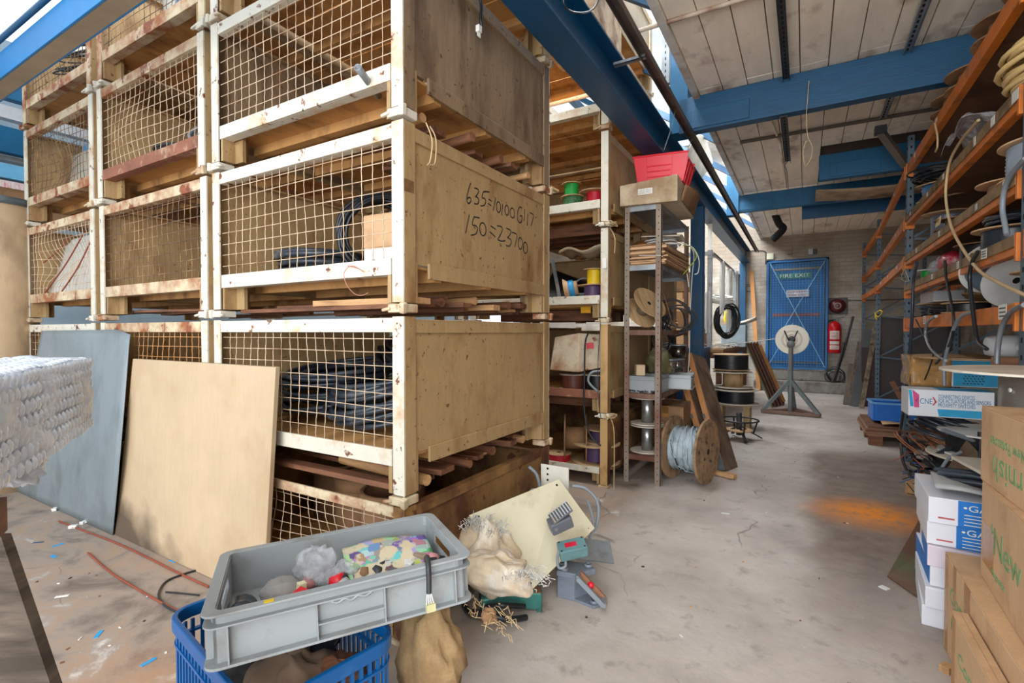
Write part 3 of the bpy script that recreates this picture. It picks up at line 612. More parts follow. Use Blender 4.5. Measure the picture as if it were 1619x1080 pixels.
plank('batten','slatted tray edge behind the yellow spool',(-1.56,3.75,bz(2)+.24),(-1.17,3.75,bz(2)+.24),.04,.06,cardd,None,'tray')
for i,x in enumerate((-1.365,-1.215)): solo('yellow_tag', MB().cbox((0,0,0),(.075,.003,.045)), mat('tag_yellow',(240,176,20),.5), 'bright yellow tag hanging under the yellow spool shelf', 'tag', 'yellow tags under the shelf', (x+.02,YB+.16,2*SH+.08))
# rusty bin on its side on reels
t = thing('rusted_metal_bin', 'rust stained metal bin with pointed side lying on reels', 'bin', (-1.38,3.36,bz(1)+.135), (0,-.05,.12))
m = MB(); V = [(-.2,-.16,.02),(.02,-.21,.0),(.2,-.1,.03),(-.17,-.1,.25),(.03,-.17,.27),(.18,-.06,.25),(-.2,.2,.02),(.2,.2,.02),(-.15,.18,.25),(.18,.18,.25)]
m.add(V, [(0,1,4,3),(1,2,5,4),(0,6,7,2,1),(3,4,5,9,8),(0,3,8,6),(2,7,9,5)]); m.build('body', mat('rusty_cream_tin',(206,190,164),.55,.1,.15,3,(1,1,1),.1,(150,96,54),.4,4,None,.24,5,(128,70,34)), t, bevel=.006)
MB().cbox((.10,-.155,.18),(.05,.002,.04),(0,0,.35)).build('red_mark', red, t)
reel('cable_reel','brown wire reel under the rusted bin','reel',(-1.45,3.34,bz(1)),(0,0,0),.1,.04,.08,.11,.006,flangew,bwire,None,'reels below the rusted bin')
reel('cable_reel','black wire reel under the right of the rusted bin','reel',(-1.27,3.36,bz(1)),(0,0,0),.12,.05,.09,.115,.006,flangew,black,None,'reels below the rusted bin')
rolled('cable_loop','grey blue cable bowed out beside the rusted bin','cable',[(-1.17,3.2,bz(1)+.15),(-1.24,3.17,bz(1)+.14),(-1.26,3.16,bz(1)+.08),(-1.20,3.16,bz(1)+.02),(-1.17,3.2,bz(1)+.0)],.008,greyc)
reel('cable_reel','lower purple cable reel on the floor stillage','reel',(-1.28,3.36,.272),(0,0,0),.17,.06,.085,.14,.01,flange,purple,None,'purple reels on the floor stillage',.006)
reel('cable_reel','upper purple cable reel stacked on the lower','reel',(-1.26,3.38,.414),(0,.04,0),.12,.05,.065,.1,.008,flange,purple,None,'purple reels on the floor stillage',.006)
reel('cable_reel','dark wooden reel lying on its side in the floor stillage','reel',(-1.50,3.3,.43),(0,PI/2,.4),.17,.08,.1,.16,.01,cardd,None,cardd)
reel('cable_reel','reel of red wire in the left of the floor stillage','reel',(-1.52,3.25,.272),(0,0,0),.09,.05,.08,.06,.005,flange,red,None)
rolled('hanging_cable','dark cable hanging down in front of the rusted bin','cable',[at(a_,b_,Y=3.08) for a_,b_ in ((930,527),(925,545),(924,600),(923,640),(928,675),(938,695),(950,705))],.006,black)
rolled('cord','thin dark cord hanging from the yellow spool shelf','cord',[at(a_,b_,Y=3.1) for a_,b_ in ((948,495),(949,520),(946,560),(945,600),(947,640),(950,660))],.0025,steeld)
for i,(lab,Z) in enumerate((('pale string wound round the upper white post joint',3*SH),('tangled pale string round the lower rusty post joint',SH))):
    pts = [(XA+.03*math.cos(a*1.9+i)+.012,YB+.02+.05*math.sin(a*2.3),Z+.012*math.sin(a*3.1)) for a in [q*.45 for q in range(26)]]
    rolled('string', lab, 'string', pts+[(XA+.05,YB-.01,Z-.1),(XA+.045,YB,Z-.2*(1+2*i)+.02*i)], .003, rope, k=5)
plank('white_hasp','white plastic tag on the white post beside the yellow spool',(XA-.02,YB-.012,1.62),(XA-.02,YB-.012,1.69),.03,.008,paper,None,'tag',(0,1,0))

CAM_SCALE, CAM_SHIFT = 1.0, Vector((0,0,0))
# ---------------------------------------------------------------- brown slotted angle shelving beside the second stack
x0, x1, y0, y1 = -1.0-.245, -.955, 3.88, 4.93
t = thing('slotted_shelving', 'brown slotted angle shelving unit carrying the red bin, beside the blue column', 'shelving', (x1,y0,0)); SHV = t
ox, oy = x1, y0
for i,(x,y,sx,sy,mt) in enumerate(((x0,y0,1,1,steel),(x1,y0,-1,1,dexion),(x0,y1,1,-1,dexion),(x1,y1,-1,-1,dexion))):
    m = MB(); xx, yy = x-ox, y-oy
    a, b = sorted((xx, xx+sx*.042)); c, d = sorted((yy, yy+sy*.003)); m.box(a,b,c,d,0,2.2)
    a, b = sorted((xx, xx+sx*.003)); c, d = sorted((yy, yy+sy*.042)); m.box(a,b,c,d,0,2.2)
    up = m.build('upright', mat('brown_grey_angle',(142,128,112),.6,.15,.2,5,(1,1,.5),.12,(112,62,44),.4,2,(1,1,.4)) if i < 2 else dexion, t)
    m = MB()
    for q in range(44):
        if sy > 0: m.cyl((xx+sx*.02,yy-.0008,.04+q*.05),(xx+sx*.02,yy+.0005,.04+q*.05),.0045,n=8)
        m.cyl((xx+(-.0005 if sx>0 else .0008),yy+sy*.02,.04+q*.05),(xx+(-.0002 if sx>0 else -.001),yy+sy*.02,.04+q*.05),.0045,n=8)
    m.build('slot_holes', hole, up)
SL = [.225,.715,1.215,1.725,2.19]
for i, z in enumerate(SL):
    m = MB(); m.box(x0-ox+.004,-.004,.004,y1-oy-.004,z-.003,z); m.box(x0-ox+.003,-.003,.0035,.006,z-.04,z); m.box(-.006,-.0035,.004,y1-oy-.004,z-.04,z); m.box(x0-ox+.004,-.004,y1-oy-.008,y1-oy-.004,z-.04,z)
    m.build('shelf', dexion if i < 3 else steel, t)
xm = (x0+x1)/2
# bottom shelf: aluminium cored reels, boxes behind
for i in range(2):
    reel('empty_reel', ['empty silver cored reel at the bottom of the stack of two','empty silver cored reel on top of the stack of two'][i], 'reel', (xm-.005,y0+.18,.227+.225*i), (0,0,.4*i), .135,.045,.1,.215,.007,flangew,None,alum,'empty reels on the brown shelving')
carton('cardboard_box','brown carton behind the empty reels on the brown shelving',(xm+.06,y0+.72,.227),(0,0,.05),.3,.5,.33,cardd)
# second shelf: grey trays, tins, sack
def tray(name, lab, loc, rot, w, d, h, mt, group=None, tw=.004):
    t = thing(name, lab, 'tray', loc, rot, group); m = MB(); q = .012
    m.box(-w/2+q,w/2-q,-d/2+q,d/2-q,0,.005)
    for s in (-1,1):
        a,b = sorted((s*(w/2-q),s*(w/2-q-tw))); m.box(a,b,-d/2+q,d/2-q,0,h); a,b = sorted((s*(d/2-q),s*(d/2-q-tw))); m.box(-w/2+q,w/2-q,a,b,0,h)
    m.build('body', mt, t, bevel=.002)
    m = MB()
    for z0_,z1_ in ((h-.008,h),(h-.03,h-.024),(0,.006)):
        for s in (-1,1):
            a,b = sorted((s*(w/2-q),s*w/2)); m.box(a,b,-d/2,d/2,z0_,z1_); a,b = sorted((s*(d/2-q),s*d/2)); m.box(-w/2,w/2,a,b,z0_,z1_)
    m.build('rim', mt, t, bevel=.002); return t
tray('grey_tray','grey plastic tray on the brown shelving with black ties in front',(xm+.0,y0+.20,.717),(0,0,0),.27,.34,.13,greyp)
tray('grey_tray','smaller pale grey tray sticking out behind the shelving post',(x1+.02,y0+.58,.717),(0,0,.1),.24,.3,.12,greyi)
m = MB(); rn = random.Random(3)
for i in range(26): a = rn.uniform(0,3); m.cbox((rn.uniform(-.11,.11),rn.uniform(-.012,.012),.006+rn.uniform(0,.012)),(.03,.006,.006),(0,rn.uniform(-.5,.5),a))
solo('cable_clips', m, black, 'row of small black cable clips in front of the grey tray', 'clips', None, (xm,y0+.022,.717))
def blob(R, sx, sy, sz, amp, freq, n=28, seed=0, flat=0):
    m = MB(); vs = []; o = Vector((seed*3.1,seed*1.7,seed))
    for j in range(n//2+1):
        th = PI*j/(n//2)
        for i in range(n):
            ph = 2*PI*i/n; d = Vector((math.sin(th)*math.cos(ph),math.sin(th)*math.sin(ph),math.cos(th)))
            q = R*(1+amp*noise.noise(d*freq+o)+amp*.4*noise.noise(d*freq*3+o)); p = d*q; p = Vector((p.x*sx,p.y*sy,max(p.z*sz,-R*sz*(1-flat)))); vs.append(p)
    m.add(vs, [(j*n+i,j*n+(i+1)%n,(j+1)*n+(i+1)%n,(j+1)*n+i) for j in range(n//2) for i in range(n)], True); return m
solo('plastic_sack', blob(.15,.75,.9,.9,.35,2.2,seed=2,flat=.4), mat('green_tinged_sack',(104,100,66),.35,0,.35,6,(1,1,1),.4,(160,160,150),.2,8), 'crumpled green tinged plastic sack behind the small beige box', 'sack', None, (xm+.03,y0+.42,.93))
t = carton('small_box','small beige folded carton resting on the grey tray',(xm-.05,y0+.12,.847),(0,0,.5),.07,.07,.085,mat('beige_card',(196,170,136),.7),False)
for i,(dy,dz,lab) in enumerate(((.46,.14,'tin on the left of the shiny lower pair'),(.60,.14,'shiny chrome tin behind the shelving post, lower'),(.58,.262,'dark shiny tin stacked on the chrome one'))):
    t = thing('round_tin', lab, 'tin', (x1-.03+.02*i,y0+dy,.717+dz-.13*0+.0), (0,0,0), 'shiny tins behind the post')
    m = MB(); r_ = .055+.01*(i>0); m.lathe([(0,0),(r_,0),(r_,.1),(0,.1)],28); m.build('body', mat('chrome_tin',(160,158,150),.15,.9,.2,6) if i<2 else mat('dark_chrome',(90,84,76),.15,.9,.2,6), t)
    m = MB(); m.lathe([(r_,.1),(r_+.004,.1),(r_+.004,.113),(0,.113)],28); m.build('lid', steel, t)
# third shelf: reel tipped on edge
reel('empty_reel','tilted plywood reel with wavy flange on the middle of the brown shelving','reel',(xm-.06,y0+.16,1.217+.145),(0,.95,-.5),.15,.045,.1,.12,.006,flange,None,alum,None,cup=.01)
reel('empty_reel','dark reel at the back of the middle of the brown shelving','reel',(xm-.03,y0+.5,1.217+.15),(0,1.3,.2),.14,.05,.1,.12,.006,cardd,None,cardd,None)
coil('cable_coil','tangle of dark hoses behind the shelving post',(x1-.08,y0+.82,1.30),(1.2,.1,.3),R=.14,r=.008,turns=5,h=.1,mt=steeld,jit=.03,seed=4)
# fourth shelf: flattened cartons, coil
m0 = None
for i in range(13):
    m = MB(); rn = random.Random(i); w_ = .285+rn.uniform(-.02,.02); m.box(-w_/2,w_/2,-.42,.42+rn.uniform(-.02,.03),0,.011)
    lab = 'flattened brown carton on the upper brown shelf, '+ORD[i]+' from the bottom of its stack' if i < 12 else 'topmost flattened carton, under the white cable coil'
    solo('flattened_carton', m, card if i%3 else cardd, lab, 'flattened box', 'flattened cartons on the brown shelving' if i < 12 else None, (xm+.025+rn.uniform(-.006,.012),y0+.45+rn.uniform(-.02,.02),1.727+.0125*i), (0,0,rn.uniform(-.03,.03)), bevel=.001)
coil('cable_coil','white cable coil on the flattened cartons',(xm+.06,y0+.35,1.895),(.08,.0,0),.12,.008,7,.06,whitec,.015,9)
m = MB(); m.sheet(lambda u,v: (.3*(u-.5),.5*(v-.5),.05*math.sin(PI*v)+.01*u),6,10); solo('curled_cardboard', m, mat('orange_brown_card',(170,104,50),.7), 'curled orange brown sheet of cardboard at the back of the white coil', 'cardboard', None, (xm-.02,y0+.5,1.95), (.12,0,.1), solid=.004)
m = MB(); m.sheet(lambda u,v: (.3*(u-.5),.4*(v-.5),.03*math.sin(PI*v)),6,8); solo('curled_cardboard', m, flangew, 'pale curled disc of card lying over the white coil', 'cardboard', None, (xm+.08,y0+.34,1.972), (.05,.05,.1), solid=.004)
plank('plastic_strip','white plastic strip across the front of the flattened cartons',(x0+.12,y0-.005,1.80),(x1,y0-.01,1.785),.012,.004,paper,None,'strip')
# top: sagging carton, red bin
t = thing('sagging_carton','old open cream carton with a small printed label, under the red bin','box',(xm+.04,y0+.33,2.193),(0,0,.03))
m = MB(); w_, d_, h_ = .44, .74, .18
V = [(-w_/2,-d_/2,0),(w_/2,-d_/2,-.01),(w_/2,d_/2,0),(-w_/2,d_/2,0),(-w_/2,-d_/2,h_-.02),(w_/2,-d_/2,h_+.01),(w_/2+.01,d_/2,h_-.03),(-w_/2,d_/2,h_)]
m.add(V,[(0,3,2,1),(0,1,5,4),(1,2,6,5),(2,3,7,6),(3,0,4,7),(4,5,6,7)]); m.build('body', mat('dirty_cream_card',(198,180,152),.8,0,.14,6,(1,1,1),.15,(150,124,92),.4,3), t, bevel=.004)
m = MB(); m.sheet(lambda u,v: (w_/2+.012+.05*math.sin(PI*u)*v+.03*v, -d_/2+.1+.6*u, h_*(v*.9+.1)-.05*v*v), 10, 6); m.build('torn_flap', cardd, t, solid=.005)
MB().cbox((-.02,-d_/2-.004,.09),(.11,.002,.045)).build('label', paper, t)
m = MB()
for q in range(3):
    for c_ in range(9): m.cbox((-.066+.011*c_,-d_/2-.0054,.077+.012*q),(.007,.0008,.004))
m.build('label_print', steeld, t)
t = thing('red_storage_bin','bright red open fronted plastic storage bin tipped on the cream carton','bin',(xm+.10,y0+.24,2.375),(.0,.04,.05))
w_, d_, h_, tp = .42, .34, .21, .035
m = MB()
m.box(-w_/2+tp,w_/2-tp,-d_/2+tp,d_/2-tp,0,.006)
def wallq(m, a, b, c, d, th=.005):
    a,b,c,d = map(Vector,(a,b,c,d)); n = (b-a).cross(d-a).normalized()*th
    m.add([a,b,c,d,a+n,b+n,c+n,d+n],[(0,3,2,1),(4,5,6,7),(0,1,5,4),(1,2,6,5),(2,3,7,6),(3,0,4,7)])
B = [(-w_/2+tp,-d_/2+tp,0),(w_/2-tp,-d_/2+tp,0),(w_/2-tp,d_/2-tp,0),(-w_/2+tp,d_/2-tp,0)]; T = [(-w_/2,-d_/2,h_),(w_/2,-d_/2,h_),(w_/2,d_/2,h_*1),(-w_/2,d_/2,h_)]
wallq(m,B[0],B[1],T[1],T[0],-.005); wallq(m,B[2],B[3],T[3],T[2],-.005); wallq(m,B[3],B[0],T[0],T[3],-.005); Th = (T[1][0]+.02,T[1][1],h_*.55)
wallq(m,B[1],B[2],(T[2][0],T[2][1],h_*.75),(T[1][0],T[1][1],h_*.75),-.005); m.build('body', redp, t)
m = MB(); m.bar(T[0],T[1],.014,.012); m.bar(T[0],T[3],.014,.012); m.bar(T[3],T[2],.014,.012); m.bar((T[1][0],T[1][1],h_*.75),(T[2][0],T[2][1],h_*.75),.012,.012); m.build('rim', redp, t)
m = MB()
for q in (-.10,.08): m.bar((q,-d_/2+tp*.9,.0),(q*1.1,-d_/2-.004,h_-.01),.008,.006,(0,1,0))
for q in (.05,.09,.13): m.bar((-.10,-d_/2+tp*(1-q/h_)-.004,q),(.085,-d_/2+tp*(1-q/h_)-.004,q),.008,.006,(0,1,0))
for q in (-.1,0,.1): m.bar((w_/2-tp+.002,q,.0),(w_/2+.002,q,h_*.72),.006,.006,(1,0,0))
m.build('rib', redp, t)
# hanging cords beside the shelving
rolled('cord','long white cord hanging in front of the blue column','cord',[at(a_,b_,D=4.55) for a_,b_ in ((1075,383),(1088,388),(1097,402),(1094,440),(1091,500),(1090,560),(1088,590),(1092,585))],.004,whitec)
rolled('cord','bright yellow green cord looping off the flattened cartons','cord',[at(a_,b_,D=4.4) for a_,b_ in ((1080,388),(1092,390),(1101,405),(1092,420),(1080,434))],.004,mat('lime_cord',(176,200,40),.5))
rolled('cord','short white cord hanging off the flattened cartons','cord',[at(a_,b_,D=4.3) for a_,b_ in ((1084,387),(1096,392),(1105,410),(1104,430),(1098,434))],.004,whitec)
rolled('cord','white cord end dangling from the shelf edge','cord',[at(a_,b_,D=4.5) for a_,b_ in ((1086,432),(1088,445),(1089,454))],.005,whitec)

# ---------------------------------------------------------------- blue girder, column, strut
ZB = 2.67
t = thing('steel_girder','large blue steel girder running overhead above the aisle edge','beam',(-1.093,5,ZB))
m = MB(); L0, L1 = -4.6, 6.7; m.box(-.083,.083,L0,L1,0,.015); m.box(-.083,.083,L0,L1,.255,.27); m.build('flange', bluep, t, bevel=.003)
m = MB(); m.box(-.005,.005,L0,L1,.015,.255); m.build('web', bluep, t)
t = thing('steel_column','blue steel column standing behind the brown shelving under the girder','column',(-1.1,6.2,0))
m = MB(); m.box(-.07,.07,-.07,-.06,0,ZB).box(-.07,.07,.06,.07,0,ZB).box(-.004,.004,-.06,.06,0,ZB); m.build('shaft', bluep, t, bevel=.002)
m = MB(); m.box(-.1,.1,-.1,.1,0,.015); m.build('base_plate', bluep, t)
t = thing('steel_column','second blue steel column against the back wall end of the girder','column',(-1.14,11.58,0)); m = MB(); m.box(-.06,.06,-.06,.06,0,ZB); m.build('shaft', bluep, t)
# dark slotted strut sloping beside the girder
a, b = Vector((-.845,1.5,2.9)), Vector((-.86,11.5,2.88))
t = thing('cable_strut','dark steel channel running along under the roof light','channel',(0,0,0))
m = MB(); m.bar(a,b,.055,.004); m.bar(a+Vector((.026,0,-.02)),b+Vector((.026,0,-.02)),.004,.04); m.bar(a+Vector((-.026,0,-.02)),b+Vector((-.026,0,-.02)),.004,.04); m.build('channel', mat('dark_channel_steel',(92,82,78),.5,.3,.25,4,(1,1,1),.1,(130,118,104),.35,4), t)
for y in (3.05,): solo('slotted_bracket', MB().box(-.1,.1,-.016,.016,0,.004).box(-.1,.1,-.016,-.012,0,.02), steel, 'small galvanised bracket clamped between girder and channel', 'bracket', None, (-.95,y,2.87))
for i,y in enumerate((3.9,4.55)): rolled('drop_rod', ['thin steel wire hanging from the channel left of the red bin','thin steel wire hanging from the channel right of the red bin'][i],'wire',[(-.86,y,2.88),(-.88-.02*i,y-.02,2.76),(-.93,y-.05,2.58)],.003,steel)
rolled('cable_loop','dark cable loop hanging over the top of the girder','cable',[at(p[0],p[1],X=-.86) for p in ((890,-5),(893,10),(905,19),(925,20),(940,12),(948,-6))],.004,black)
# blue roof joists across the aisle
def joist(lab, y, xa, xb, zt, h, w=.08, mt=blueb):
    t = thing('roof_joist', lab, 'beam', (xa,y,zt-h), (0,0,0)); m = MB(); m.box(0,xb-xa,0,w,0,h); m.build('joist', mt, t, bevel=.004)
    m = MB(); m.box(.1,.55,-.012,0,.02,h*.6); m.build('splice_plate', mt, t, bevel=.003); return t
joist('nearest blue timber joist spanning above the aisle', 4.45, -.95, 2.35, CZ-.003, .29, .1, mat('blue_timber_paint',(0,72,108),.5,0,.14,4,(1,1,8),.15,(20,60,90),.2,3,(.6,6,6)))
solo('post_stub', MB().box(-.1,.05,-.1,.1,0,1.0), blueb, 'light blue upright rising into the roof light beside the nearest joist', 'post', None, (-.93,4.55,CZ-.28))
solo('post_stub', MB().box(-.1,.06,-.08,.08,0,.9), blueb, 'light blue upright rising into the roof light beside the farther joist', 'post', None, (-.90,7.95,CZ-.3))
joist('blue joist exposed in the gap where ceiling boards are missing', 6.45, .12, 2.35, CZ-.06, .27, .1)
joist('farther blue joist crossing in front of the back wall', 7.92, -.95, 2.35, CZ-.02, .24, .1)
m = MB(); m.box(0,2.4,0,.03,0,.2); m.box(0,2.4,-.01,.0,.17,.2); solo('roof_joist', m, mat('dull_blue',(0,72,112),.5,0,.2,4), 'low dull blue board joist nearest the back wall', 'beam', None, (-.05,8.4,CZ-.36))
solo('roof_gap_board', MB().sheet(lambda u,v: (1.5*u, .5*v, -.05*math.sin(PI*u)-.02*v), 12, 4), mat('sagging_board',(168,144,114),.8,0,.2,3,(1,1,1),.1,(96,74,56),.4,4), 'sagging beige board hanging between the blue joists', 'board', None, (.1,7.0,CZ-.30), solid=.008)
m = MB(); m.tube(spline([(0,0,0),(.06,.02,-.16),(.12,.05,-.24),(.02,.05,-.36),(-.05,.05,-.42)],6),[.06]*24+[.03]); solo('torn_lagging', m, mat('black_felt',(30,28,28),.9), 'strip of black felt hanging down near the back wall', 'felt', None, (-.45,9.6,CZ))
# black slotted hangers under boards
def hanger(lab, x, ya, yb, za, zb, mt=steeld, w=.045):
    t = thing('slotted_channel', lab, 'channel', (x,ya,za)); m = MB(); m.bar((0,0,0),(0,yb-ya,zb-za),w,.004); m.bar((-w/2,0,-.012),(-w/2,yb-ya,zb-za-.012),.003,.024); m.bar((w/2,0,-.012),(w/2,yb-ya,zb-za-.012),.003,.024); m.build('channel', mt, t)
    m = MB(); n = int((yb-ya)/.06)
    for i in range(n): v = (i+.5)/n; m.cbox((0,(yb-ya)*v,(zb-za)*v-.003),(.012,.03,.003))
    m.build('slots', hole, t)
hanger('dark slotted steel channel fixed along the ceiling boards in front of the joist', -.14, 3.0, 4.44, CZ-.03, CZ-.03)
hanger('dark slotted channel end hanging below the joist', -.15, 4.3, 5.35, 2.83, 2.80)
hanger('grey slotted channel on the ceiling above the rack', .60, 2.7, 4.44, CZ-.03, CZ-.03, steel)
hanger('grey slotted channel between joist and dark conduit', .60, 4.56, 5.7, CZ-.03, CZ-.03, steel)
t = thing('light_fitting','old tube light batten hanging at an angle by the rack top','light',at(1392,208,Y=5.75)); q = at(1432,262,Y=6.15)-t.location
m = MB(); m.bar((0,0,0),tuple(q),.06,.05); m.build('batten', mat('grimy_metal',(110,100,88),.5,.2,.25,5), t); m = MB(); m.cbox((0,0,.01),(.09,.09,.07)); m.build('end_cap', steeld, t)
rolled('pull_cord','thin pale cord hanging from the nearest joist','cord',[at(a_,b_,Y=4.4) for a_,b_ in ((1279,128),(1277,155),(1275,185),(1277,215),(1284,232),(1282,250),(1273,262),(1270,240),(1275,222)) ],.0025,rope)
rolled('pull_cord','thin cord hanging down from the dark channel end','cord',[Vector((-.15,5.33,2.795))]+[at(a_,b_,Y=5.3) for a_,b_ in ((1241,262),(1244,270),(1246,290),(1247,310))],.0025,steeld)
m = MB(); m.tube([(-.34,4.57,CZ-.014),(-.24,6,CZ-.014),(-.24,7.8,CZ-.014)],.012,8); solo('conduit', m, ceilm, 'painted conduit running along the ceiling boards near the roof light', 'conduit')
# white hanging board and skylight lining seen up through the gap
m = MB(); m.sheet(lambda u,v: (-.25*u, 1.0*v, -.35*u+.12*math.sin(PI*v)), 6, 10); solo('lining_board', m, mat('pale_lining',(206,206,200),.6), 'curved pale lining board hanging in the roof light', 'board', None, (-1.0,5.6,CZ+.1), solid=.01)
solo('lining_board', MB().box(-.02,.02,0,2.2,0,.9), mat('cream_lining',(214,206,188),.6), 'upright cream lining board beyond the dark channel', 'board', None, (-1.5,2.2,CZ+.1), (0,.1,0))
t = thing('galvanised_post','perforated galvanised post standing up in the roof light','post',at(1052,132,X=-1.0)); MB().box(-.03,.03,-.002,.002,0,1.6).box(.028,.03,0,.04,0,1.6).build('angle', steel, t)
m = MB()
for q in range(30): m.cbox((0,-.003,.05+q*.05),(.008,.002,.022))
m.build('slots', hole, t)
solo('old_carton', MB().box(-.25,.25,-.3,.3,0,.35), mat('torn_white_card',(196,170,140),.8,0,.3,9,(1,1,1),.3,(120,84,60),.4,6), 'torn carton on top of the second stack behind the girder', 'box', None, (-1.5,3.5,SH*5+.16))
# ---------------------------------------------------------------- far left: beams, tall tube, blue rails
t = thing('steel_beam','blue steel beam with dusty underside crossing the top left corner','beam',(-3.3,.95,2.60)); m = MB(); m.box(-3.5,2.2,0,.012,0,.14).box(-3.5,2.2,.09,.1,0,.14).build('web', mat('bright_beam_blue',(0,108,168),.4,0,.15,3), t, bevel=.002)
MB().box(-3.5,2.2,.012,.09,.0,.01).build('underside', mat('dusty_underside',(150,134,112),.8,0,.2,4), t)
rolled('blue_cable','blue cable clipped along the top of the corner beam','cable',[(-6.5,.93,2.76),(-4.5,.925,2.765),(-3.4,.93,2.77),(-1.2,.93,2.77)],.014,bluep)
for i,(ya,yb,mt,lab,X_) in enumerate(((118,160,blueb,'uppermost bright blue rail seen left of the stack',-6.2),(205,245,blueb,'middle bright blue rail seen left of the stack',-6.2),(263,285,mat('sky_blue_rail',(110,180,220),.5),'lower pale blue rail seen left of the stack',-6.2),(172,192,mat('white_rail',(190,194,198),.5),'white rail between the blue rails left of the stack',-6.25),(250,258,steel,'thin grey steel rail left of the stack',-6.25),(420,436,mat('white_shelf',(214,214,208),.5),'white shelf edge left of the stack beside the tall tube',-6.2))):
    a = at(20,yb,X=X_); b = at(20,ya,X=X_); solo('wall_rail', MB().box(-.05,.05,-3,4.2,0,b.z-a.z), mt, lab, 'rail', None, (X_,a.y,a.z))
solo('barrier_tape', MB().box(-.004,.004,-1.5,3,-.03,.03), mat('red_white_tape',(220,200,200),.4,0,.3,10,(1,6,1),.05,(200,40,50),.3,8), 'red and white tape strung above the tall tube', 'tape', None, at(20,293,X=-6.1))
solo('brown_case', MB().box(-.15,.15,-.4,.8,0,.32), cardd, 'brown carton behind the tall tube on the far left', 'box', None, at(35,350,X=-6.35))
p = at(13,535,D=3.7)
tubething('tall_cardboard_tube','tall wide cardboard tube with a dark metal rim at the left edge',(p.x-.20,p.y,0),.23,2.2,mat('tube_card',(186,158,124),.7,0,.12,4,(1,1,.5),.05,(120,96,72),.25,3),mat('rim_grey',(96,106,110),.4,.3))
# sheets leaning on the stack
m = MB(); YS = YA*1.153
s_bl, s_br, s_tr, s_tl = at(20,772,Z=0), at(176,847,Z=0), at(206,521,Y=YS-.03), at(66,523,Y=YS-.03)
s_bl.y = s_br.y = 1.31
def steel_sheet(u,v):
    p = s_bl.lerp(s_br,u).lerp(s_tl.lerp(s_tr,u),v); rr_c = max(0,(u-.88)/.12)*max(0,(v-.93)/.07)
    return p+Vector((.13*math.sin(PI*v)*u**2, -.05*math.sin(PI*v)*u**3, -.03*rr_c))
m.sheet(steel_sheet, 24, 24); solo('steel_sheet', m, mat('grey_steel_sheet',(130,140,144),.45,.15,.12,3,(1,1,.6),.04,(104,112,112),.3,3), 'large curved blue grey steel sheet leaning on the left stillages', 'sheet', None, solid=.004)
m = MB(); bl = at(206,838,Z=.003); bl.y = 1.34; br_ = at(438,940,Z=.003); br_.y = 1.34; tl, tr = at(217,567,Y=YS-.03), at(443,580,Y=YS-.03)
n = Vector((0,-1,-.05)).normalized()*.022
m.add([bl,br_,tr,tl,bl+n,br_+n,tr+n,tl+n],[(0,3,2,1),(4,5,6,7),(0,1,5,4),(1,2,6,5),(2,3,7,6),(3,0,4,7)])
def board_material():
    m = mat('beige_board',(190,166,134),.7,0,.08,3,(1,1,1),.06,(176,146,112),.3,2,fine=(50,(1,1,.2),.06)); nt = m.node_tree; N = nt.nodes; L = nt.links; p = N['Principled BSDF']; old = p.inputs['Base Color'].links[0].from_socket
    tc = N.new('ShaderNodeTexCoord'); sx = N.new('ShaderNodeSeparateXYZ'); L.new(tc.outputs['Object'], sx.inputs[0]); t = N.new('ShaderNodeTexNoise'); t.inputs['Scale'].default_value = 6; t.inputs['Detail'].default_value = 9; L.new(tc.outputs['Object'], t.inputs['Vector'])
    def M2(op,a,b):
        r = N.new('ShaderNodeMath'); r.operation = op
        for i,q in enumerate((a,b)):
            if isinstance(q,(int,float)): r.inputs[i].default_value = q
            else: L.new(q, r.inputs[i])
        return r.outputs[0]
    d = M2('ADD', M2('MULTIPLY', sx.outputs[2], 1.3), M2('MULTIPLY', M2('ADD', sx.outputs[0], 3.35), .55)); d = M2('ADD', d, M2('MULTIPLY', M2('SUBTRACT', t.outputs[0], .5), .5))
    r = N.new('ShaderNodeMapRange'); r.inputs[1].default_value = .12; r.inputs[2].default_value = .42; r.inputs[3].default_value = .85; r.inputs[4].default_value = 0; L.new(d, r.inputs[0])
    x = N.new('ShaderNodeMix'); x.data_type = 'RGBA'; L.new(r.outputs[0], x.inputs[0]); L.new(old, x.inputs[6]); x.inputs[7].default_value = (*srgb((58,44,36)),1); L.new(x.outputs[2], p.inputs['Base Color']); return m
solo('leaning_board', m, board_material(), 'large beige chipboard panel leaning on the stack, dark water stain at its lower left', 'board', bevel=.002)
# bubble wrapped package on the left with its trestle
P0, P1 = at(0,640,D=.72), at(149,645,D=1.25); P0.z = P1.z = (P0.z+P1.z)/2; ax = (P1-P0).normalized(); LP = (P1-P0).length; ang_p = math.atan2(ax.y, ax.x)
t = thing('bubble_wrapped_package','long package in clear bubble wrap sticking in from the left','package',P1,(0,0,ang_p)); hh = .085; dp = .30; LL = LP+.45
MB().box(-LL,-.03,.012,dp-.012,-hh+.012,hh-.010).build('contents', mat('white_foam',(206,214,224),.6), t, bevel=.01)
def wrap(u,v):
    a = 2*PI*v; c, s = math.cos(a), math.sin(a); k = (abs(c)**7+abs(s)**7)**(-1/7); x = -LL+LL*u
    e = max(0,(u-.9)/.1); tap = 1-.55*max(0,(u-.975)/.025)**2; n1 = noise.noise(Vector((x*8,c*2,s*2))); n2 = noise.noise(Vector((x*22,c*6,s*6)))
    return (x-(.012*n2 if u > .95 else 0), dp/2+(dp/2+.010*n1+.005*n2)*c*k*tap, (hh+.010*n1+.006*n2)*s*k*tap)
m = MB(); m.sheet(wrap, 110, 110); m.add([wrap(1,v/110) for v in range(110)],[list(range(110))]); m.build('bubble_wrap', mat('bubble_sheet',(206,216,228),.32,0,.1,14,(1,1,1),.4), t)
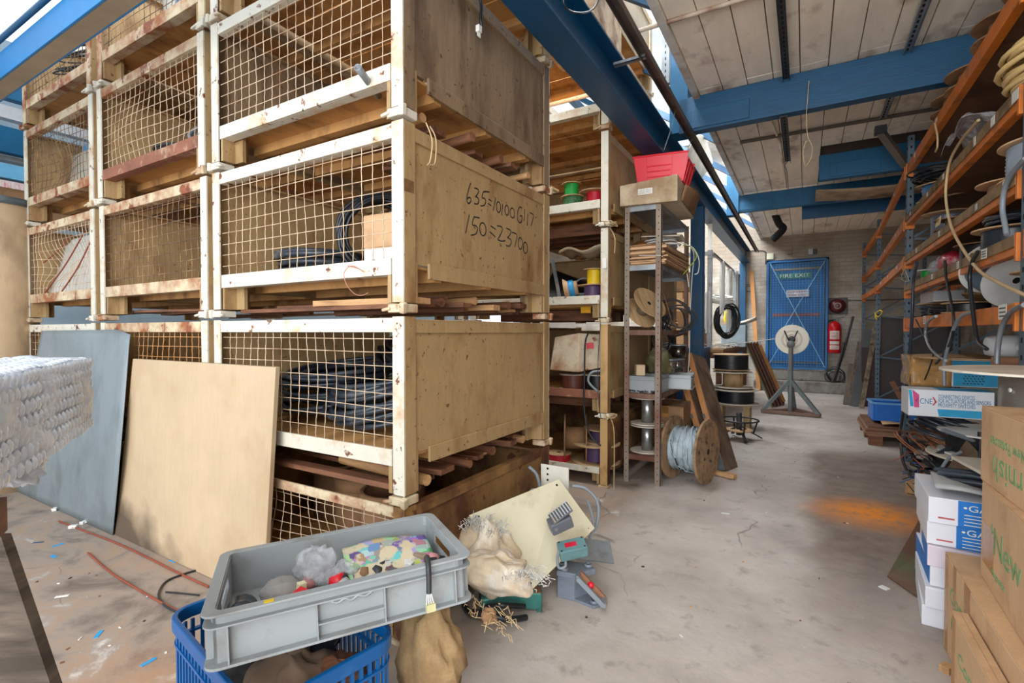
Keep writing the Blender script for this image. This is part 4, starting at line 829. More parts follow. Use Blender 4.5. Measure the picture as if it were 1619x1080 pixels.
m2 = blob(.045,1,.7,.6,.5,3,seed=6); m2.v = [v+Vector((-LP*.62,.04,-hh-.02)) for v in m2.v]; m2.build('loose_end', bubble, t)
m = MB(); ns_ = int(LL/.027)
for i in range(ns_):
    for j in range(7):
        x = -LL+.02+.027*i+(j%2)*.0135; z = -hh+.012+.0245*j; n1 = noise.noise(Vector((x*8,0,z*20)))
        if x < -.03: m.lathe([(0,.0045),(.0065,.004),(.0105,.002),(.0122,0)],8,(x,-.012*n1*.5,z),(.12*n1,-1,.15*n1))
    for j in range(11):
        x = -LL+.02+.027*i+(j%2)*.0135; y = .015+.0255*j; n1 = noise.noise(Vector((x*8,y*9,0)))
        if x < -.03: m.lathe([(0,.0045),(.0065,.004),(.0105,.002),(.0122,0)],8,(x,y,hh+.006*n1))
m.build('bubbles', bubble, t)['kind'] = 'stuff'
t = thing('trestle','dark wooden trestle under the bubble wrapped package','trestle',P1+Vector((0,0,-hh-.03)),(0,0,ang_p)); t.location.z = 0; zt = P1.z-hh-.012
MB().box(-LL,-LP+.02,.0,dp,zt-.05,zt).build('top', woodb, t)
for x in (-LL+.05,-LP-.01):
    for y in (.04,dp-.04): MB().bar((x,y,zt-.05),(x-.02,y,0),.03,.03,(1,0,0)).build('leg', woodl if y < .1 else steeld, t)
# plank end leaning, lower left
plankm = mat('weathered_plank',(112,98,84),.8,0,.3,5,(1.2,1.2,9),.3,(70,58,48),.5,4,(1,1,10))
t = thing('weathered_board','wide weathered grey board leaning in the bottom left corner','board',(0,0,0))
a, b, c, d = at(84,1095,D=.80), at(0,845,D=.86), at(-160,845,D=.86), at(-160,1095,D=.80)
m = MB(); n = (b-a).cross(d-a).normalized()*-.02; m.add([a,b,c,d,a+n,b+n,c+n,d+n],[(0,3,2,1),(4,5,6,7),(0,1,5,4),(1,2,6,5),(2,3,7,6),(3,0,4,7)])
o = m.build('board', plankm, t)

# ---------------------------------------------------------------- grey tote on blue crate
def tote(lab, loc, rot):
    t = thing('grey_tote', lab, 'crate', loc, rot); w, d, h = .6, .4, .115; tt = .006
    m = MB(); wi, di = w/2-.022, d/2-.022
    m.box(-wi,wi,-di,di,-h,-h+.006)
    m.box(-wi,wi,-di,-di+tt,-h,-.004).box(-wi,wi,di-tt,di,-h,-.004)
    for s in (-1,1):
        a,b = sorted((s*wi,s*(wi-tt))); m.box(a,b,-di,-.08,-h,-.004).box(a,b,.08,di,-h,-.004).box(a,b,-.08,.08,-h,-.055).box(a,b,-.08,.08,-.022,-.004)
    m.build('body', greyp, t)
    def ring(z0, z1, o, i, bev=.004, r=.03):
        m = MB(); P = []; Q = []
        for cx, cy, a0 in ((1,1,0),(-1,1,90),(-1,-1,180),(1,-1,270)):
            for k in range(6):
                a = math.radians(a0+18*k); P.append(((w/2-o-r)*cx+r*math.cos(a),(d/2-o-r)*cy+r*math.sin(a))); Q.append(((w/2-i-r*.6)*cx+r*.6*math.cos(a),(d/2-i-r*.6)*cy+r*.6*math.sin(a)))
        n = len(P); vs = [(x,y,z0) for x,y in P]+[(x,y,z1) for x,y in P]+[(x,y,z0) for x,y in Q]+[(x,y,z1) for x,y in Q]; fs = []
        for k in range(n): j = (k+1)%n; fs += [(k,j,n+j,n+k),(2*n+j,2*n+k,3*n+k,3*n+j),(n+k,n+j,3*n+j,3*n+k),(j,k,2*n+k,2*n+j)]
        return m.add(vs, fs)
    ring(-.005,0,0,.026).build('rim', greyp, t, bevel=.0015); ring(-.03,-.026,.002,.024).build('rim', greyp, t, bevel=.001); ring(-.03,-.004,.016,.026).build('rim_wall', greyp, t); ring(-h,-h+.006,.002,.024).build('base_ledge', greyp, t, bevel=.001)
    m = MB()
    for s in (-1,1):
        for x in (-.25,-.075,.075,.25): m.box(x-.0015,x+.0015,min(s*(d/2-.022),s*(d/2-.004)),max(s*(d/2-.022),s*(d/2-.004)),-h,-.028)
        for y in (-.15,.15): m.box(min(s*(w/2-.022),s*(w/2-.004)),max(s*(w/2-.022),s*(w/2-.004)),y-.0015,y+.0015,-h,-.028)
        m.box(-.075,.075,min(s*(d/2-.022),s*(d/2-.006)),max(s*(d/2-.022),s*(d/2-.006)),-.078,-.075)
    m.build('rib', greyp, t)
    m = MB(); m.tube(spline([(-.045,-d/2+.004,-.030),(-.03,-d/2+.003,-.036),(-.015,-d/2+.003,-.030),(0,-d/2+.003,-.037),(.015,-d/2+.003,-.030),(.03,-d/2+.003,-.036),(.045,-d/2+.004,-.030)],4),.003,5); m.build('finger_grip', greyp, t)
    return t
TL, TR = Vector((-1.056,.900,.610)), tuple(math.radians(q) for q in (-3.1,-2.0,55.3))
tote('shallow grey plastic tote of scrap bits lying askew on the blue crate', TL, TR)
TM = Matrix.LocRotScale(TL, Euler(TR), (1,1,1))
def tw(x,y,z): return TM @ Vector((x,y,z))
fz = -.108
# magazine
m = MB(); m.sheet(lambda u,v: (-.02+.24*u, -.045+.13*v, .0+.012*math.sin(PI*v)+.010*math.sin(4*u)*v+.045*v), 16, 10)
def mag_material():
    m = bpy.data.materials.new('printed_magazine'); m.use_nodes = True; N = m.node_tree.nodes; L = m.node_tree.links; p = N['Principled BSDF']; tc = N.new('ShaderNodeTexCoord')
    v = N.new('ShaderNodeTexVoronoi'); v.distance = 'CHEBYCHEV'; v.inputs['Scale'].default_value = 34; L.new(tc.outputs['Object'], v.inputs['Vector'])
    h = N.new('ShaderNodeHueSaturation'); h.inputs['Saturation'].default_value = .8; h.inputs['Value'].default_value = .62; L.new(v.outputs['Color'], h.inputs['Color'])
    t = N.new('ShaderNodeTexNoise'); t.inputs['Scale'].default_value = 22; t.inputs['Detail'].default_value = 3; L.new(tc.outputs['Object'], t.inputs['Vector']); r = N.new('ShaderNodeMapRange'); r.inputs[1].default_value = .52; r.inputs[2].default_value = .58; L.new(t.outputs[0], r.inputs[0])
    x = N.new('ShaderNodeMix'); x.data_type = 'RGBA'; L.new(r.outputs[0], x.inputs[0]); L.new(h.outputs[0], x.inputs[6]); x.inputs[7].default_value = (*srgb((206,192,160)),1); L.new(x.outputs[2], p.inputs['Base Color']); p.inputs['Roughness'].default_value = .3; return m
solo('magazine', m, mag_material(), 'crumpled colourful printed leaflet lying in the grey tote', 'magazine', None, tw(.03,.03,-.075), TR, solid=.002)
t = thing('camera_lens_cap','short black tube with a white knob in the left end of the tote','tube part',tw(-.235,-.02,fz+.035),(PI/2,0,.95)); MB().lathe([(.0,0),(.034,0),(.034,.07),(.028,.07),(.028,.03),(0,.03)],28).build('barrel', mat('grey_black_metal',(60,66,72),.25,.4), t); MB().lathe([(.0,.03),(.014,.032),(.014,.06),(.018,.075),(.012,.09),(0,.092)],20).build('knob', whitec, t); MB().lathe([(.034,.06),(.036,.06),(.036,.071),(.03,.071)],28).build('red_band', redp, t)
solo('plastic_bag', blob(.055,1,.8,.95,.45,2.2,seed=1,flat=.3), film, 'crumpled clear plastic bag standing up in the tote', 'bag', None, tw(-.06,.06,fz+.065), TR)
solo('plastic_bag', blob(.042,1.1,.8,.7,.4,2.2,seed=4,flat=.3), film, 'small clear bag with red specks beside the leaflet', 'bag', None, tw(.005,.03,fz+.045), TR)
solo('grey_pad', blob(.05,1,1,.7,.15,3,seed=3), mat('grey_fluff',(150,146,142),.9,0,.2,20,(1,1,1),.3), 'grey fluffy pad in the tote right of the short black tube', 'pad', None, tw(-.15,.02,fz+.035), TR)
rn = random.Random(8)
bits = [(-.10,-.06,redp,'red plastic fitting'),(-.01,-.01,redp,'red clip'),(-.12,.0,mat('cream_cap',(214,206,170),.5),'cream plastic cap'),(.06,-.07,black,'black connector block'),(.12,-.06,mat('grey_fitting',(90,90,94),.4),'grey angled fitting'),(.17,-.02,whitec,'white cap in black housing'),(.2,-.08,steeld,'dark metal bracket'),(-.03,-.09,black,'black knob'),(.03,.02,paper,'white folded card'),(.22,.03,mat('brown_paper_scrap',(150,130,110),.8),'brown paper scrap'),(-.19,-.09,steel,'round grey washer'),(.25,-.05,black,'black lump of rubber')]
for i,(x,y,mt,lb) in enumerate(bits):
    if i % 3 == 0: m = MB().cbox((0,0,.018),(.055,.035,.03),(.2,.1,rn.random()*3))
    elif i % 3 == 1: m = MB().lathe([(0,0),(.02,0),(.024,.02),(.018,.036),(.012,.036),(.011,.01),(0,.01)],18,axis=(rn.uniform(-.5,.5),rn.uniform(-.5,.5),1))
    else: m = MB().cbox((0,0,.012),(.07,.02,.02),(0,.2,rn.random()*3)).cbox((.02,.01,.03),(.02,.02,.025))
    solo('small_fitting', m, mt, lb+' among the scrap in the grey tote', 'fitting', 'scrap fittings in the grey tote', tw(x,y,fz+.022), (TR[0],TR[1],rn.random()*6), bevel=.002)
rn = random.Random(18)
for i in range(30):
    x, y = rn.uniform(-.25,.26), rn.uniform(-.14,.13); mt = [steeld,black,cardd,greyi,mat('dull_pink',(190,130,130),.6)][i%5]
    solo('small_fitting', MB().lathe([(0,0),(.015,0),(.018,.012),(.01,.03),(0,.03)],12,axis=(rn.uniform(-1,1),rn.uniform(-1,1),1)) if i%2 else MB().cbox((0,0,.01),(rn.uniform(.03,.06),.02,.014),(.3,.1,0)), mt, 'tiny loose fitting on the floor of the grey tote', 'fitting', 'tiny fittings on the tote floor', tw(x,y,fz+.006+.02*(i%2)), (TR[0],TR[1],rn.random()*6))
t = thing('cut_cable','grey cable stub with bare white connector hooked over the tote edge','cable',(0,0,0)); m = MB(); m.tube(spline([tw(*q) for q in ((.19,-.150,-.01),(.185,-.178,.012),(.18,-.205,.0),(.178,-.212,-.03),(.176,-.214,-.06))],6),.0065,8).build('sheath', steeld, t)
m = MB()
for q in range(4): m.tube([tw(.172+.003*q,-.214,-.06),tw(.168+.006*q,-.216,-.085)],.0016,5)
m.build('bare_wires', whitec, t); MB().cbox(tuple(tw(.178,-.216,-.093)),(.022,.014,.018),TR).build('connector', mat('cream_connector',(206,200,150),.5), t)

solo('yellow_sticker', MB().cbox((0,0,0),(.02,.014,.001)), yellow, 'tiny yellow sticker on the near rim of the tote', 'sticker', None, tw(-.17,-.188,.0006), TR)
# blue crate
t = thing('blue_crate','blue slatted plastic crate under the grey tote','crate',(-1.18,.80,0),(0,0,math.radians(-10)))
w, d, h = .56, .36, .44
def rrect(w,d,r,n=6):
    P = []
    for cx, cy, a0 in ((1,1,0),(-1,1,90),(-1,-1,180),(1,-1,270)):
        for k in range(n+1): a = math.radians(a0+90*k/n); P.append(((w/2-r)*cx+r*math.cos(a),(d/2-r)*cy+r*math.sin(a)))
    return P
def ringm(w,d,r,z0,z1,th):
    P, Q = rrect(w,d,r), rrect(w-2*th,d-2*th,max(.004,r-th)); n = len(P); m = MB()
    vs = [(x,y,z0) for x,y in P]+[(x,y,z1) for x,y in P]+[(x,y,z0) for x,y in Q]+[(x,y,z1) for x,y in Q]; fs = []
    for k in range(n): j = (k+1)%n; fs += [(k,j,n+j,n+k),(2*n+j,2*n+k,3*n+k,3*n+j),(n+k,n+j,3*n+j,3*n+k),(j,k,2*n+k,2*n+j)]
    return m.add(vs, fs)
ringm(w,d,.06,h-.035,h,.014).build('rim', bluec, t, bevel=.003); ringm(w-.01,d-.01,.055,h-.075,h-.068,.012).build('rim', bluec, t); ringm(w-.02,d-.02,.05,0,.03,.01).build('base', bluec, t)
MB().box(-w/2+.02,w/2-.02,-d/2+.02,d/2-.02,0,.008).build('floor_panel', bluec, t)
m = MB(); P = rrect(w-.022,d-.022,.05,4)
def alongside(P, step):
    out = []; n = len(P)
    for i in range(n):
        a = Vector(P[i]); b = Vector(P[(i+1)%n]); L = (b-a).length; k = max(1,int(L/step))
        for q in range(k): out.append((a.lerp(b,q/k), (b-a).normalized()))
    return out
for p_, dr in alongside(P, .022):
    a = math.atan2(dr.y, dr.x); m.cbox((p_.x,p_.y,h/2-.01),(.009,.006,h-.06),(0,0,a))
m.build('slats', bluec, t)['kind'] = 'stuff'
m = MB(); m.box(w/2-.09,w/2-.005,-d/2+.002,-d/2+.012,.05,h-.03).box(w/2-.014,w/2-.004,-d/2+.05,-d/2+.14,.05,h-.03); m.build('corner_panel', bluec, t)
MB().cbox((w/2-.05,-d/2+.001,h-.12),(.03,.002,.03)).build('green_dot', mat('pale_green',(140,200,170),.5), t); MB().cbox((w/2-.045,-d/2+.0008,h-.2),(.04,.002,.05)).build('orange_label', mat('orange_label',(230,150,50),.5), t)
CM = Matrix.LocRotScale(Vector((-1.18,.80,0)), Euler((0,0,math.radians(-10))), (1,1,1))
for i,(x,y,z,R_,mt,lb) in enumerate(((-.1,-.05,.30,.11,mat('dark_grey_cloth',(62,60,60),.9),'dark cloth bundle in the blue crate'),(.1,-.02,.31,.12,mat('brown_sacking',(128,104,84),.9,0,.2,6),'brown sacking bundle in the blue crate'),(.0,.05,.33,.1,black,'black lump in the blue crate'),(.18,.06,.32,.08,woodb,'brown wooden block end in the blue crate'),(-.19,.04,.31,.09,steeld,'grey metal lump in the left of the blue crate'))):
    solo('packed_bundle', blob(R_,1,1,.8,.4,2.5,seed=10+i), mt, lb, 'bundle', None, CM @ Vector((x,y,z)))

# ---------------------------------------------------------------- scrap on the floor by the corner
m = MB(); c = at(700,1010,D=1.45)
solo('hessian_sack', blob(.13,.72,.6,1.6,.4,2.2,32,seed=21,flat=.1), mat('hessian',(176,146,104),.9,0,.2,9,(1,1,1),.3,(130,100,66),.3,6,fine=(160,(1,1,1),.15)), 'tan hessian sack slumped behind the blue crate', 'sack', None, (-.965,1.15,.19), (0,0,.4))
def frayed(name, lab, c, R, sx, sy, sz, seed, mt, hair, hn, hl, hdir, hat):
    t = thing(name, lab, 'sack', c); blob(R,sx,sy,sz,.45,2.4,32,seed=seed,flat=.3).build('body', mt, t, sub=1); m = MB(); rn = random.Random(seed)
    for i in range(hn):
        a = Vector(hat)+Vector((rn.uniform(-.09,.09),rn.uniform(-.05,.05),rn.uniform(-.02,.03))); d_ = (Vector(hdir)+Vector((rn.uniform(-1,1),rn.uniform(-1,1),rn.uniform(-.5,1)))*.8).normalized()*hl*rn.uniform(.5,1.2)
        m.tube([a, a+d_*.5+Vector((0,0,rn.uniform(-.01,.02))), a+d_+Vector((rn.uniform(-.02,.02),0,-.01))],.0015,3)
    m.build('frayed_threads', hair, t)['kind'] = 'stuff'; return t
wsack = mat('woven_white_sack',(206,186,156),.35,0,.14,9,(1,1,1),.5,(232,228,220),.3,5)
frayed('woven_sack','shiny pale woven sack with frayed top, behind the right end of the tote',(-1.19,1.80,.20),.14,1.0,.85,1.15,31,wsack,whitec,140,.05,(.3,-.3,1),(0.0,-.02,.14))
frayed('woven_sack','lower pale woven sack with frayed edge beside the cream steel panel',(-1.03,1.62,.26),.125,1.25,.75,.62,35,wsack,whitec,90,.04,(1,0,.6),(.13,-.02,.03))
frayed('frayed_rope','brown frayed rope end sticking out below the tote',(-.87,1.33,.28),.025,1,1,1,37,cardd,rope,50,.028,(1,0,0),(.0,0,0))
# cream steel cover panel
Pc = [at(884,756,Y=2.28), at(940,846,Y=2.16), at(836,936,Z=.03), at(742,846,Y=2.05)]
Pc = [Vector((-1.15,2.30,.44)), Vector((-.90,2.20,.22)), Vector((-1.07,1.94,.03)), Vector((-1.33,2.02,.20))]
t = thing('cream_steel_cover','cream folded steel cover panel with screw holes propped on the scrap heap','panel',(0,0,0))
m = MB(); a,b,c,d = at(880,762,D=2.45), at(937,838,D=2.34), at(834,937,D=2.06), at(795,887,D=2.12); a2 = at(742,818,D=2.3)
nn = (b-a).cross(c-a).normalized(); nn = nn if nn.z < 0 else -nn; nn = nn*.05
top = [a,b,c,d]
quad = [at(884,758,D=2.45), at(940,835,D=2.36), at(836,937,D=2.06), at(742,815,D=2.22)]
m.add(quad+[q+nn*.03 for q in quad],[(0,1,2,3),(7,6,5,4),(0,4,5,1),(1,5,6,2),(2,6,7,3),(3,7,4,0)]); m.build('face', mat('cream_enamel',(212,204,176),.4,0,.08,4,(1,1,1),.05,(160,146,112),.2,4), t)
m = MB()
for i in range(4): q, w_ = quad[i], quad[(i+1)%4]; m.add([q,w_,w_+nn,q+nn],[(0,1,2,3)])
m.build('folded_edge', mat('cream_enamel_edge',(196,180,140),.5,0,.15,6), t, solid=.003)
ctr = sum(quad, Vector())/4
for i in range(4): q = quad[i].lerp(ctr,.13); MB().cyl(q-nn*.02,q-nn*.03,.006,n=12).build('screw_hole', hole, t)
t = thing('perforated_bracket','cream perforated bracket leaning behind the cover panel','bracket',(-1.10,2.34,.0)); MB().box(-.10,.06,0,.003,.2,.5).build('plate', mat('cream_bracket',(214,210,196),.4), t)
m = MB()
for z in (.42,.45,.48): m.cyl((-.06,-.002,z),(-.06,-.0005,z),.006,n=10)
m.build('holes', hole, t)
# pedal
t = thing('foot_pedal','grey steel foot pedal with ribbed tread on the cream cover','pedal',at(888,835,D=2.16),(.35,.2,-.75))
m = MB(); m.prism([(-.03,-.05),(.03,-.05),(.03,.05),(-.03,.05)],0,.055); m.build('housing', mat('grey_cast',(100,104,112),.45,.2,.2,8,(1,1,1),.1,(140,120,100),.2,8), t, bevel=.006)
m = MB(); m.cbox((-.005,.015,.07),(.07,.10,.008),(.25,0,0)); m.build('tread_plate', mat('grey_cast',()), t, bevel=.002)
m = MB()
for i in range(7): m.cbox((-.005,-.025+.013*i,.062+.0035*i+.006),(.066,.006,.008),(.25,0,0))
m.build('tread_ribs', greyi, t); MB().cyl((-.032,-.03,.03),(.032,-.03,.03),.008,n=12).build('pivot', steel, t)
# switch block with red button, orange level, cables
t = thing('switch_box','teal grey switch box with a red mark beside the pedal','switch box',at(905,868,D=2.12),(.2,.3,-.9)); swb = MB().box(-.035,.035,-.06,.06,-.025,.025).build('body', mat('teal_grey',(92,128,130),.45,0,.2,8,(1,1,1),.1,(70,80,80),.3,6), t, bevel=.004)
MB().box(-.012,.012,-.03,.02,.025,.027).build('red_mark', red, t)
m = MB()
for s in (-1,1):
    for y in (-.05,.05): m.cyl((s*.026,y,.025),(s*.026,y,.028),.004,n=8)
m.build('screws', steeld, swb)
a, b = at(915,868,D=2.18), at(955,915,D=2.15); a.z = .13; b.z = .03
t = thing('perforated_rail','steel frame bar with an orange edge and holes on the scrap heap','frame',(0,0,0)); dv = (b-a).normalized(); sd = Vector((0,0,1)).cross(dv).normalized()*.028
for s in (-1,1): MB().bar(a+sd*s,b+sd*s,.012,.02).build('rail', mat('orange_grey',(170,120,90),.5,.2,.3,9) if s > 0 else greyc, t)
MB().bar(a-sd,a+sd,.012,.02).bar(b-sd*1.1,b+sd*1.1,.022,.02).build('end_piece', steel, t)
solo('red_button', MB().lathe([(0,0),(.012,0),(.014,.012),(.008,.02),(0,.021)],16), redp, 'small red push button between the rails of the steel frame', 'button', None, a.lerp(b,.5)+Vector((0,0,.01)), (.5,0,0))
solo('grey_plate', MB().box(-.09,.09,-.06,.06,-.004,.004), steel, 'flat grey steel plate at the right of the scrap heap', 'plate', None, at(938,870,D=2.35), (.5,.15,.6))
# grey casting
t = thing('grey_casting','blue grey cast metal bracket with three bolt bosses on the floor','casting',at(918,925,D=2.12)*1); t.location = (-.875,2.08,.0); t.rotation_euler = (0,0,-.35)
gm = mat('blue_grey_cast',(124,134,146),.42,.15,.12,9,(1,1,1),.12,(96,96,100),.25,8)
MB().prism([(-.10,-.05),(-.05,-.09),(.03,-.05),(.05,.06),(.0,.08),(-.09,.02)],.10,.125).build('top_plate', gm, t, bevel=.004)
MB().prism([(-.05,-.085),(.02,-.05),(.03,.03),(.015,.03),(.005,-.035),(-.05,-.065)],0,.105).build('web', gm, t, bevel=.004)
MB().prism([(-.04,-.06),(.12,-.03),(.13,.05),(.0,.08)],0,.012).build('base_plate', gm, t, bevel=.003)
for x,y,z in ((-.07,-.03,.125),(.015,.05,.125),(-.03,-.06,.125),(.10,-.005,.012)):
    b_ = MB().lathe([(0,0),(.020,0),(.020,.014),(.009,.014),(.009,.004),(0,.004)],20,(x,y,z)).build('bolt_boss', gm, t); MB().cyl((x,y,z+.006),(x,y,z+.0065),.009,n=14).build('bolt_hole', hole, b_)
# green casting
t = thing('green_casting','teal green cast arm with a stubby foot lying on the floor','casting',(-1.10,1.80,0),(0,0,.62)); gg = mat('teal_green_cast',(54,120,112),.35,.1,.2,8,(1,1,1),.15,(60,70,60),.3,7)
m = MB(); st = [(-.10,.065,.035,.075,.09),(-.05,.06,.05,.075,.095),(.0,.04,.055,.06,.095),(.07,.028,.04,.045,.095),(.16,.026,.03,.04,.085)]
vs = []; 
for x,hw,zb,_,zt in st: vs += [(x,-hw,zb-.02),(x,hw,zb-.02),(x,hw,zt),(x,-hw,zt)]
fs = [(0,1,2,3)]+[(4*i+k,4*i+(k+1)%4,4*i+4+(k+1)%4,4*i+4+k) for i in range(4) for k in range(4)]+[(19,18,17,16)]; m.add(vs, fs); m.build('arm', gg, t, bevel=.008)
MB().lathe([(.018,0),(.02,.01),(.024,.04),(.035,.06)],20,(-.08,-.03,0)).build('foot_boss', gg, t); MB().cyl((-.08,-.03,0),(-.08,-.03,.01),.009,n=12).build('stud', steeld, t); MB().box(.05,.162,-.024,.024,.084,.088).build('rusty_face', mat('rusty_face',(150,100,76),.7,0,.3,9), t); MB().box(.14,.155,-.02,.02,0,.03).build('foot', gg, t)
# cables of the heap
hp = 'grey cables on the scrap heap'
rolled('grey_cable','grey cable arching up behind the cream cover','cable',[at(a_,b_,D=2.6) for a_,b_ in ((836,738),(848,750),(853,770),(852,790),(840,795),(815,805),(805,830))],.009,greyc)
rolled('grey_cable','grey cable looping round the right of the cream cover','cable',[at(a_,b_,D=2.45) for a_,b_ in ((905,768),(925,772),(943,790),(946,815),(938,840),(915,838),(903,850))],.008,greyc)
rolled('grey_cable','thin grey cable hanging by the right corner of the cream cover','cable',[at(a_,b_,D=2.42) for a_,b_ in ((928,790),(935,810),(938,835),(930,855),(922,862))],.006,greyc)
rolled('grey_cable','grey cable coiled below the switch box','cable',[at(a_,b_,D=2.1) for a_,b_ in ((893,868),(884,872),(881,885),(884,898),(894,895),(893,880))],.006,greyc)
rolled('black_hose','black hose bundle on the floor under the sacks','hose',[(-1.28,1.75,.02),(-1.2,1.68,.03),(-1.1,1.66,.06),(-1.02,1.7,.04),(-.98,1.78,.02)],.013,black)
rolled('black_hose','second black hose under the lower sack','hose',[(-1.25,1.85,.02),(-1.15,1.72,.05),(-1.05,1.70,.09),(-1.0,1.8,.05)],.011,black)
tray('grey_junction_box','small grey junction box behind the cover panel',(-1.17,2.26,.28),(0,0,.2),.1,.08,.1,greyi)
# left floor litter
rolled('copper_rod','long thin red brown rod lying on the floor, the upper of two','rod',[at(a_,b_,Z=.006) for a_,b_ in ((93,824),(130,838),(180,857),(230,880),(280,905),(330,928))],.005,copper)
rolled('copper_rod','shorter thin red brown rod lying on the floor, the lower of two','rod',[at(a_,b_,Z=.006) for a_,b_ in ((139,874),(175,905),(215,930),(250,950),(285,968))],.005,copper)
rolled('black_lead','thin black lead curling on the floor beside the blue crate','cable',[at(a_,b_,Z=.006) for a_,b_ in ((320,899),(290,908),(262,920),(251,940),(262,958),(290,972))],.005,black)
rolled('black_lead','short black lead running to the blue crate','cable',[at(a_,b_,Z=.006) for a_,b_ in ((262,936),(285,938),(315,941))],.004,black)
rolled('black_lead','thin dark lead lying along the foot of the beige board','cable',[at(a_,b_,Z=.006) for a_,b_ in ((213,843),(240,852),(290,873),(340,900))],.004,black)
for i,(x,y) in enumerate(((45,779),(74,793),(87,807),(116,835),(133,828))):
    solo('cable_clip', MB().box(-.022,.022,-.012,.012,0,.018).box(-.006,.006,-.02,.02,.006,.014), whitec, 'small white plastic clip scattered on the floor in front of the steel sheet','clip','white clips by the steel sheet', at(x,y,Z=0), (0,0,i*1.3), bevel=.002)
solo('terminal_strip', MB().box(-.06,.06,-.02,.02,0,.03).box(-.05,.06,-.018,.018,.032,.042), mat('terminal_cream',(198,194,170),.5,0,.3,60), 'cream terminal strip on the floor between steel sheet and beige board','terminal',None, at(198,845,Z=0), (0,0,.1))
for i,(x,y,mt) in enumerate(((85,880,cyan),(60,858,mat('dark_blue_scrap',(50,80,110),.6)),(92,862,cyan),(156,1003,cyan),(273,887,cyan),(98,943,whitec),(235,1047,cyan),(1398,930,whitec),(1147,812,whitec),(1497,1062,woodl))):
    solo('floor_scrap', MB().box(-.025,.025,-.008,.008,0,.002) if i not in (7,9) else MB().box(-.018,.018,-.015,.015,0,.004+.02*(i==9)), mt, ['light blue sliver of plastic on the left floor','dark blue flake on the left floor','small light blue flake near the steel sheet','light blue chip on the lower left floor','light blue chip by the foot of the beige board','white flake on the left floor','light blue chip near the bottom edge left of the crate','white scrap of paper on the aisle floor left of the rusty plate','tiny white scrap in the middle of the aisle','orange brown wood chip at the foot of the white boxes'][i],'scrap',None, at(x,y,Z=0), (0,0,i*.8))
rn = random.Random(77)
for i in range(70):
    x, y = rn.uniform(-3.2,-1.5), rn.uniform(.3,1.1) ; 
    if i > 40: x, y = rn.uniform(-.8,.3), rn.uniform(1.6,6)
    solo('grit', MB().cbox((0,0,.0015),(rn.uniform(.006,.018),rn.uniform(.004,.01),.003),(0,0,rn.random()*3)), [whitec,woodb,steeld,woodl][i%4], 'tiny crumb of debris on the left floor' if i <= 40 else 'tiny crumb of debris on the aisle floor','debris','floor crumbs left' if i <= 40 else 'floor crumbs in the aisle',(x,y,0))
# ---------------------------------------------------------------- cable drum, leaning boards, stool, reels, bench
t = thing('cable_drum','big wooden drum wound with pale grey cable standing on its rims beside the brown shelving','drum',(-.785,4.16,.257),(0,PI/2,-.2))
R_ = .255
for z in (-.145,.125):
    m = MB(); m.lathe([(.02,z),(R_,z),(R_,z+.02),(.02,z+.02)],44,closed=True,sm=False); m.build('flange', mat('stained_drum_wood',(158,126,92),.75,0,.2,5,(2,2,1),.2,(70,50,38),.32,7), t, bevel=.002)
m = MB(); pr = [(.05,-.125)]
for i in range(22): z = -.125+.25*i/22; pr += [(.155+.01*math.sin(i*1.7),z+.001),(.168+.012*math.sin(i*1.7),z+.007)]
pr += [(.05,.125)]; m.lathe(pr,44); m.build('cable_winding', drumcable, t)
rn = random.Random(2)
for q in range(9):
    a0 = rn.random()*6; z0_ = rn.uniform(-.11,.02); m = MB(); m.tube([(.182*math.cos(a0+a*.2),.182*math.sin(a0+a*.2),z0_+.010*a*rn.uniform(.5,1)) for a in range(14)],.006,6); m.build('cable_turn', [drumcable,steeld,drumcable][q%3], t)
m = MB()
for a in range(4): m.lathe([(0,.145),(.012,.145),(.012,.151),(0,.151)],10,(.09*math.cos(a*PI/2+.5),.09*math.sin(a*PI/2+.5),0))
m.build('bolts', steeld, t)
MB().cyl((0,0,.14),(0,0,.1455),.024,n=16).build('axle_hole', hole, t)
# leaning boards (folding table legs / boards)
def leanb(lab, bx, by, tx, ty, tz, w, th, mt, edge, name='leaning_board', bracket=False):
    t = thing(name, lab, 'board', (bx,by,0)); B = Vector((0,0,.003)); T = Vector((tx-bx,ty-by,tz)); d = (T-B).normalized(); s = Vector((.30,.95,0)).normalized(); s = (s-d*s.dot(d)).normalized(); n = d.cross(s).normalized()
    if n.x < 0: n = -n
    m = MB(); 
    def slab(m, n0, n1, s0, s1, l0=0, l1=1):
        P = [B+(T-B)*l+s*a+n*b for l in (l0,l1) for b in (n0,n1) for a in (s0,s1)]
        return m.add(P,[(0,2,3,1),(4,5,7,6),(0,1,5,4),(2,6,7,3),(0,4,6,2),(1,3,7,5)])
    slab(m, 0, th*.6, 0, w); m.build('panel', mt, t, bevel=.001)
    slab(MB(), -.02, th*.6, -.022, 0).build('edge_batten', edge, t, bevel=.001)
    if bracket: slab(MB(), -.022, th*.6+.004, -.026, .0, .0, .13).build('steel_shoe', steel, t); slab(MB(), -.024, .0, -.026, -.02, .42, .46).build('steel_plate', steel, t)
    return t
leanb('dark grained leaning board with an orange edge and a steel shoe at its foot', -.60,4.58,-.96,5.02,.985,.235,.045,mat('walnut_board',(120,98,80),.55,0,.3,4,(9,9,.7),.12,(76,58,46),.4,3,(5,5,.6)),mat('orange_batten',(206,146,92),.6,0,.15,5,(8,8,.6)),bracket=True)
leanb('rear leaning board with orange edge and steel plates, half hidden behind the dark one', -.70,4.60,-1.08,5.0,.965,.20,.05,mat('walnut_board',()),mat('orange_batten',()),bracket=True)
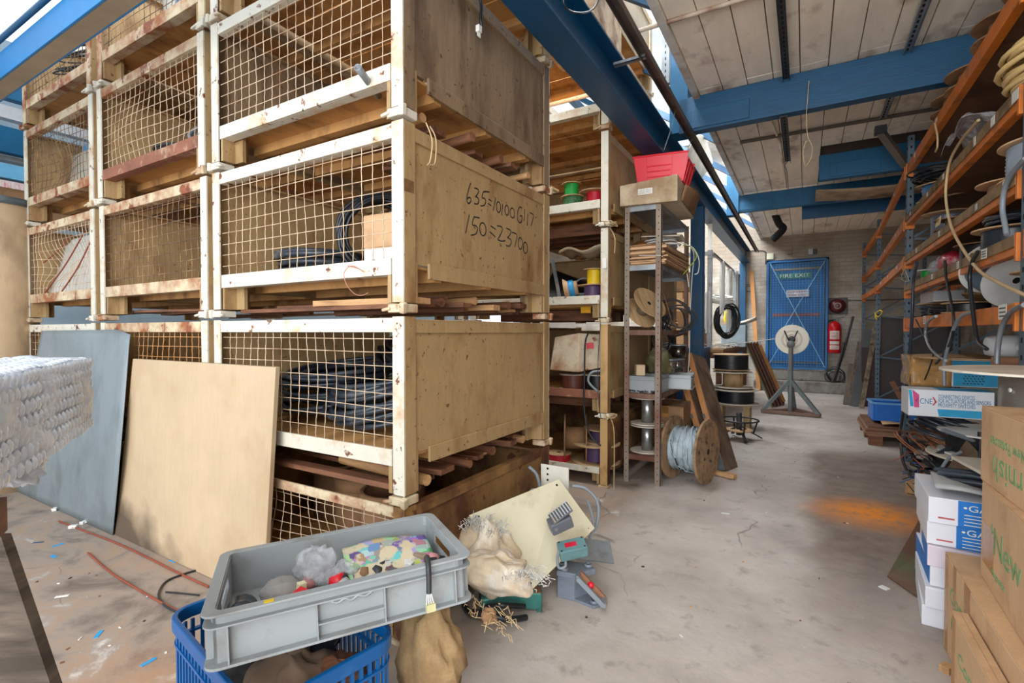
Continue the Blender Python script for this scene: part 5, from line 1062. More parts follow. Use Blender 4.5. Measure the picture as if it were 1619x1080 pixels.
solo('split_timber', MB().bar((-.12,.03,.02),(.12,-.02,.02),.05,.03).bar((.05,0,.022),(.13,-.02,.022),.052,.032), woodl, 'short split pale timber lying on the floor at the foot of the leaning boards', 'timber', None, (-.60,4.42,.002), (0,0,-.15))
t = thing('stool_base','black round footrest ring and splayed legs of a stool behind the leaning boards','stool',(-.62,6.05,0))
m = MB(); m.tube([(.2*math.cos(a*PI/14),.2*math.sin(a*PI/14),.22) for a in range(28)],.009,8,True); m.build('foot_ring', black, t)
for a in range(4): q = a*PI/2+.4; MB().bar((.2*math.cos(q),.2*math.sin(q),.22),(.15*math.cos(q),.15*math.sin(q),.06),.015,.012).build('strut', black, t)
for a in range(4): q = a*PI/2+.4; MB().bar((.03*math.cos(q),.03*math.sin(q),.14),(.24*math.cos(q),.24*math.sin(q),.02),.03,.014).build('leg', black, t)
MB().lathe([(0,.30),(.03,.30),(.03,.05),(0,.05)],14).build('stem', steeld, t)
MB().lathe([(.03,.10),(.14,.10),(.14,.115),(.03,.115)],24).build('tray', card, t)
# stack of reels under the bench end
xs, ys = -.78, 6.85
reel('cable_reel','wide reel of black cable at the top of the stack under the bench','reel',(xs-.02,ys,.72),(0,0,0),.22,.1,.2,.2,.01,flange,mat('dark_brown_cable',(34,32,34),.4),None,'reels stacked beyond the leaning boards',.008)
reel('empty_reel','pale wooden reel below the black one in the stack','reel',(xs,ys,.50),(0,0,.2),.23,.12,.2,.2,.012,flangew,None,flange,'reels stacked beyond the leaning boards')
reel('cable_reel','reel with a dark rubber rim at the bottom of the stack','reel',(xs+.03,ys,.30),(0,0,.2),.27,.12,.22,.18,.012,flangew,black,None,'reels stacked beyond the leaning boards',.01)
t = thing('plywood_stand','plywood box stand under the stack of reels','stand',(xs+.02,ys,0)); MB().box(-.2,.2,-.15,.15,.27,.295).build('top', flange, t); MB().box(.12,.19,-.16,.14,0,.27).build('side_panel', mat('paint_splashed_ply',(170,142,100),.7,0,.2,8,(1,1,1),.1,(110,130,90),.25,9), t); MB().box(-.19,-.12,-.15,.14,0,.27).build('side_panel', flange, t)
t = thing('workbench','wooden workbench piled with wire against the back left of the aisle','bench',(-1.0,8.3,0)); MB().box(-.75,.06,-1.1,2.4,.92,.965).build('worktop', mat('bench_wood',(150,112,76),.7,0,.2,4,(8,1,1)), t, bevel=.003)
MB().box(-.72,.03,-1.06,2.36,.84,.92).build('apron', woodb, t)
for x,y in ((.0,-1.05),(.0,2.3),(-.7,-1.05),(-.7,2.3),(.0,.6)): MB().box(x-.035,x+.035,y-.035,y+.035,0,.92).build('leg', woodb, t)
carton('storage_case','pale blue grey plastic case standing on the bench',(-.98,8.75,.966),(0,0,.05),.36,.5,.34,mat('pale_blue_case',(160,182,196),.4),False,None,'case',bev=.012)
m = MB(); rn = random.Random(6)
for q in range(26):
    a = rn.random()*6; p = Vector((rn.uniform(-.35,.22),rn.uniform(-.35,.45),.012+.02*rn.random())); m.tube(spline([p, p+Vector((.12*math.cos(a),.15*math.sin(a),.03)), p+Vector((.2*math.cos(a+.8),.2*math.sin(a+.8),.015)), p+Vector((.15*math.cos(a+2),.2*math.sin(a+2),.0))],4),.005,5)
solo('wire_heap', m, whitec, 'tangled heap of white wire offcuts on the bench', 'wire heap', None, (-1.05,7.75,.966))['kind'] = 'stuff'
solo('yellow_bag', blob(.13,.7,.7,1.2,.3,2.5,seed=41,flat=.3), mat('bright_yellow_plastic',(244,212,20),.4,0,.1,6), 'bright yellow plastic bag on the case on the bench', 'bag', None, (-1.03,8.68,1.43))
m = MB(); m.sheet(lambda u,v: (.4*(u-.5)*(1),.3*(v-.5),.10*u*u+.02*math.sin(6*v)),10,6); solo('paper_sheaf', m, flangew, 'curled sheaf of pale cardboard sheets beside the yellow bag', 'paper', None, (-.86,8.75,1.32), solid=.02)
# hanging bundles on a galvanised rack upright above the bench
t = thing('galvanised_rack','galvanised rack upright holding hanging wire bundles beyond the blue column','rack',(-1.12,7.2,.965)); MB().box(-.03,.03,-.003,.003,0,1.35).box(.027,.03,0,.05,0,1.35).build('upright', steel, t); MB().box(-.55,.03,-.01,.03,1.28,1.33).build('cross_bar', steel, t)
MB().box(-.03,.03,-.003,.003,1.35,2.1).build('upper_post', paper, t); MB().box(.07,.10,-.3,2.75,1.24,1.27).build('hanging_bar', steel, t); MB().box(-.03,.10,-.01,.02,1.24,1.27).build('arm', steel, t)
for i,(lab,x,y,mt,R) in enumerate((('black cable coil hanging on the rack above the bench',-1.02,7.9,black,.20),('dark cable coil hanging behind the black one',-1.06,8.05,bluebk,.19))): coil('cable_coil',lab,(x,y,1.36),(PI/2,.1,.95),R=R,r=.011,turns=7,h=.07,mt=mt,jit=.02,seed=60+i,squash=1.15,group='coils hanging above the bench')
def hank(lab, x, y, zt, L, w, n, r, mt, seed, group=None):
    m = MB(); rn = random.Random(seed)
    for i in range(n):
        o = Vector((rn.uniform(-.03,.03),rn.uniform(-.04,.04),rn.uniform(-.03,.0))); l = L*rn.uniform(.85,1.05); ww = w*rn.uniform(.6,1.1)
        m.tube(spline([o+Vector((0,-ww,-l)),o+Vector((0,-ww,-l*.3)),o+Vector((0,-ww*.6,-.03)),o+Vector((0,0,.0)),o+Vector((0,ww*.6,-.03)),o+Vector((0,ww,-l*.3)),o+Vector((0,ww*.8,-l))],4),r,5)
    return solo('wire_hank', m, mt, lab, 'wire hank', group, (x,y,zt))
hank('white wire hank draped over the rack bar above the bench', -1.0, 7.55, 2.2, .75, .06, 8, .006, whitec, 1)
hank('second white wire hank hanging down to the yellow bag', -.98, 8.1, 2.15, .9, .1, 12, .006, whitec, 2)
hank('pale grey wire hank hanging close to the back wall', -.98, 8.9, 2.2, 1.0, .08, 10, .008, greyi, 3)
hank('small white wire bundle hanging by the blue column', -1.12, 7.0, 1.75, .55, .03, 5, .004, whitec, 4)
coil('cable_coil','white cable coil resting above the black coils',(-1.04,7.8,1.62),(.2,.1,0),R=.13,r=.01,turns=7,h=.08,mt=whitec,jit=.015,seed=66)
solo('switchgear_panel', MB().box(-.03,.03,-.25,.25,0,.9), mat('pale_grey_panel',(170,180,188),.5,0,.1,5), 'pale grey perforated panel hanging behind the white wires','panel',None,(-1.05,9.6,1.31))
solo('orange_tag', MB().box(-.002,.002,-.04,.04,0,.12), mat('orange_tag',(232,90,40),.5), 'small orange red tag among the hanging wires', 'tag', None, (-1.02,8.6,2.10))
for i,(z,mt) in enumerate(((1.0,card),(1.28,cardd),(1.52,card),(1.80,cardd))): carton('cardboard_box',['lowest brown carton stacked beyond the blue column','second brown carton beyond the blue column','third brown carton beyond the blue column','top brown carton beyond the blue column'][i],(-1.5,7.6,z-.03),(0,0,.05*i),.5,.6,.27,mt,True)
for i in range(5): coil('cable_coil',['dark coil hanging deepest behind the shelving','dark coil hanging behind the shelving beside the cartons','dark coil at shoulder height behind the shelving','dark coil low behind the shelving','dark coil slumped behind the shelving on the floor'][i],(-1.3-.1*(i%2),5.2+.22*i,[1.1,1.35,.9,.6,.12][i]),(PI/2 if i<4 else 0,.1,.9),R=.14,r=.009,turns=6,h=.07,mt=[black,bluebk,greyc,black,bluebk][i],jit=.02,seed=70+i,group='coils behind the shelving')
solo('blue_cabinet', MB().box(-.28,.28,-.3,.3,0,1.0), mat('navy_cabinet',(20,60,104),.5,0,.2,4), 'dark blue cabinet beyond the shelving below the hanging cord', 'cabinet', None, (-1.36,6.75,0), bevel=.004)
# leaning frames against bench end
for i in range(4):
    plank('leaning_board',['foremost greenish board leaning at the bench end','second brown board leaning at the bench end','third brown board leaning at the bench end','rearmost frayed board leaning at the bench end'][i],(-.42+.045*i,9.0+.1*i,.004),(-.80+.035*i,8.9+.1*i,1.02),.018,.3,[mat('green_grey_board',(128,122,92),.7),woodb,mat('maroon_board',(110,78,72),.7),woodb][i],None,'board',(0,1,.2))
solo('cork_block', MB().bar((0,0,0),(.36,.04,-.92),.05,.03,(0,1,0)), mat('crumbly_edge',(176,124,76),.9,0,.4,40,(1,1,1),.6), 'ragged crumbly brown edge strip on the rearmost leaning board', 'strip', None, (-.64,9.22,.98))
plank('timber_length','long orange timber standing against the back wall left of the fire door',(-.80,WY-.40,.01),(-.98,WY-.03,2.5),.075,.03,mat('orange_timber',(196,136,76),.6,0,.15,4,(8,8,.6)),None,'timber',(0,1,0))
# reel stand with white reel
t = thing('reel_stand','grey steel floor stand with triangular base and two prongs holding the white reel','stand',(-.17,8.30,0))
gs_ = mat('stand_grey_paint',(112,122,122),.5,.1,.2,5,(1,1,1),.1,(140,100,84),.25,6)
MB().cyl((0,0,.30),(0,0,1.02),.036,.030,18).build('post', gs_, t)
A = [(-.36,-.10,.03),(.36,-.16,.03),(.05,.34,.03)]
for i in range(3): MB().bar(A[i],A[(i+1)%3],.06,.04).build('base_bar', mat('rusty_base_bar',(136,104,90),.6,.1,.25,6), t, bevel=.003)
for i in range(3): MB().bar((0,0,.50),A[i],.055,.05).build('brace', gs_, t, bevel=.003)
MB().cyl((0,-.02,0),(0,-.02,.4),.03,n=14).build('stub', gs_, t)
MB().lathe([(0,0),(.055,0),(.055,.05),(0,.05)],18,(0,-.03,1.02),(0,1,0)).build('bearing', gs_, t)
for s in (-1,1): MB().cyl((.01*s,-.02,1.03),(.085*s,-.02,1.22),.009,n=8).build('prong', steeld, t)
t = thing('white_reel','large white plastic reel mounted on the grey floor stand','reel',(-.16,8.36,1.09),(PI/2-.02,0,-.08))
MB().lathe([(.02,0),(.215,0),(.215,.012),(.02,.012)],48,closed=True,sm=False).build('flange', mat('white_reel_plastic',(232,226,208),.45,0,.05,3), t)
MB().lathe([(.02,-.12),(.215,-.12),(.215,-.108),(.02,-.108)],48,closed=True,sm=False).build('flange', mat('white_reel_plastic',()), t); MB().lathe([(.06,-.108),(.13,-.108),(.13,0),(.06,0)],32).build('core', flangew, t)
m = MB(); m.lathe([(.11,.012),(.125,.016),(.14,.012)],40); m.lathe([(.06,.012),(.07,.017),(.08,.012)],30); m.build('ring_moulding', flangew, t)
MB().lathe([(0,.012),(.05,.012),(.05,.02),(0,.02)],24).build('hub', steeld, t)
rolled('white_cable','white cable pulled from the bench across to the white reel','cable',[(-1.0,8.0,1.03),(-.7,8.1,1.05),(-.38,8.3,1.1)],.006,whitec)

# ---------------------------------------------------------------- back wall: fire door with mesh cage, signs, bell, extinguisher
dl, dr_, db, dt = -.655, .36, .47, 2.63
DX = (dl+dr_)/2
m = MB(); n = 9; wd = (dr_-dl-.06)/n
for i in range(n): m.box(dl+.03+i*wd+.003,dl+.03+(i+1)*wd-.003,WY-.05,WY-.02,db+.02,dt-.02)
door = struct('door_1', m, mat('door_blue',(4,96,164),.5,0,.12,3,(1,1,.5)))
m = MB(); m.box(dl-.04,dl+.02,WY-.1,WY,db-.02,dt+.04).box(dr_-.02,dr_+.04,WY-.1,WY,db-.02,dt+.04).box(dl-.04,dr_+.04,WY-.1,WY,dt-.01,dt+.05); m.build('door_frame', mat('dark_blue_frame',(12,58,104),.5), door)
m = MB(); m.box(dl+.08,dr_-.10,WY-.075,WY-.05,1.52,1.58); m.build('push_bar', mat('red_brown_bar',(150,74,40),.5), door)
m = MB(); m.box(dl+.06,dr_-.08,WY-.07,WY-.05,.56,.60); m.build('kick_rail', mat('brown_rail',(96,90,84),.5), door)
m = MB(); m.box(dl+.08,dr_-.08,WY-.08,WY-.05,2.46,2.50); m.build('top_batten', mat('straw_batten',(156,140,96),.6), door)
t = thing('mesh_guard','light blue welded mesh guard over the fire door','mesh',(DX,WY-.16,db)); W_, H_ = (dr_-dl)+.02, dt-db
m = MB()
for i in range(21): x = -W_/2+W_*i/20; m.bar((x,0,0),(x,0,H_),.005,.005)
for i in range(43): z = H_*i/42; m.bar((-W_/2,0,z),(W_/2,0,z),.004,.004)
m.build('wires', mat('blue_wire',(70,150,205),.4), t)
m = MB(); 
for x in (-W_/2,W_/2): m.bar((x,0,0),(x,0,H_),.03,.03)
m.bar((-W_/2,0,0),(W_/2,0,0),.03,.03); m.bar((-W_/2,0,H_),(W_/2,0,H_),.03,.03); m.build('guard_frame', mat('guard_blue',(24,110,176),.45), t)
m = MB(); m.bar((-W_/2+.04,-.01,H_-.02),(W_/2-.02,-.01,.03),.012,.012); m.bar((W_/2-.03,-.01,H_-.02),(-W_/2+.25,-.01,H_*.33),.012,.012); m.bar((-.06,-.01,H_*.42),(-W_/2+.02,-.01,.03),.01,.01); m.build('diagonal_rods', mat('pale_blue_rod',(140,196,226),.4), t)
def sign(name, lab, c, w, h, bgm, rows, tm):
    t = thing(name, lab, 'sign', c); MB().box(-w/2,w/2,0,.004,-h/2,h/2).build('plate', bgm, t)
    for body, s, wt, z in rows: text(body, s, tm, t, Matrix.Translation((0,-.001,z)) @ Matrix.Rotation(PI/2,4,'X'), width=wt)
    return t
sign('fire_exit_sign','green FIRE EXIT sign at the top of the blue door', tuple(at(1256,436,Y=WY-.09)), .60,.11, mat('sign_green',(18,120,78),.4,emit=0), [('FIRE EXIT',.105,.52,0)], paper)
sign('keep_clear_sign','white sign with red capitals at the middle of the fire door', tuple(at(1261,464,Y=WY-.09)), .40,.145, mat('sign_white',(226,222,220),.4), [('KEEP CLEAR',.055,.34,.033),('FIRE EXIT',.055,.30,-.033)], mat('sign_red',(176,32,44),.5))
t = thing('alarm_bell','dark red round alarm bell on a square base beside the fire door','bell',tuple(at(1324,484,Y=WY-.02)))
MB().box(-.165,.165,-.02,.02,-.165,.165).build('base', mat('bell_base',(90,88,86),.6), t, bevel=.01); MB().lathe([(0,.09),(.05,.088),(.11,.07),(.14,.03),(.145,0),(0,0)],36,(0,-.02,0),(0,-1,0)).build('gong', mat('bell_red',(86,28,30),.35), t)
MB().lathe([(.045,.092),(.055,.096),(.065,.09)],30,(0,-.02,0),(0,-1,0)).build('ring', mat('bell_ring',(150,120,112),.4), t); MB().lathe([(0,.088),(.018,.1),(0,.102)],16,(0,-.02,0),(0,-1,0)).build('centre_nut', mat('bell_ring',()), t)
t = thing('fire_extinguisher','red fire extinguisher with white labels hanging below the alarm bell','extinguisher',tuple(at(1319,558,Y=WY-.13)))
MB().lathe([(0,0),(.105,.0),(.115,.02),(.115,.50),(.10,.56),(.055,.60),(.03,.62),(0,.62)],36).build('cylinder', mat('extinguisher_red',(206,16,28),.3,0,.06,3), t)
MB().box(-.02,.02,-.02,.02,.61,.66).build('valve', black, t); MB().bar((-.02,0,.66),(.15,0,.70),.025,.012).build('handle', black, t); MB().bar((-.02,0,.64),(.12,0,.645),.025,.01).build('lever', black, t)
MB().tube(spline([(-.02,0,.64),(-.1,-.01,.62),(-.15,-.01,.5),(-.155,0,.3),(-.15,0,.05),(-.155,0,-.1)],6),.014,8).build('hose', black, t)
def curved(z0_, z1_, a0, a1, r): 
    m = MB(); n = 10; vs = [(r*math.sin(a0+(a1-a0)*i/n),-r*math.cos(a0+(a1-a0)*i/n),z) for z in (z0_,z1_) for i in range(n+1)]; return m.add(vs,[(i,i+1,n+2+i,n+1+i) for i in range(n)],True)
for z0_, z1_ in ((.27,.43),(.17,.23),(.07,.15)): xlab = curved(z0_,z1_,-.75,.7,.1165).build('label', paper, t)
m = MB()
for q in range(5): c_ = curved(.285+.026*q,.295+.026*q,-.6,.5,.1172); m.add(c_.v,c_.f)
for q in range(3): c_ = curved(.082+.02*q,.088+.02*q,-.6,.4,.1172); m.add(c_.v,c_.f)
m.build('label_print', mat('label_red_print',(190,90,90),.6), xlab)
MB().box(-.03,.03,.1,.13,.2,.5).build('bracket', black, t)
for px_, py_, w, h, mt, lab, cat in ((1218,406,.13,.13,mat('cream_box',(206,202,176),.5),'cream square junction box above the left of the fire door','box'),(1282,398,.09,.12,greyi,'small pale grey sensor above the fire door','sensor'),(1288,398,.08,.1,steeld,'dark fitting beside the pale sensor above the door','fitting'),(1249,399,.09,.09,mat('faded_disc',(140,126,112),.7),'faded round fitting above the fire door','fitting')):
    solo('wall_box', MB().box(-w/2,w/2,-.05,0,-h/2,h/2), mt, lab, cat, None, tuple(at(px_,py_,Y=WY)), bevel=.008)
rolled('wall_conduit','thin dark conduit running down the back wall to the cream box','conduit',[at(a_,b_,Y=WY-.02) for a_,b_ in ((1180,397),(1200,396),(1210,398),(1210.5,405),(1210.5,418))],.009,steeld,k=6)
rolled('wall_conduit','thin dark cable running along the back wall at bell height','conduit',[at(a_,b_,Y=WY-.02) for a_,b_ in ((1330,474),(1360,475),(1400,474),(1440,473))],.008,steeld,k=4)
t = thing('wall_hook','small wire bracket on the wall left of the orange timber','hook',tuple(at(1181,455,Y=WY-.02))); MB().tube([(-.08,-.02,-.08),(.08,-.02,-.08),(.08,-.02,.02),(-.06,-.02,.02),(-.02,-.02,.07),(.06,-.02,.06)],.008,6).build('wire', black, t)
# rods and planks leaning right of the extinguisher
for i,(b_,t_,w,mt,lab) in enumerate((((1341,640),(1359,540),.05,woodg,'pale grey narrow board leaning nearest the extinguisher'),((1350,643),(1372,522),.13,mat('charcoal_board',(92,92,92),.7,0,.2,6),'dark grey board leaning in the middle of the group by the rack'),((1362,646),(1384,518),.06,mat('ragged_board',(150,132,110),.9,0,.4,14,(1,1,1),.6,(80,66,54),.4,9),'ragged edged board leaning at the right of the group by the rack'),((1336,640),(1345,575),.06,mat('grey_brown_board',(110,98,86),.8),'short dark board leaning behind the narrow one'),((1386,600),(1378,540),.1,mat('torn_board',(140,122,100),.9),'torn piece of board behind the ragged one'))):
    yb = [9.3,9.0,8.7,9.9,9.9][i]; a = at(b_[0],b_[1],Z=0) if i < 4 else at(1386,640,Z=0); q = at(t_[0],t_[1],Y=a.y+.35); plank('leaning_board',lab,(a.x,a.y,.004),tuple(q),w,.022,mt,None,'board',(0,1,.3))
rolled('leaning_rod','thin dark pole leaning on the wall right of the extinguisher','pole',[(.45,11.45,.0),(.66,11.5,.85),(.80,11.55,1.5)],.02,steeld)
rolled('leaning_rod','second dark pole leaning below the extinguisher','pole',[(.40,11.40,.0),(.58,11.45,.6),(.66,11.5,1.0)],.02,steeld)
coil('cable_coil','coil of dark wire hanging low on the wall below the extinguisher',(.52,11.5,.35),(PI/2,0,0),R=.13,r=.008,turns=4,h=.04,mt=black,jit=.03,seed=90)
solo('wooden_sheet', MB().box(0,.95,-.012,.012,0,1.42), mat('dark_brown_panel',(50,38,34),.5,0,.3,4,(1,1,1),.05), 'large dark brown panel standing in the far bay of the rack','panel',None,tuple(at(1391,612,Y=9.7).xy)+(.02,), (0,0,-.05))
solo('dark_cabinet', MB().box(0,.6,-.2,.2,0,.95), mat('dark_maroon_box',(64,44,40),.6,0,.25,4), 'dark brown box behind the ragged leaning boards','cabinet',None,(.80,9.95,0), (0,0,0))
# ---------------------------------------------------------------- orange pallet racking on the right
RX = .80; LV = [1.323,1.627,1.897,2.26,2.735]; XB = 1.75
def post(t, x, y, zt, mt=upr, h0=0):
    o = t.location; m = MB(); m.box(x-o.x-.0,x-o.x+.05,y-o.y-.04,y-o.y+.04,h0,zt); up = m.build('upright', mt, t, bevel=.003)
    m = MB()
    for q in range(int((zt-h0)/.075)): m.cbox((x-o.x+.025,y-o.y-.041,h0+.04+q*.075),(.012,.003,.022)); m.cbox((x-o.x-.001,y-o.y,h0+.04+q*.075),(.003,.012,.022))
    m.build('slots', hole, up)
RK = thing('pallet_rack', 'long orange beamed racking with blue grey uprights, loaded with cable reels', 'rack', (RX,2.93,0))
class Sub:
    def __init__(s, x, y): s.dx, s.dy = x-RX, y-2.93
def rack(ya, yb, xa, xb, levels, decks=True, tops=3.0, facing=True, nearpost=True, farpost=True):
    t = RK; ox, oy = xa-RX, ya-2.93
    if nearpost: post(t, xa, ya, tops); post(t, xa+.9, ya, tops)
    if farpost: post(t, xb, yb, tops); post(t, xb+.9, yb, tops)
    for y, x in (((yb-ya, xb-xa),) if farpost else ())+(((0,0),) if nearpost else ()):
        for i in range(4):
            for p_, q_ in ((((x+.04,y,.2+i*.62),(x+.88,y,.75+i*.62)),((x+.88,y,.73+i*.62),(x+.04,y,.82+i*.62)))): MB().bar((p_[0]+ox,p_[1]+oy,p_[2]),(q_[0]+ox,q_[1]+oy,q_[2]),.02,.02).build('brace', upr, t)
    dx = xb-xa; L = yb-ya
    def sh(m): m.v = [v+Vector((ox,oy,0)) for v in m.v]; return m
    for k, z in enumerate(levels):
        for bx in (0, .87):
            sh(MB().bar((bx+.015,.042,z-.045),(bx+dx+.015,L-.042,z-.045),.045,.085)).build('beam', orange, t, bevel=.003)
            for yy, xx, s_ in ((.05,0,1),(L-.05,dx,-1)): sh(MB().box(bx+xx-.014,bx+xx+.055,yy-.012,yy+.012,z-.12,z+.005)).build('beam_connector', orange, t, bevel=.002)
        if decks:
            m = MB(); vs = [(.045,.045,z-.012),(.85,.045,z-.012),(.85+dx,L-.045,z-.012),(.045+dx,L-.045,z-.012)]; m.add(vs+[(a,b,c+.012) for a,b,c in vs],[(3,2,1,0),(4,5,6,7),(0,1,5,4),(1,2,6,5),(2,3,7,6),(3,0,4,7)]); sh(m).build('deck', mat('rack_chipboard',(128,90,60),.8,0,.2,12,(1,1,1),.1,(84,58,40),.3,3), t)
            if facing and k > 0 and k < 4: sh(MB().bar((-.012,.06,z-.028),(dx-.012,L-.06,z-.028),.008,.052)).build('dusty_edge_strip', dusty, t, bevel=.001)
rack(2.93, 5.83, RX, .80, LV)
rack(5.83, 9.33, .80, .935, LV[2:], False, 2.9, False, False)
rack(9.33, 11.6, .935, .945, LV[2:], False, 2.9, False, False)
rack(.9, 2.93, RX+.03, RX, LV, True, 3.0, True, False, False)
for y_ in (.9,): post(RK, RX+.03, y_, 3.0); post(RK, RX+.93, y_, 3.0)
# stickers along the beams
rn = random.Random(44); STK = [(0,3.15,.11,.07),(0,4.9,.08,.06),(1,3.4,.09,.05),(1,3.9,.05,.04),(1,4.6,.05,.035),(1,5.3,.05,.03),(2,3.1,.08,.05),(2,3.55,.04,.03),(2,4.4,.05,.035),(2,5.2,.05,.035),(3,3.0,.08,.05),(3,3.3,.06,.045),(3,3.6,.04,.05),(3,4.3,.05,.035),(3,4.8,.05,.03),(3,5.5,.05,.03),(4,4.6,.04,.03),(4,5.4,.05,.04)]
LW = ['lowest','second','third','fourth','top']
for k,y,w,h in STK:
    n_ = sorted([q[1] for q in STK if q[0]==k]).index(y)
    t = thing('beam_label', 'white paper label on the '+LW[k]+' loaded rack beam, '+ORD[n_]+' from the camera end', 'label', (RX-.0185 if 0<k<4 else RX-.0085,y,LV[k]-.03), (rn.uniform(-.06,.06),0,0), 'paper labels on the rack beams')
    MB().box(0,.001,-w/2,w/2,-h/2,h/2).build('paper', paper, t)
    if k < 3:
        m = MB()
        for q in range(3): m.box(-.0006,0,-w*.4,w*.38,-h*.32+q*h*.26,-h*.32+q*h*.26+h*.09)
        m.build('print', steeld, t)
for y,x,k in ((6.8,.84,2),(7.6,.87,2),(8.6,.91,2),(6.6,.83,1),(7.8,.87,1),(8.9,.92,1),(7.4,.86,0),(8.3,.89,0),(6.4,.82,0)):
    solo('beam_label', MB().box(-.0005,.0005,-.03,.03,-.015,.02), paper, 'small white label on the '+['lower','middle','upper'][k]+' bare far beam, at its '+['near end','middle','far end'][0 if y<7 else 1 if y<8.1 else 2],'label','paper labels on the middle bay',(x-.012,y,[1.897,2.26,2.735][k]-.04))
# goods on the racks
gr = 'reels on the orange racking'
def rr_(lab, x, y, k, rf, w, rw, wm, rot=(0,0,0), dz=0, fm=flange, core=None, ridge=.006, cup=0, g=gr): return reel('cable_reel', lab, 'reel', (x,y,LV[k]+.001+dz), rot, rf, rw*.6, rw, w, .007, fm, wm, core, g, ridge, cup=cup)
# level 0 (1.323)
rr_('flat empty reel under the white box at the left of the lowest shelf', 1.0,5.55,0,.16,.12,.07,None,core=alum)
carton('white_box','long white box lying on the flat reel at the left of the lowest shelf',(1.0,5.5,LV[0]+.125),(0,0,.1),.2,.34,.09,mat('white_carton',(222,224,228),.5),False)
rr_('silver cored empty reel tilted on the lowest shelf', 1.02,5.05,0,.15,.12,.06,None,core=alum,dz=.0,fm=flangew)
coil('wire_coil','small coil of blue grey wire at the left of the lowest shelf',(.92,5.3,LV[0]+.002),R=.08,r=.005,turns=9,h=.05,mt=bluebk,jit=.01,seed=101)
rr_('dark reel tilted up against the blue banded one on the lowest shelf', 1.1,4.45,0,.19,.14,.15,black,(.0,.28,.1),dz=.08)
t = rr_('reel of grey blue cable tipped on its side with a blue banded white flange', .99,3.72,0,.155,.24,.13,mat('slate_cable',(104,128,146),.45,0,.1,20,(1,1,1),.1),(-1.15,0,.25),dz=.155,fm=mat('white_card_flange',(222,222,216),.6))
m = MB(); m.box(-.15,.15,-.018,.012,.2405,.2425); m.build('blue_band', mat('band_blue',(40,140,190),.5), t); MB().lathe([(.0,.2405),(.05,.2405),(.05,.243),(0,.243)],24).build('centre_hole', hole, t)
rr_('white cable reel with a brown flange at the right of the lowest shelf', .98,3.12,0,.17,.15,.13,whitec,ridge=.01)
rr_('thin green wire reel lying flat behind the tilted ones', 1.3,4.7,0,.15,.06,.12,green)
rr_('brown flanged reel lying flat with black wire in the middle of the lowest shelf', .93,4.35,0,.14,.07,.11,black)
coil('wire_coil','coil of thin black leads on the lowest shelf edge',(.90,4.75,LV[0]+.002),R=.09,r=.005,turns=6,h=.03,mt=black,jit=.02,seed=102)
# level 1 (1.627)
rr_('small green wire spool with white flange at the left of the second shelf', .88,5.35,1,.07,.09,.045,green,fm=paper)
solo('red_plastic_roll', blob(.12,.6,1.5,.62,.15,2.5,seed=51,flat=.3), mat('red_wrapped',(190,36,62),.35,0,.25,6,(1,1,1),.2,(224,190,190),.3,7), 'red roll wrapped in clear film on the second shelf', 'roll', None, (.91,4.72,LV[1]+.08))
solo('plastic_wrap', blob(.10,.7,1.1,.8,.4,3,seed=52,flat=.2), film, 'clear film bunched at the end of the red roll', 'wrap', None, (.90,5.0,LV[1]+.07))
rr_('dark wire reel with warped flange right of the red roll', .98,4.25,1,.15,.13,.12,black,fm=cardd)
rr_('brown flanged reel of blue black cable on the second shelf', .95,3.62,1,.17,.12,.13,bluebk,fm=card)
rr_('tall brown wrapped reel at the right of the second shelf', 1.08,3.15,1,.2,.2,.16,mat('brown_wrap',(92,70,52),.3,0,.2,6),fm=cardd)
coil('cable_coil','loose coil of blue black cable on the second shelf',(.95,3.52,LV[1]+.125),R=.12,r=.007,turns=6,h=.04,mt=bluebk,jit=.02,seed=103)
# level 2 (1.897)
rr_('shiny dark cable reel with warped flanges left of the third shelf', .98,5.2,2,.17,.24,.11,mat('shiny_slate_cable',(104,110,124),.3,.2,.3,20),cup=.01,ridge=.008)
rr_('warped brown flanged reel with a yellow label on the third shelf', .98,4.55,2,.2,.1,.14,cardd,(.06,.0,0),fm=cardd,cup=-.012)
solo('yellow_label', MB().box(-.001,.001,-.07,.07,-.03,.03), mat('straw_label',(214,190,130),.6), 'straw yellow label on the flange edge of the warped reel', 'label', None, (.795,4.50,LV[2]+.07),(0,.1,0))
rr_('reel of silver wire with card flanges at the right of the third shelf', .98,3.2,2,.2,.17,.17,silver,(.0,-.0,0),ridge=.008,fm=card)
rr_('brown card reel lying under the grey hanging cable on the third shelf', .95,3.65,2,.15,.1,.1,cardd,fm=card)
# level 3 (2.26)
rr_('blue black hose reel at the left of the fourth shelf', .97,5.15,3,.2,.13,.16,mat('blue_sheen_hose',(60,110,160),.25,0,.3,5),(.1,-.1,0),ridge=.01)
coil('cable_coil','tangle of dark cables on the blue black hose reel',(.97,5.3,LV[3]+.17),R=.17,r=.007,turns=9,h=.1,mt=black,jit=.05,seed=104)
m = MB(); m.sheet(lambda u,v: (.16*(v-.5)-.05*u, -.75*u, .16*math.sin(PI*min(1,v+.1))*(1-.55*u)+.03*math.sin(9*u+5*v)),16,10); solo('plastic_bag', m, film, 'clear plastic bag slumping over the edge of the fourth shelf', 'bag', None, (.82,4.15,LV[3]+.01), solid=.002)
solo('pink_packet', MB().cbox((0,0,.03),(.08,.25,.05),(0,.2,0)), mat('pink_packet',(200,120,116),.5), 'pinkish packet inside the clear bag on the fourth shelf', 'packet', None, (.87,3.75,LV[3]), bevel=.012)
coil('cable_coil','large coil of pale yellow hose at the right of the fourth shelf',(1.0,3.05,LV[3]+.02),(.05,-.15,0),R=.2,r=.012,turns=13,h=.2,mt=mat('pale_yellow_hose',(206,176,118),.45),jit=.03,seed=105)
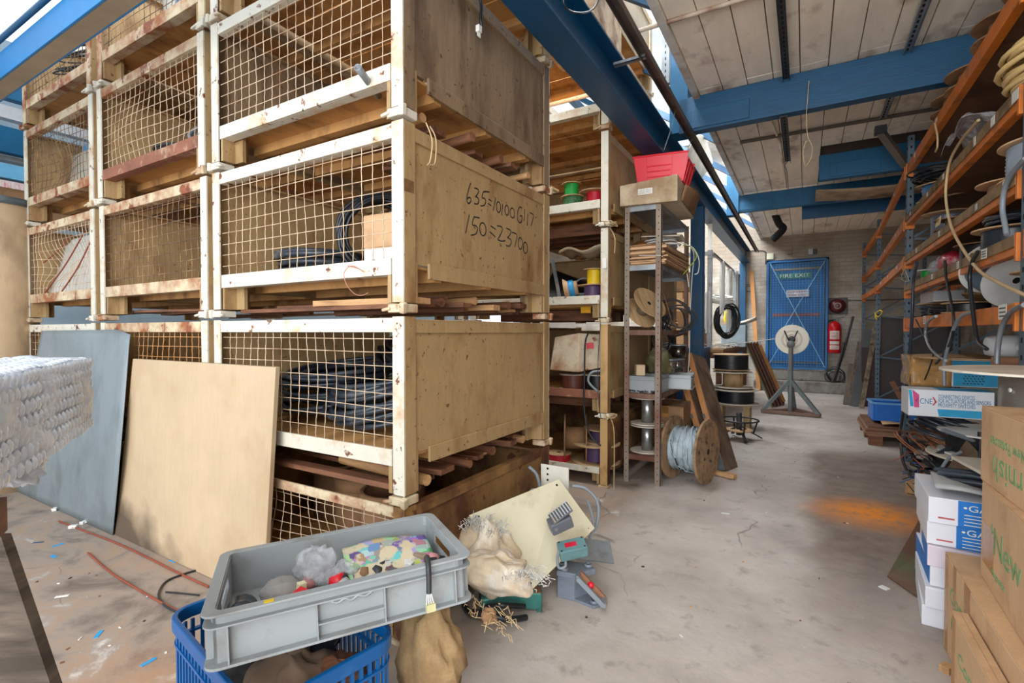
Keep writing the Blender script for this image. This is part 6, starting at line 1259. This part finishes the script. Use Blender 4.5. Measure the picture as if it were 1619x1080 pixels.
# level 4 (2.735)
for i,(y,lab) in enumerate(((3.1,'brown reel overhanging the top shelf nearest the camera'),(3.6,'second brown reel on the top shelf'),(4.2,'third brown reel on the top shelf'),(4.6,'farthest brown reel overhanging the top shelf'))): rr_(lab, .93+.0*i,y,4,.17,.1,.1,cardd,dz=0,fm=cardd,g='brown reels on the top shelf')
# goods on cropped near bay
rr_('reel just inside the right edge of the picture on the third shelf', 1.15,2.55,2,.16,.15,.13,silver)
# hanging cables on the rack front
rolled('hanging_hose','long pale hose looping down the front of the rack across three shelves','hose',[at(a_,b_,X=RX-.03) for a_,b_ in ((1547,190),(1520,222),(1502,255),(1496,290),(1496,320),(1503,355),(1517,385),(1545,425),(1575,445),(1612,463),(1640,475))],.008,rope)
rolled('hanging_hose','grey cable hanging at the right of the rack front','cable',[at(a_,b_,X=RX-.03) for a_,b_ in ((1622,250),(1600,275),(1588,300),(1585,330),(1588,350),(1592,371))],.011,greyc)
rolled('hanging_cable','black cable hanging from the second shelf down to the junk pile','cable',[at(a_,b_,X=RX-.032) for a_,b_ in ((1546,398),(1537,415),(1533,440),(1537,480),(1541,515),(1546,540),(1560,552))],.010,black)
rolled('hanging_cable','black cable hanging beside the red roll into the boxes','cable',[at(a_,b_,X=RX-.032) for a_,b_ in ((1494,412),(1496,440),(1503,475),(1508,505),(1505,535),(1492,560),(1480,575))],.008,black)
rolled('hanging_cable','dark cable running straight down the blue grey upright','cable',[at(a_,b_,X=RX-.06) for a_,b_ in ((1450,415),(1444,445),(1442,500),(1438,560),(1433,605),(1428,650),(1422,690))],.012,bluebk)
rolled('hanging_cable','grey cable loop hanging from the lowest orange beam','cable',[at(a_,b_,X=RX-.032) for a_,b_ in ((1538,494),(1520,500),(1508,520),(1500,545),(1493,575),(1493,610))],.010,greyc)
rolled('hanging_cable','wide grey cable loop below the left of the lowest beam','cable',[at(a_,b_,X=RX-.032) for a_,b_ in ((1480,500),(1468,508),(1463,525),(1468,545),(1480,560),(1495,570))],.010,steel)
rolled('hanging_cable','thin grey conduit curving down at the right edge','cable',[at(a_,b_,X=RX-.032) for a_,b_ in ((1620,482),(1600,492),(1585,515),(1578,545),(1576,575))],.011,steel)
rolled('hanging_cable','thin black lead below the lowest beam','cable',[at(a_,b_,X=RX-.03) for a_,b_ in ((1448,505),(1460,530),(1475,555),(1470,580),(1462,600))],.005,black)
rolled('cord_tail','pale cord tail hanging from the top orange beam','cord',[at(a_,b_,X=RX-.03) for a_,b_ in ((1478,195),(1482,215),(1482,232),(1479,240))],.006,rope)
rolled('yellow_cord','yellow cord tied round the far blue grey upright','cord',[at(a_,b_,X=.90) for a_,b_ in ((1383,495),(1388,501),(1395,494),(1390,491),(1384,498),(1386,505))],.008,yellow)
rolled('thin_wire_hook','thin wire triangle hanging on the beam end','wire',[at(a_,b_,X=RX-.03) for a_,b_ in ((1430,425),(1425,441),(1437,444),(1430,425))],.003,rope,k=3)

# ---------------------------------------------------------------- pallet and blue crate
t = thing('wooden_pallet','brown wooden pallet stack at the foot of the rack','pallet',(.60,6.45,0))
for y in (0,.45,.9): MB().box(0,.12,y,y+.1,0,.1).build('block', woodb, t); MB().box(.5,.62,y,y+.1,0,.1).build('block', woodl, t)
for i in range(7): MB().box(-.02,1.1,.0+i*.15,.12+i*.15,.10,.122).build('slat', mat('pallet_slat',(150,112,86),.8,0,.2,6,(1,8,8),.2), t, bevel=.002)
for q in range(4): MB().box(-.04+.01*q,1.05,.0,.9,.124+.02*q,.142+.02*q).build('board', woodb if q%2 else mat('pallet_slat',()), t)
m = MB(); m.sheet(lambda u,v: (.5*u,.5*v,.01+.02*math.sin(5*u+3*v)),8,6); solo('loose_cardboard', m, card, 'torn flat piece of cardboard under the blue crate on the pallet','cardboard',None,(.72,6.5,.21), solid=.004)
t = thing('blue_tray','shallow bright blue plastic crate on the pallet beside the rack','crate',(.91,6.85,.235),(0,0,.05)); w,d,h = .56,.40,.2
rb = mat('bright_blue_plastic',(20,110,206),.35,0,.1,4)
m = ringm(w-.03,d-.03,.03,0,h-.02,.006); m.build('wall', rb, t); ringm(w,d,.04,h-.02,h,.02).build('rim', mat('pale_blue_rim',(110,170,224),.35), t, bevel=.002); MB().box(-w/2+.02,w/2-.02,-d/2+.02,d/2-.02,0,.006).build('floor_panel', rb, t)
m = MB(); m.box(-.002,.002,-d/2+.008,-d/2+.016,0,h-.02); m.build('rib', rb, t); MB().box(.09,.2,-d/2+.012,-d/2+.0145,.03,.05).build('print', paper, t)
plank('batten','short brown batten leaning between upright and blue crate',(1.03,6.9,.25),(.88,7.2,.62),.05,.03,woodb,None,'timber',(0,1,0))

# ---------------------------------------------------------------- junk pile by the rack
rb_ = 'reels in the junk pile under the blue printed box'
t = thing('wooden_pallet','small pale pallet under the junk pile','pallet',(.66,3.75,0))
for y in (.05,.85): MB().box(0,.9,y,y+.09,0,.085).build('bearer', woodl, t)
for i in range(6): MB().box(.03+i*.15,.14+i*.15,0,1.0,.087,.105).build('slat', woodl, t, bevel=.002)
reel('cable_reel','lowest reel of thick black cable in the pile','reel',(1.0,4.1,.108),(0,0,0),.30,.1,.26,.14,.012,flange,black,None,rb_,.012)
reel('cable_reel','middle reel of black cable with pale card flange in the pile','reel',(1.0,4.08,.262),(0,.04,0),.33,.1,.29,.17,.01,flangew,black,None,rb_,.013)
reel('cable_reel','upper reel with white flanges and black cable in the pile','reel',(1.02,4.1,.452),(0,-.02,0),.28,.1,.24,.14,.01,paper,black,None,rb_,.012)
coil('cable_coil','tangled black cable coil slumping off the left of the pile',(.80,4.15,.16),(.1,.35,0),R=.16,r=.012,turns=9,h=.2,mt=black,jit=.05,seed=110)
coil('wire_coil','coil of blue wire squashed under the pile',(.76,3.75,.13),(0,.15,0),R=.12,r=.006,turns=10,h=.06,mt=mat('blue_wire_dull',(40,84,140),.4),jit=.03,seed=111)
coil('wire_coil','coil of thin orange brown wires at the left of the pile',(.72,4.35,.36),(.3,.5,.3),R=.13,r=.004,turns=12,h=.14,mt=mat('orange_brown_wire',(150,88,58),.5),jit=.05,seed=112)
coil('cable_coil','coil of thick grey black cable high on the left of the pile',(.80,4.35,.50),(.1,.3,0),R=.15,r=.009,turns=9,h=.1,mt=bluebk,jit=.04,seed=113)
for i,P_ in enumerate((((1480,720),(1510,705),(1545,690)),((1430,690),(1440,715),(1455,740),(1470,765)),((1424,700),(1428,730),(1440,755)),((1490,680),(1520,690),(1548,700)),((1550,683),(1549,710),(1545,735)),((1428,705),(1450,700),(1470,708)),((1486,745),(1500,725),(1520,715)))):
    rolled('cut_cable_end',['thick black cable end slanting across the front of the pile','black cable running down the left of the pile','second dark cable at the left edge of the pile','grey blue cable end in the middle of the pile','black hose hanging at the right of the pile','dark cable end poking left from the pile','grey cable arching at the foot of the pile'][i],'cable',[at(a_,b_,D=3.1-.05*i if i not in(1,2,5) else 3.4) for a_,b_ in P_],[.016,.014,.010,.013,.013,.014,.009][i],[bluebk,black,steeld,greyc,black,steeld,greyc][i])
rn = random.Random(15)
for i in range(12):
    p = at(1425+rn.uniform(-4,35),700+rn.uniform(0,70),D=3.2); q = [p]
    for _ in range(4): q.append(q[-1]+Vector((rn.uniform(-.05,.06),rn.uniform(-.05,.05),rn.uniform(-.06,.02))))
    for v in q: v.z = max(v.z,.01)
    rolled('loose_wire_end','thin loose wire end sprouting at the left foot of the pile','wire',q,.0035,[black,copper,mat('blue_wire_dull',()),steeld][i%4],'loose wire ends at the pile foot')
# rusty plates
def quadplate(lab, P, th, mt, name='rusty_plate'):
    P = [Vector(p) for p in P]; n = (P[1]-P[0]).cross(P[3]-P[0]).normalized()*th
    return solo(name, MB().add(P+[p+n for p in P],[(0,3,2,1),(4,5,6,7),(0,1,5,4),(1,2,6,5),(2,3,7,6),(3,0,4,7)]), mt, lab, 'plate')
rp = mat('brown_green_rust',(104,74,56),.75,0,.25,10,(1,1,1),.3,(88,92,66),.42,4,None,.2,5,(126,68,44))
a = at(1403,912,Z=.004); b = at(1478,964,Z=.004); c = at(1478,815,D=2.95); d = at(1461,806,D=3.05)
quadplate('rusty brown steel plate leaning against the white and blue boxes', (a,b,at(1500,850,D=2.72),at(1463,806,D=2.95)), .005, rp)
c0 = at(1497,745,D=2.75); quadplate('tapered rusty plate standing in the middle of the junk pile', (at(1497,745,D=2.9),at(1550,745,D=2.75),at(1547,715,D=2.8),at(1530,697,D=2.9)), .01, rp)
# printed boxes: connecting devices
def printed(name, lab, c, rz, w, d, h, full_=True, dents=0):
    t = thing(name, lab, 'box', c, (0,0,rz)); m = MB(); m.box(-w/2,w/2,-d/2,d/2,0,h); m.build('body', mat('white_print_card',(224,226,230),.5,0,.06,5,(1,1,1),.06), t, bevel=.003)
    bl = mat('print_cyan',(24,158,206),.5); y = -d/2-.0008
    if full_:
        MB().prism([(-w*.10,h*.04),(w/2-.001,h*.04),(w/2-.001,h*.32),(-w*.13,h*.32)],y,-d/2).build('blue_band', bl, t)
    return t, y, bl
def rotx(mb): mb.v = [Vector((v.x, v.z, v.y)) for v in mb.v]; return mb
a = at(1436,653,D=3.25); b = at(1572,655,D=3.05); ang = math.atan2(b.y-a.y,b.x-a.x); W_ = (b-a).length; zc = .655
t = thing('printed_carton','long white carton with blue and pink print, CONNECTING DEVICES, on the junk pile','box',(a.x,a.y,zc),(0,0,ang)); h = .172; d = .22
MB().box(0,W_,0,d,0,h).build('body', mat('white_print_card',(224,226,230),.5,0,.06,5,(1,1,1),.06), t, bevel=.003)
bl = mat('print_cyan',(24,158,206),.5)
def pp(poly, name, mt): m = MB(); m.prism(poly,0,.0008); m.v = [Vector((v.x,-v.z,v.y)) for v in m.v]; return m.build(name, mt, t)
pp([(W_*.37,h*.03),(W_-.001,h*.03),(W_-.001,h*.30),(W_*.35,h*.30)],'blue_band',bl)
pp([(.02,h*.99),(.055,h*.80),(.055,h*.32),(.03,h*.32)],'pink_corner',mat('print_pink',(214,70,130),.5)); pp([(0,h*.98),(.016,h*.98),(.028,h*.35),(.01,h*.35)],'blue_corner',bl)
MB().box(W_*.38,W_-.002,.002,d*.9,h,h+.0008).build('blue_top_band', bl, t)
Rx = Matrix.Rotation(PI/2,4,'X'); tm = mat('print_text_blue',(40,124,170),.5)
text('CNE',.05,tm,t,Matrix.Translation((W_*.215,-.0012,h*.56)) @ Rx,'logo_lettering',width=.062)
pp([(W_*.10,h*.58),(W_*.135,h*.72),(W_*.125,h*.72),(W_*.085,h*.58),(W_*.125,h*.44),(W_*.135,h*.44)],'logo_arrow',bl); pp([(W_*.29,h*.74),(W_*.305,h*.74),(W_*.345,h*.56),(W_*.305,h*.42),(W_*.29,h*.42),(W_*.32,h*.56)],'logo_arrow',mat('logo_red',(196,40,80),.5))
for s,wt,xx,zz in (('CONNECTING DEVICES',.235,.36,.76),('FOR ACTUATORS AND SENSORS',.335,.36,.60),('PROXIMITY SWITCHES',.24,.36,.44)): text(s,.036,tm,t,Matrix.Translation((W_*xx+wt/2*(W_/.56),-.0012,h*zz)) @ Rx,'printed_line',width=wt*W_/.56)
# taped brown carton + blue carton behind
t = thing('taped_carton','blue and white printed carton, end wrapped in shiny brown tape, behind the long one','box',at(1442,609,D=3.75),(0,0,ang+.03)); W2_ = .68; h2 = .215; t.location.z = .80
MB().box(0,W2_,0,.26,0,h2).build('body', mat('white_print_card',()), t, bevel=.004); 
m = MB(); m.box(.24,W2_,-.001,0,.005,.10).box(.21,W2_,-.001,0,.15,.19); m.build('blue_band', bl, t); m = MB()
for q in range(6):
    for e in range(4): m.cbox((.30+.02*q+.008*(e%2),-.0015,.025+.018*e),(.012,.0012,.006),(0,.5,0))
m.build('handling_symbols', ink, t)
m = MB(); m.sheet(lambda u,v: (-.012+.24*u, -.012-.006*math.sin(9*v+4*u), -.004+(h2+.012)*v),10,10); m.sheet(lambda u,v: (-.014-.006*math.sin(8*v),.27*u-.01,-.004+(h2+.012)*v),6,8); m.sheet(lambda u,v:(-.012+.24*u,-.012+.28*v,h2+.006+.004*math.sin(9*u)),6,6); m.build('tape_wrap', tapefilm, t, solid=.002)
t = reel('wood_disc','round plywood flange lying on top of the taped carton','disc',(.98,4.6,1.018),(.02,0,0),.3,.1,.0,.012,.005,flange,None,flange)
a_ = at(1578,575,D=2.9); t = thing('grey_motor','grey cast pump fitting with a pipe elbow on a brown block at the right edge','fitting',tuple(at(1605,578,D=2.6)),(0,0,-.5))
MB().box(-.08,.1,-.06,.06,0,.045).build('wood_block', woodb, t, bevel=.003); MB().lathe([(0,-.07),(.05,-.065),(.06,-.02),(.06,.06),(.03,.07),(0,.07)],24,(-.05,0,.10),(1,0,0)).build('body', mat('cast_light_grey',(176,178,178),.45), t)
MB().prism([(-.05,0),(.04,0),(.04,.05),(.0,.13),(-.03,.15),(-.05,.1)],-.01,.01).build('bracket', steel, t).rotation_euler = (PI/2,0,0); MB().tube(spline([(0,-.03,.09),(.05,-.04,.10),(.09,-.04,.08),(.15,-.04,.085)],6),.018,12).build('pipe', mat('cast_light_grey',()), t)
# big aluminium cored reel
t = reel('large_reel','large empty reel with brushed metal core and wide brown flange at the right edge','reel',(.815,2.50,.662),(0,0,0),.36,.19,.2,.405,.008,flangew,None,alum,None,cup=-.006)
MB().lathe([(0,0),(.008,0),(.008,.003),(0,.003)],14,(-.178,-.066,.33),(-1,-.37,0)).build('white_rivet', paper, t)
for c_ in t.children:
    if c_.name.startswith('flange') and min(v.co.z for v in c_.data.vertices) < .05:
        for v in c_.data.vertices: v.co.x *= .55; v.co.y *= .55
# ---------------------------------------------------------------- potato cartons
gt = mat('green_print',(122,156,106),.7,0,.1,20,(1,1,1),0)
def potato(lab, x, y, z, L, d, h, rz, lines, flip=True, tape=None, mt=card):
    # local frame: printed face is the -x side, running along y (length L) from the far corner toward the camera
    t = thing('potato_carton', lab, 'box', (x,y,z), (0,0,rz), 'printed cardboard cartons stacked at the right'); m = MB(); m.box(0,d,-L,0,0,h); m.build('body', mt, t, bevel=.005)
    m = MB(); m.box(.001,d*.49,-L+.002,-.002,h,h+.0035).box(d*.51,d-.001,-L+.002,-.002,h,h+.0035); m.build('flap', mt, t)
    for s, size, wt, yc, zc in lines:
        M = Matrix.Translation((-.0008,yc,zc)) @ Matrix.Rotation(-PI/2,4,'Z') @ Rx
        if flip: M = M @ Matrix.Rotation(PI,4,'Z')
        text(s, size, gt, t, M, 'printed_word', width=wt)
    for (y0_,y1_,z0_,z1_) in (tape or ()): MB().box(-.0007,0,y0_,y1_,z0_,z1_).build('tape', tapem, t)
    return t
potato('top potato carton with upside down green print, at the right edge', .53,2.30,.69,.95,.44,.253,.02,[('Cornish',.11,.40,-.32,.075),("'New Potatoes'",.05,.30,-.24,.155)])
potato('potato carton with a green N and brown tape, directly under the top one', .53,2.28,.365,.95,.44,.322,-.04,[("'New",.12,.30,-.28,.17),('Maynards',.03,.14,-.21,.07)],False,[(-.16,-.03,.06,.20)])
potato('potato carton standing askew with green print and tape strips, left of the others', .47,2.46,.0,1.15,.40,.36,-.0,[('Cornish',.08,.30,-.24,.24),('New Potatoes',.06,.34,-.28,.14)],False,[(-.06,-.02,.0,.36),(-.17,-.13,.0,.36),(-.34,-.27,.0,.36)])
potato('lowest leaning potato carton in the bottom right corner', .425,2.12,.0,.9,.04,.285,.0,[('Cornish',.06,.26,-.22,.18),('New Potatoes',.045,.30,-.25,.09)],False,[(-.05,-.01,.0,.28)])
t = thing('grey_cable','grey cable draped over the white boxes beneath the potato cartons','cable',(0,0,0)); MB().tube(spline([at(a_,b_,D=2.55) for a_,b_ in ((1555,795),(1540,806),(1525,808),(1508,802),(1499,803),(1501,830),(1502,870),(1499,950),(1502,1000),(1495,1030))],6),[.009]*30+[.003]*25).build('sheath', greyc, t)
# white and blue cartons stack
wc = mat('glossy_white_card',(224,224,230),.4,0,.05,4); bc = mat('print_royal_blue',(24,118,200),.45)
base = at(1505,1052,Z=0)
for i,(h_,lab,kind) in enumerate(((.085,'bottom plain white carton of the stack beside the rusty plate','w'),(.085,'second white carton up in the stack beside the rusty plate','w'),(.085,'carton with a bright blue end, third up in the stack','b'),(.085,'pinkish white carton with a blue end, fourth up in the stack','p'),(.095,'white carton with blue GA panel, second from the top','g'),(.105,'top white carton with blue GA panel and red small print','g'))):
    z = sum([.085,.085,.085,.085,.095,.105][:i]); off = [0,-.005,.0,.012,.0,-.012][i]
    t = thing('printed_carton', lab, 'box', (.565+off,2.98-.02*(i%2)-.0,z), (0,0,-.10+.03*(i%3)), 'white and blue cartons in the stack')
    MB().box(-.10,.36,-.40,.0,0,h_-.002).build('body', wc if kind != 'p' else mat('pinkish_white_card',(222,208,218),.4), t, bevel=.003)
    if kind == 'b': MB().box(-.1012,-.10,-.39,-.01,.004,h_-.006).build('blue_end', bc, t)
    if kind == 'p': MB().box(-.1012,-.10,-.39,-.12,.004,h_-.006).build('blue_end', bc, t)
    if kind == 'g':
        MB().box(-.01,.36,-.4012,-.40,0.001,h_-.003).build('blue_panel', bc, t); M = Matrix.Translation((.042,-.402,h_*.72)) @ Rx; text('\u2022GA',.035,paper,t,M,'printed_word',width=.075)
        m = MB()
        for q in range(4): m.box(.008,.075,-.4018,-.4012,h_*.08+q*.013,h_*.08+q*.013+.003)
        m.build('small_print', paper, t); MB().box(-.07,-.02,-.4012,-.40,h_*.2,h_*.26).build('red_print', mat('label_red_print',()), t)
# cable hanks and foam on top of the white cartons
for i in range(5): rolled('thick_cable',ORD[i]+' from the front of the thick cables lying on the white cartons','cable',[(.50,2.72+.03*i,.575+.022*(i%2)),(.62,2.66+.03*i,.59+.02*(i%2)),(.78,2.60+.03*i,.58+.022*(i%2))],.013,bluebk,'thick cables on the white cartons')
solo('brown_sleeve', MB().cbox((0,0,.025),(.16,.2,.07)), woodl, 'brown card sleeve round the ends of the thick cables','sleeve',None,(.86,2.62,.56), (0,0,-.3), bevel=.01)
solo('grey_foam', MB().sheet(lambda u,v: (.42*u, .22*v-.02*math.sin(6*u), .012*math.sin(7*u+2*v)+.02*(1-u)),16,6), mat('grey_felt',(168,168,166),.9,0,.1,9), 'strip of grey foam sheet draped on the top white carton', 'foam', None, (.46,2.58,.555), (0,0,-.1), solid=.012)
quadplate('pale card flange edge lying above the thick cables', [(.60,2.55,.645),(.95,2.50,.65),(.98,2.85,.65),(.56,2.85,.645)], .012, flangew, 'card_disc')
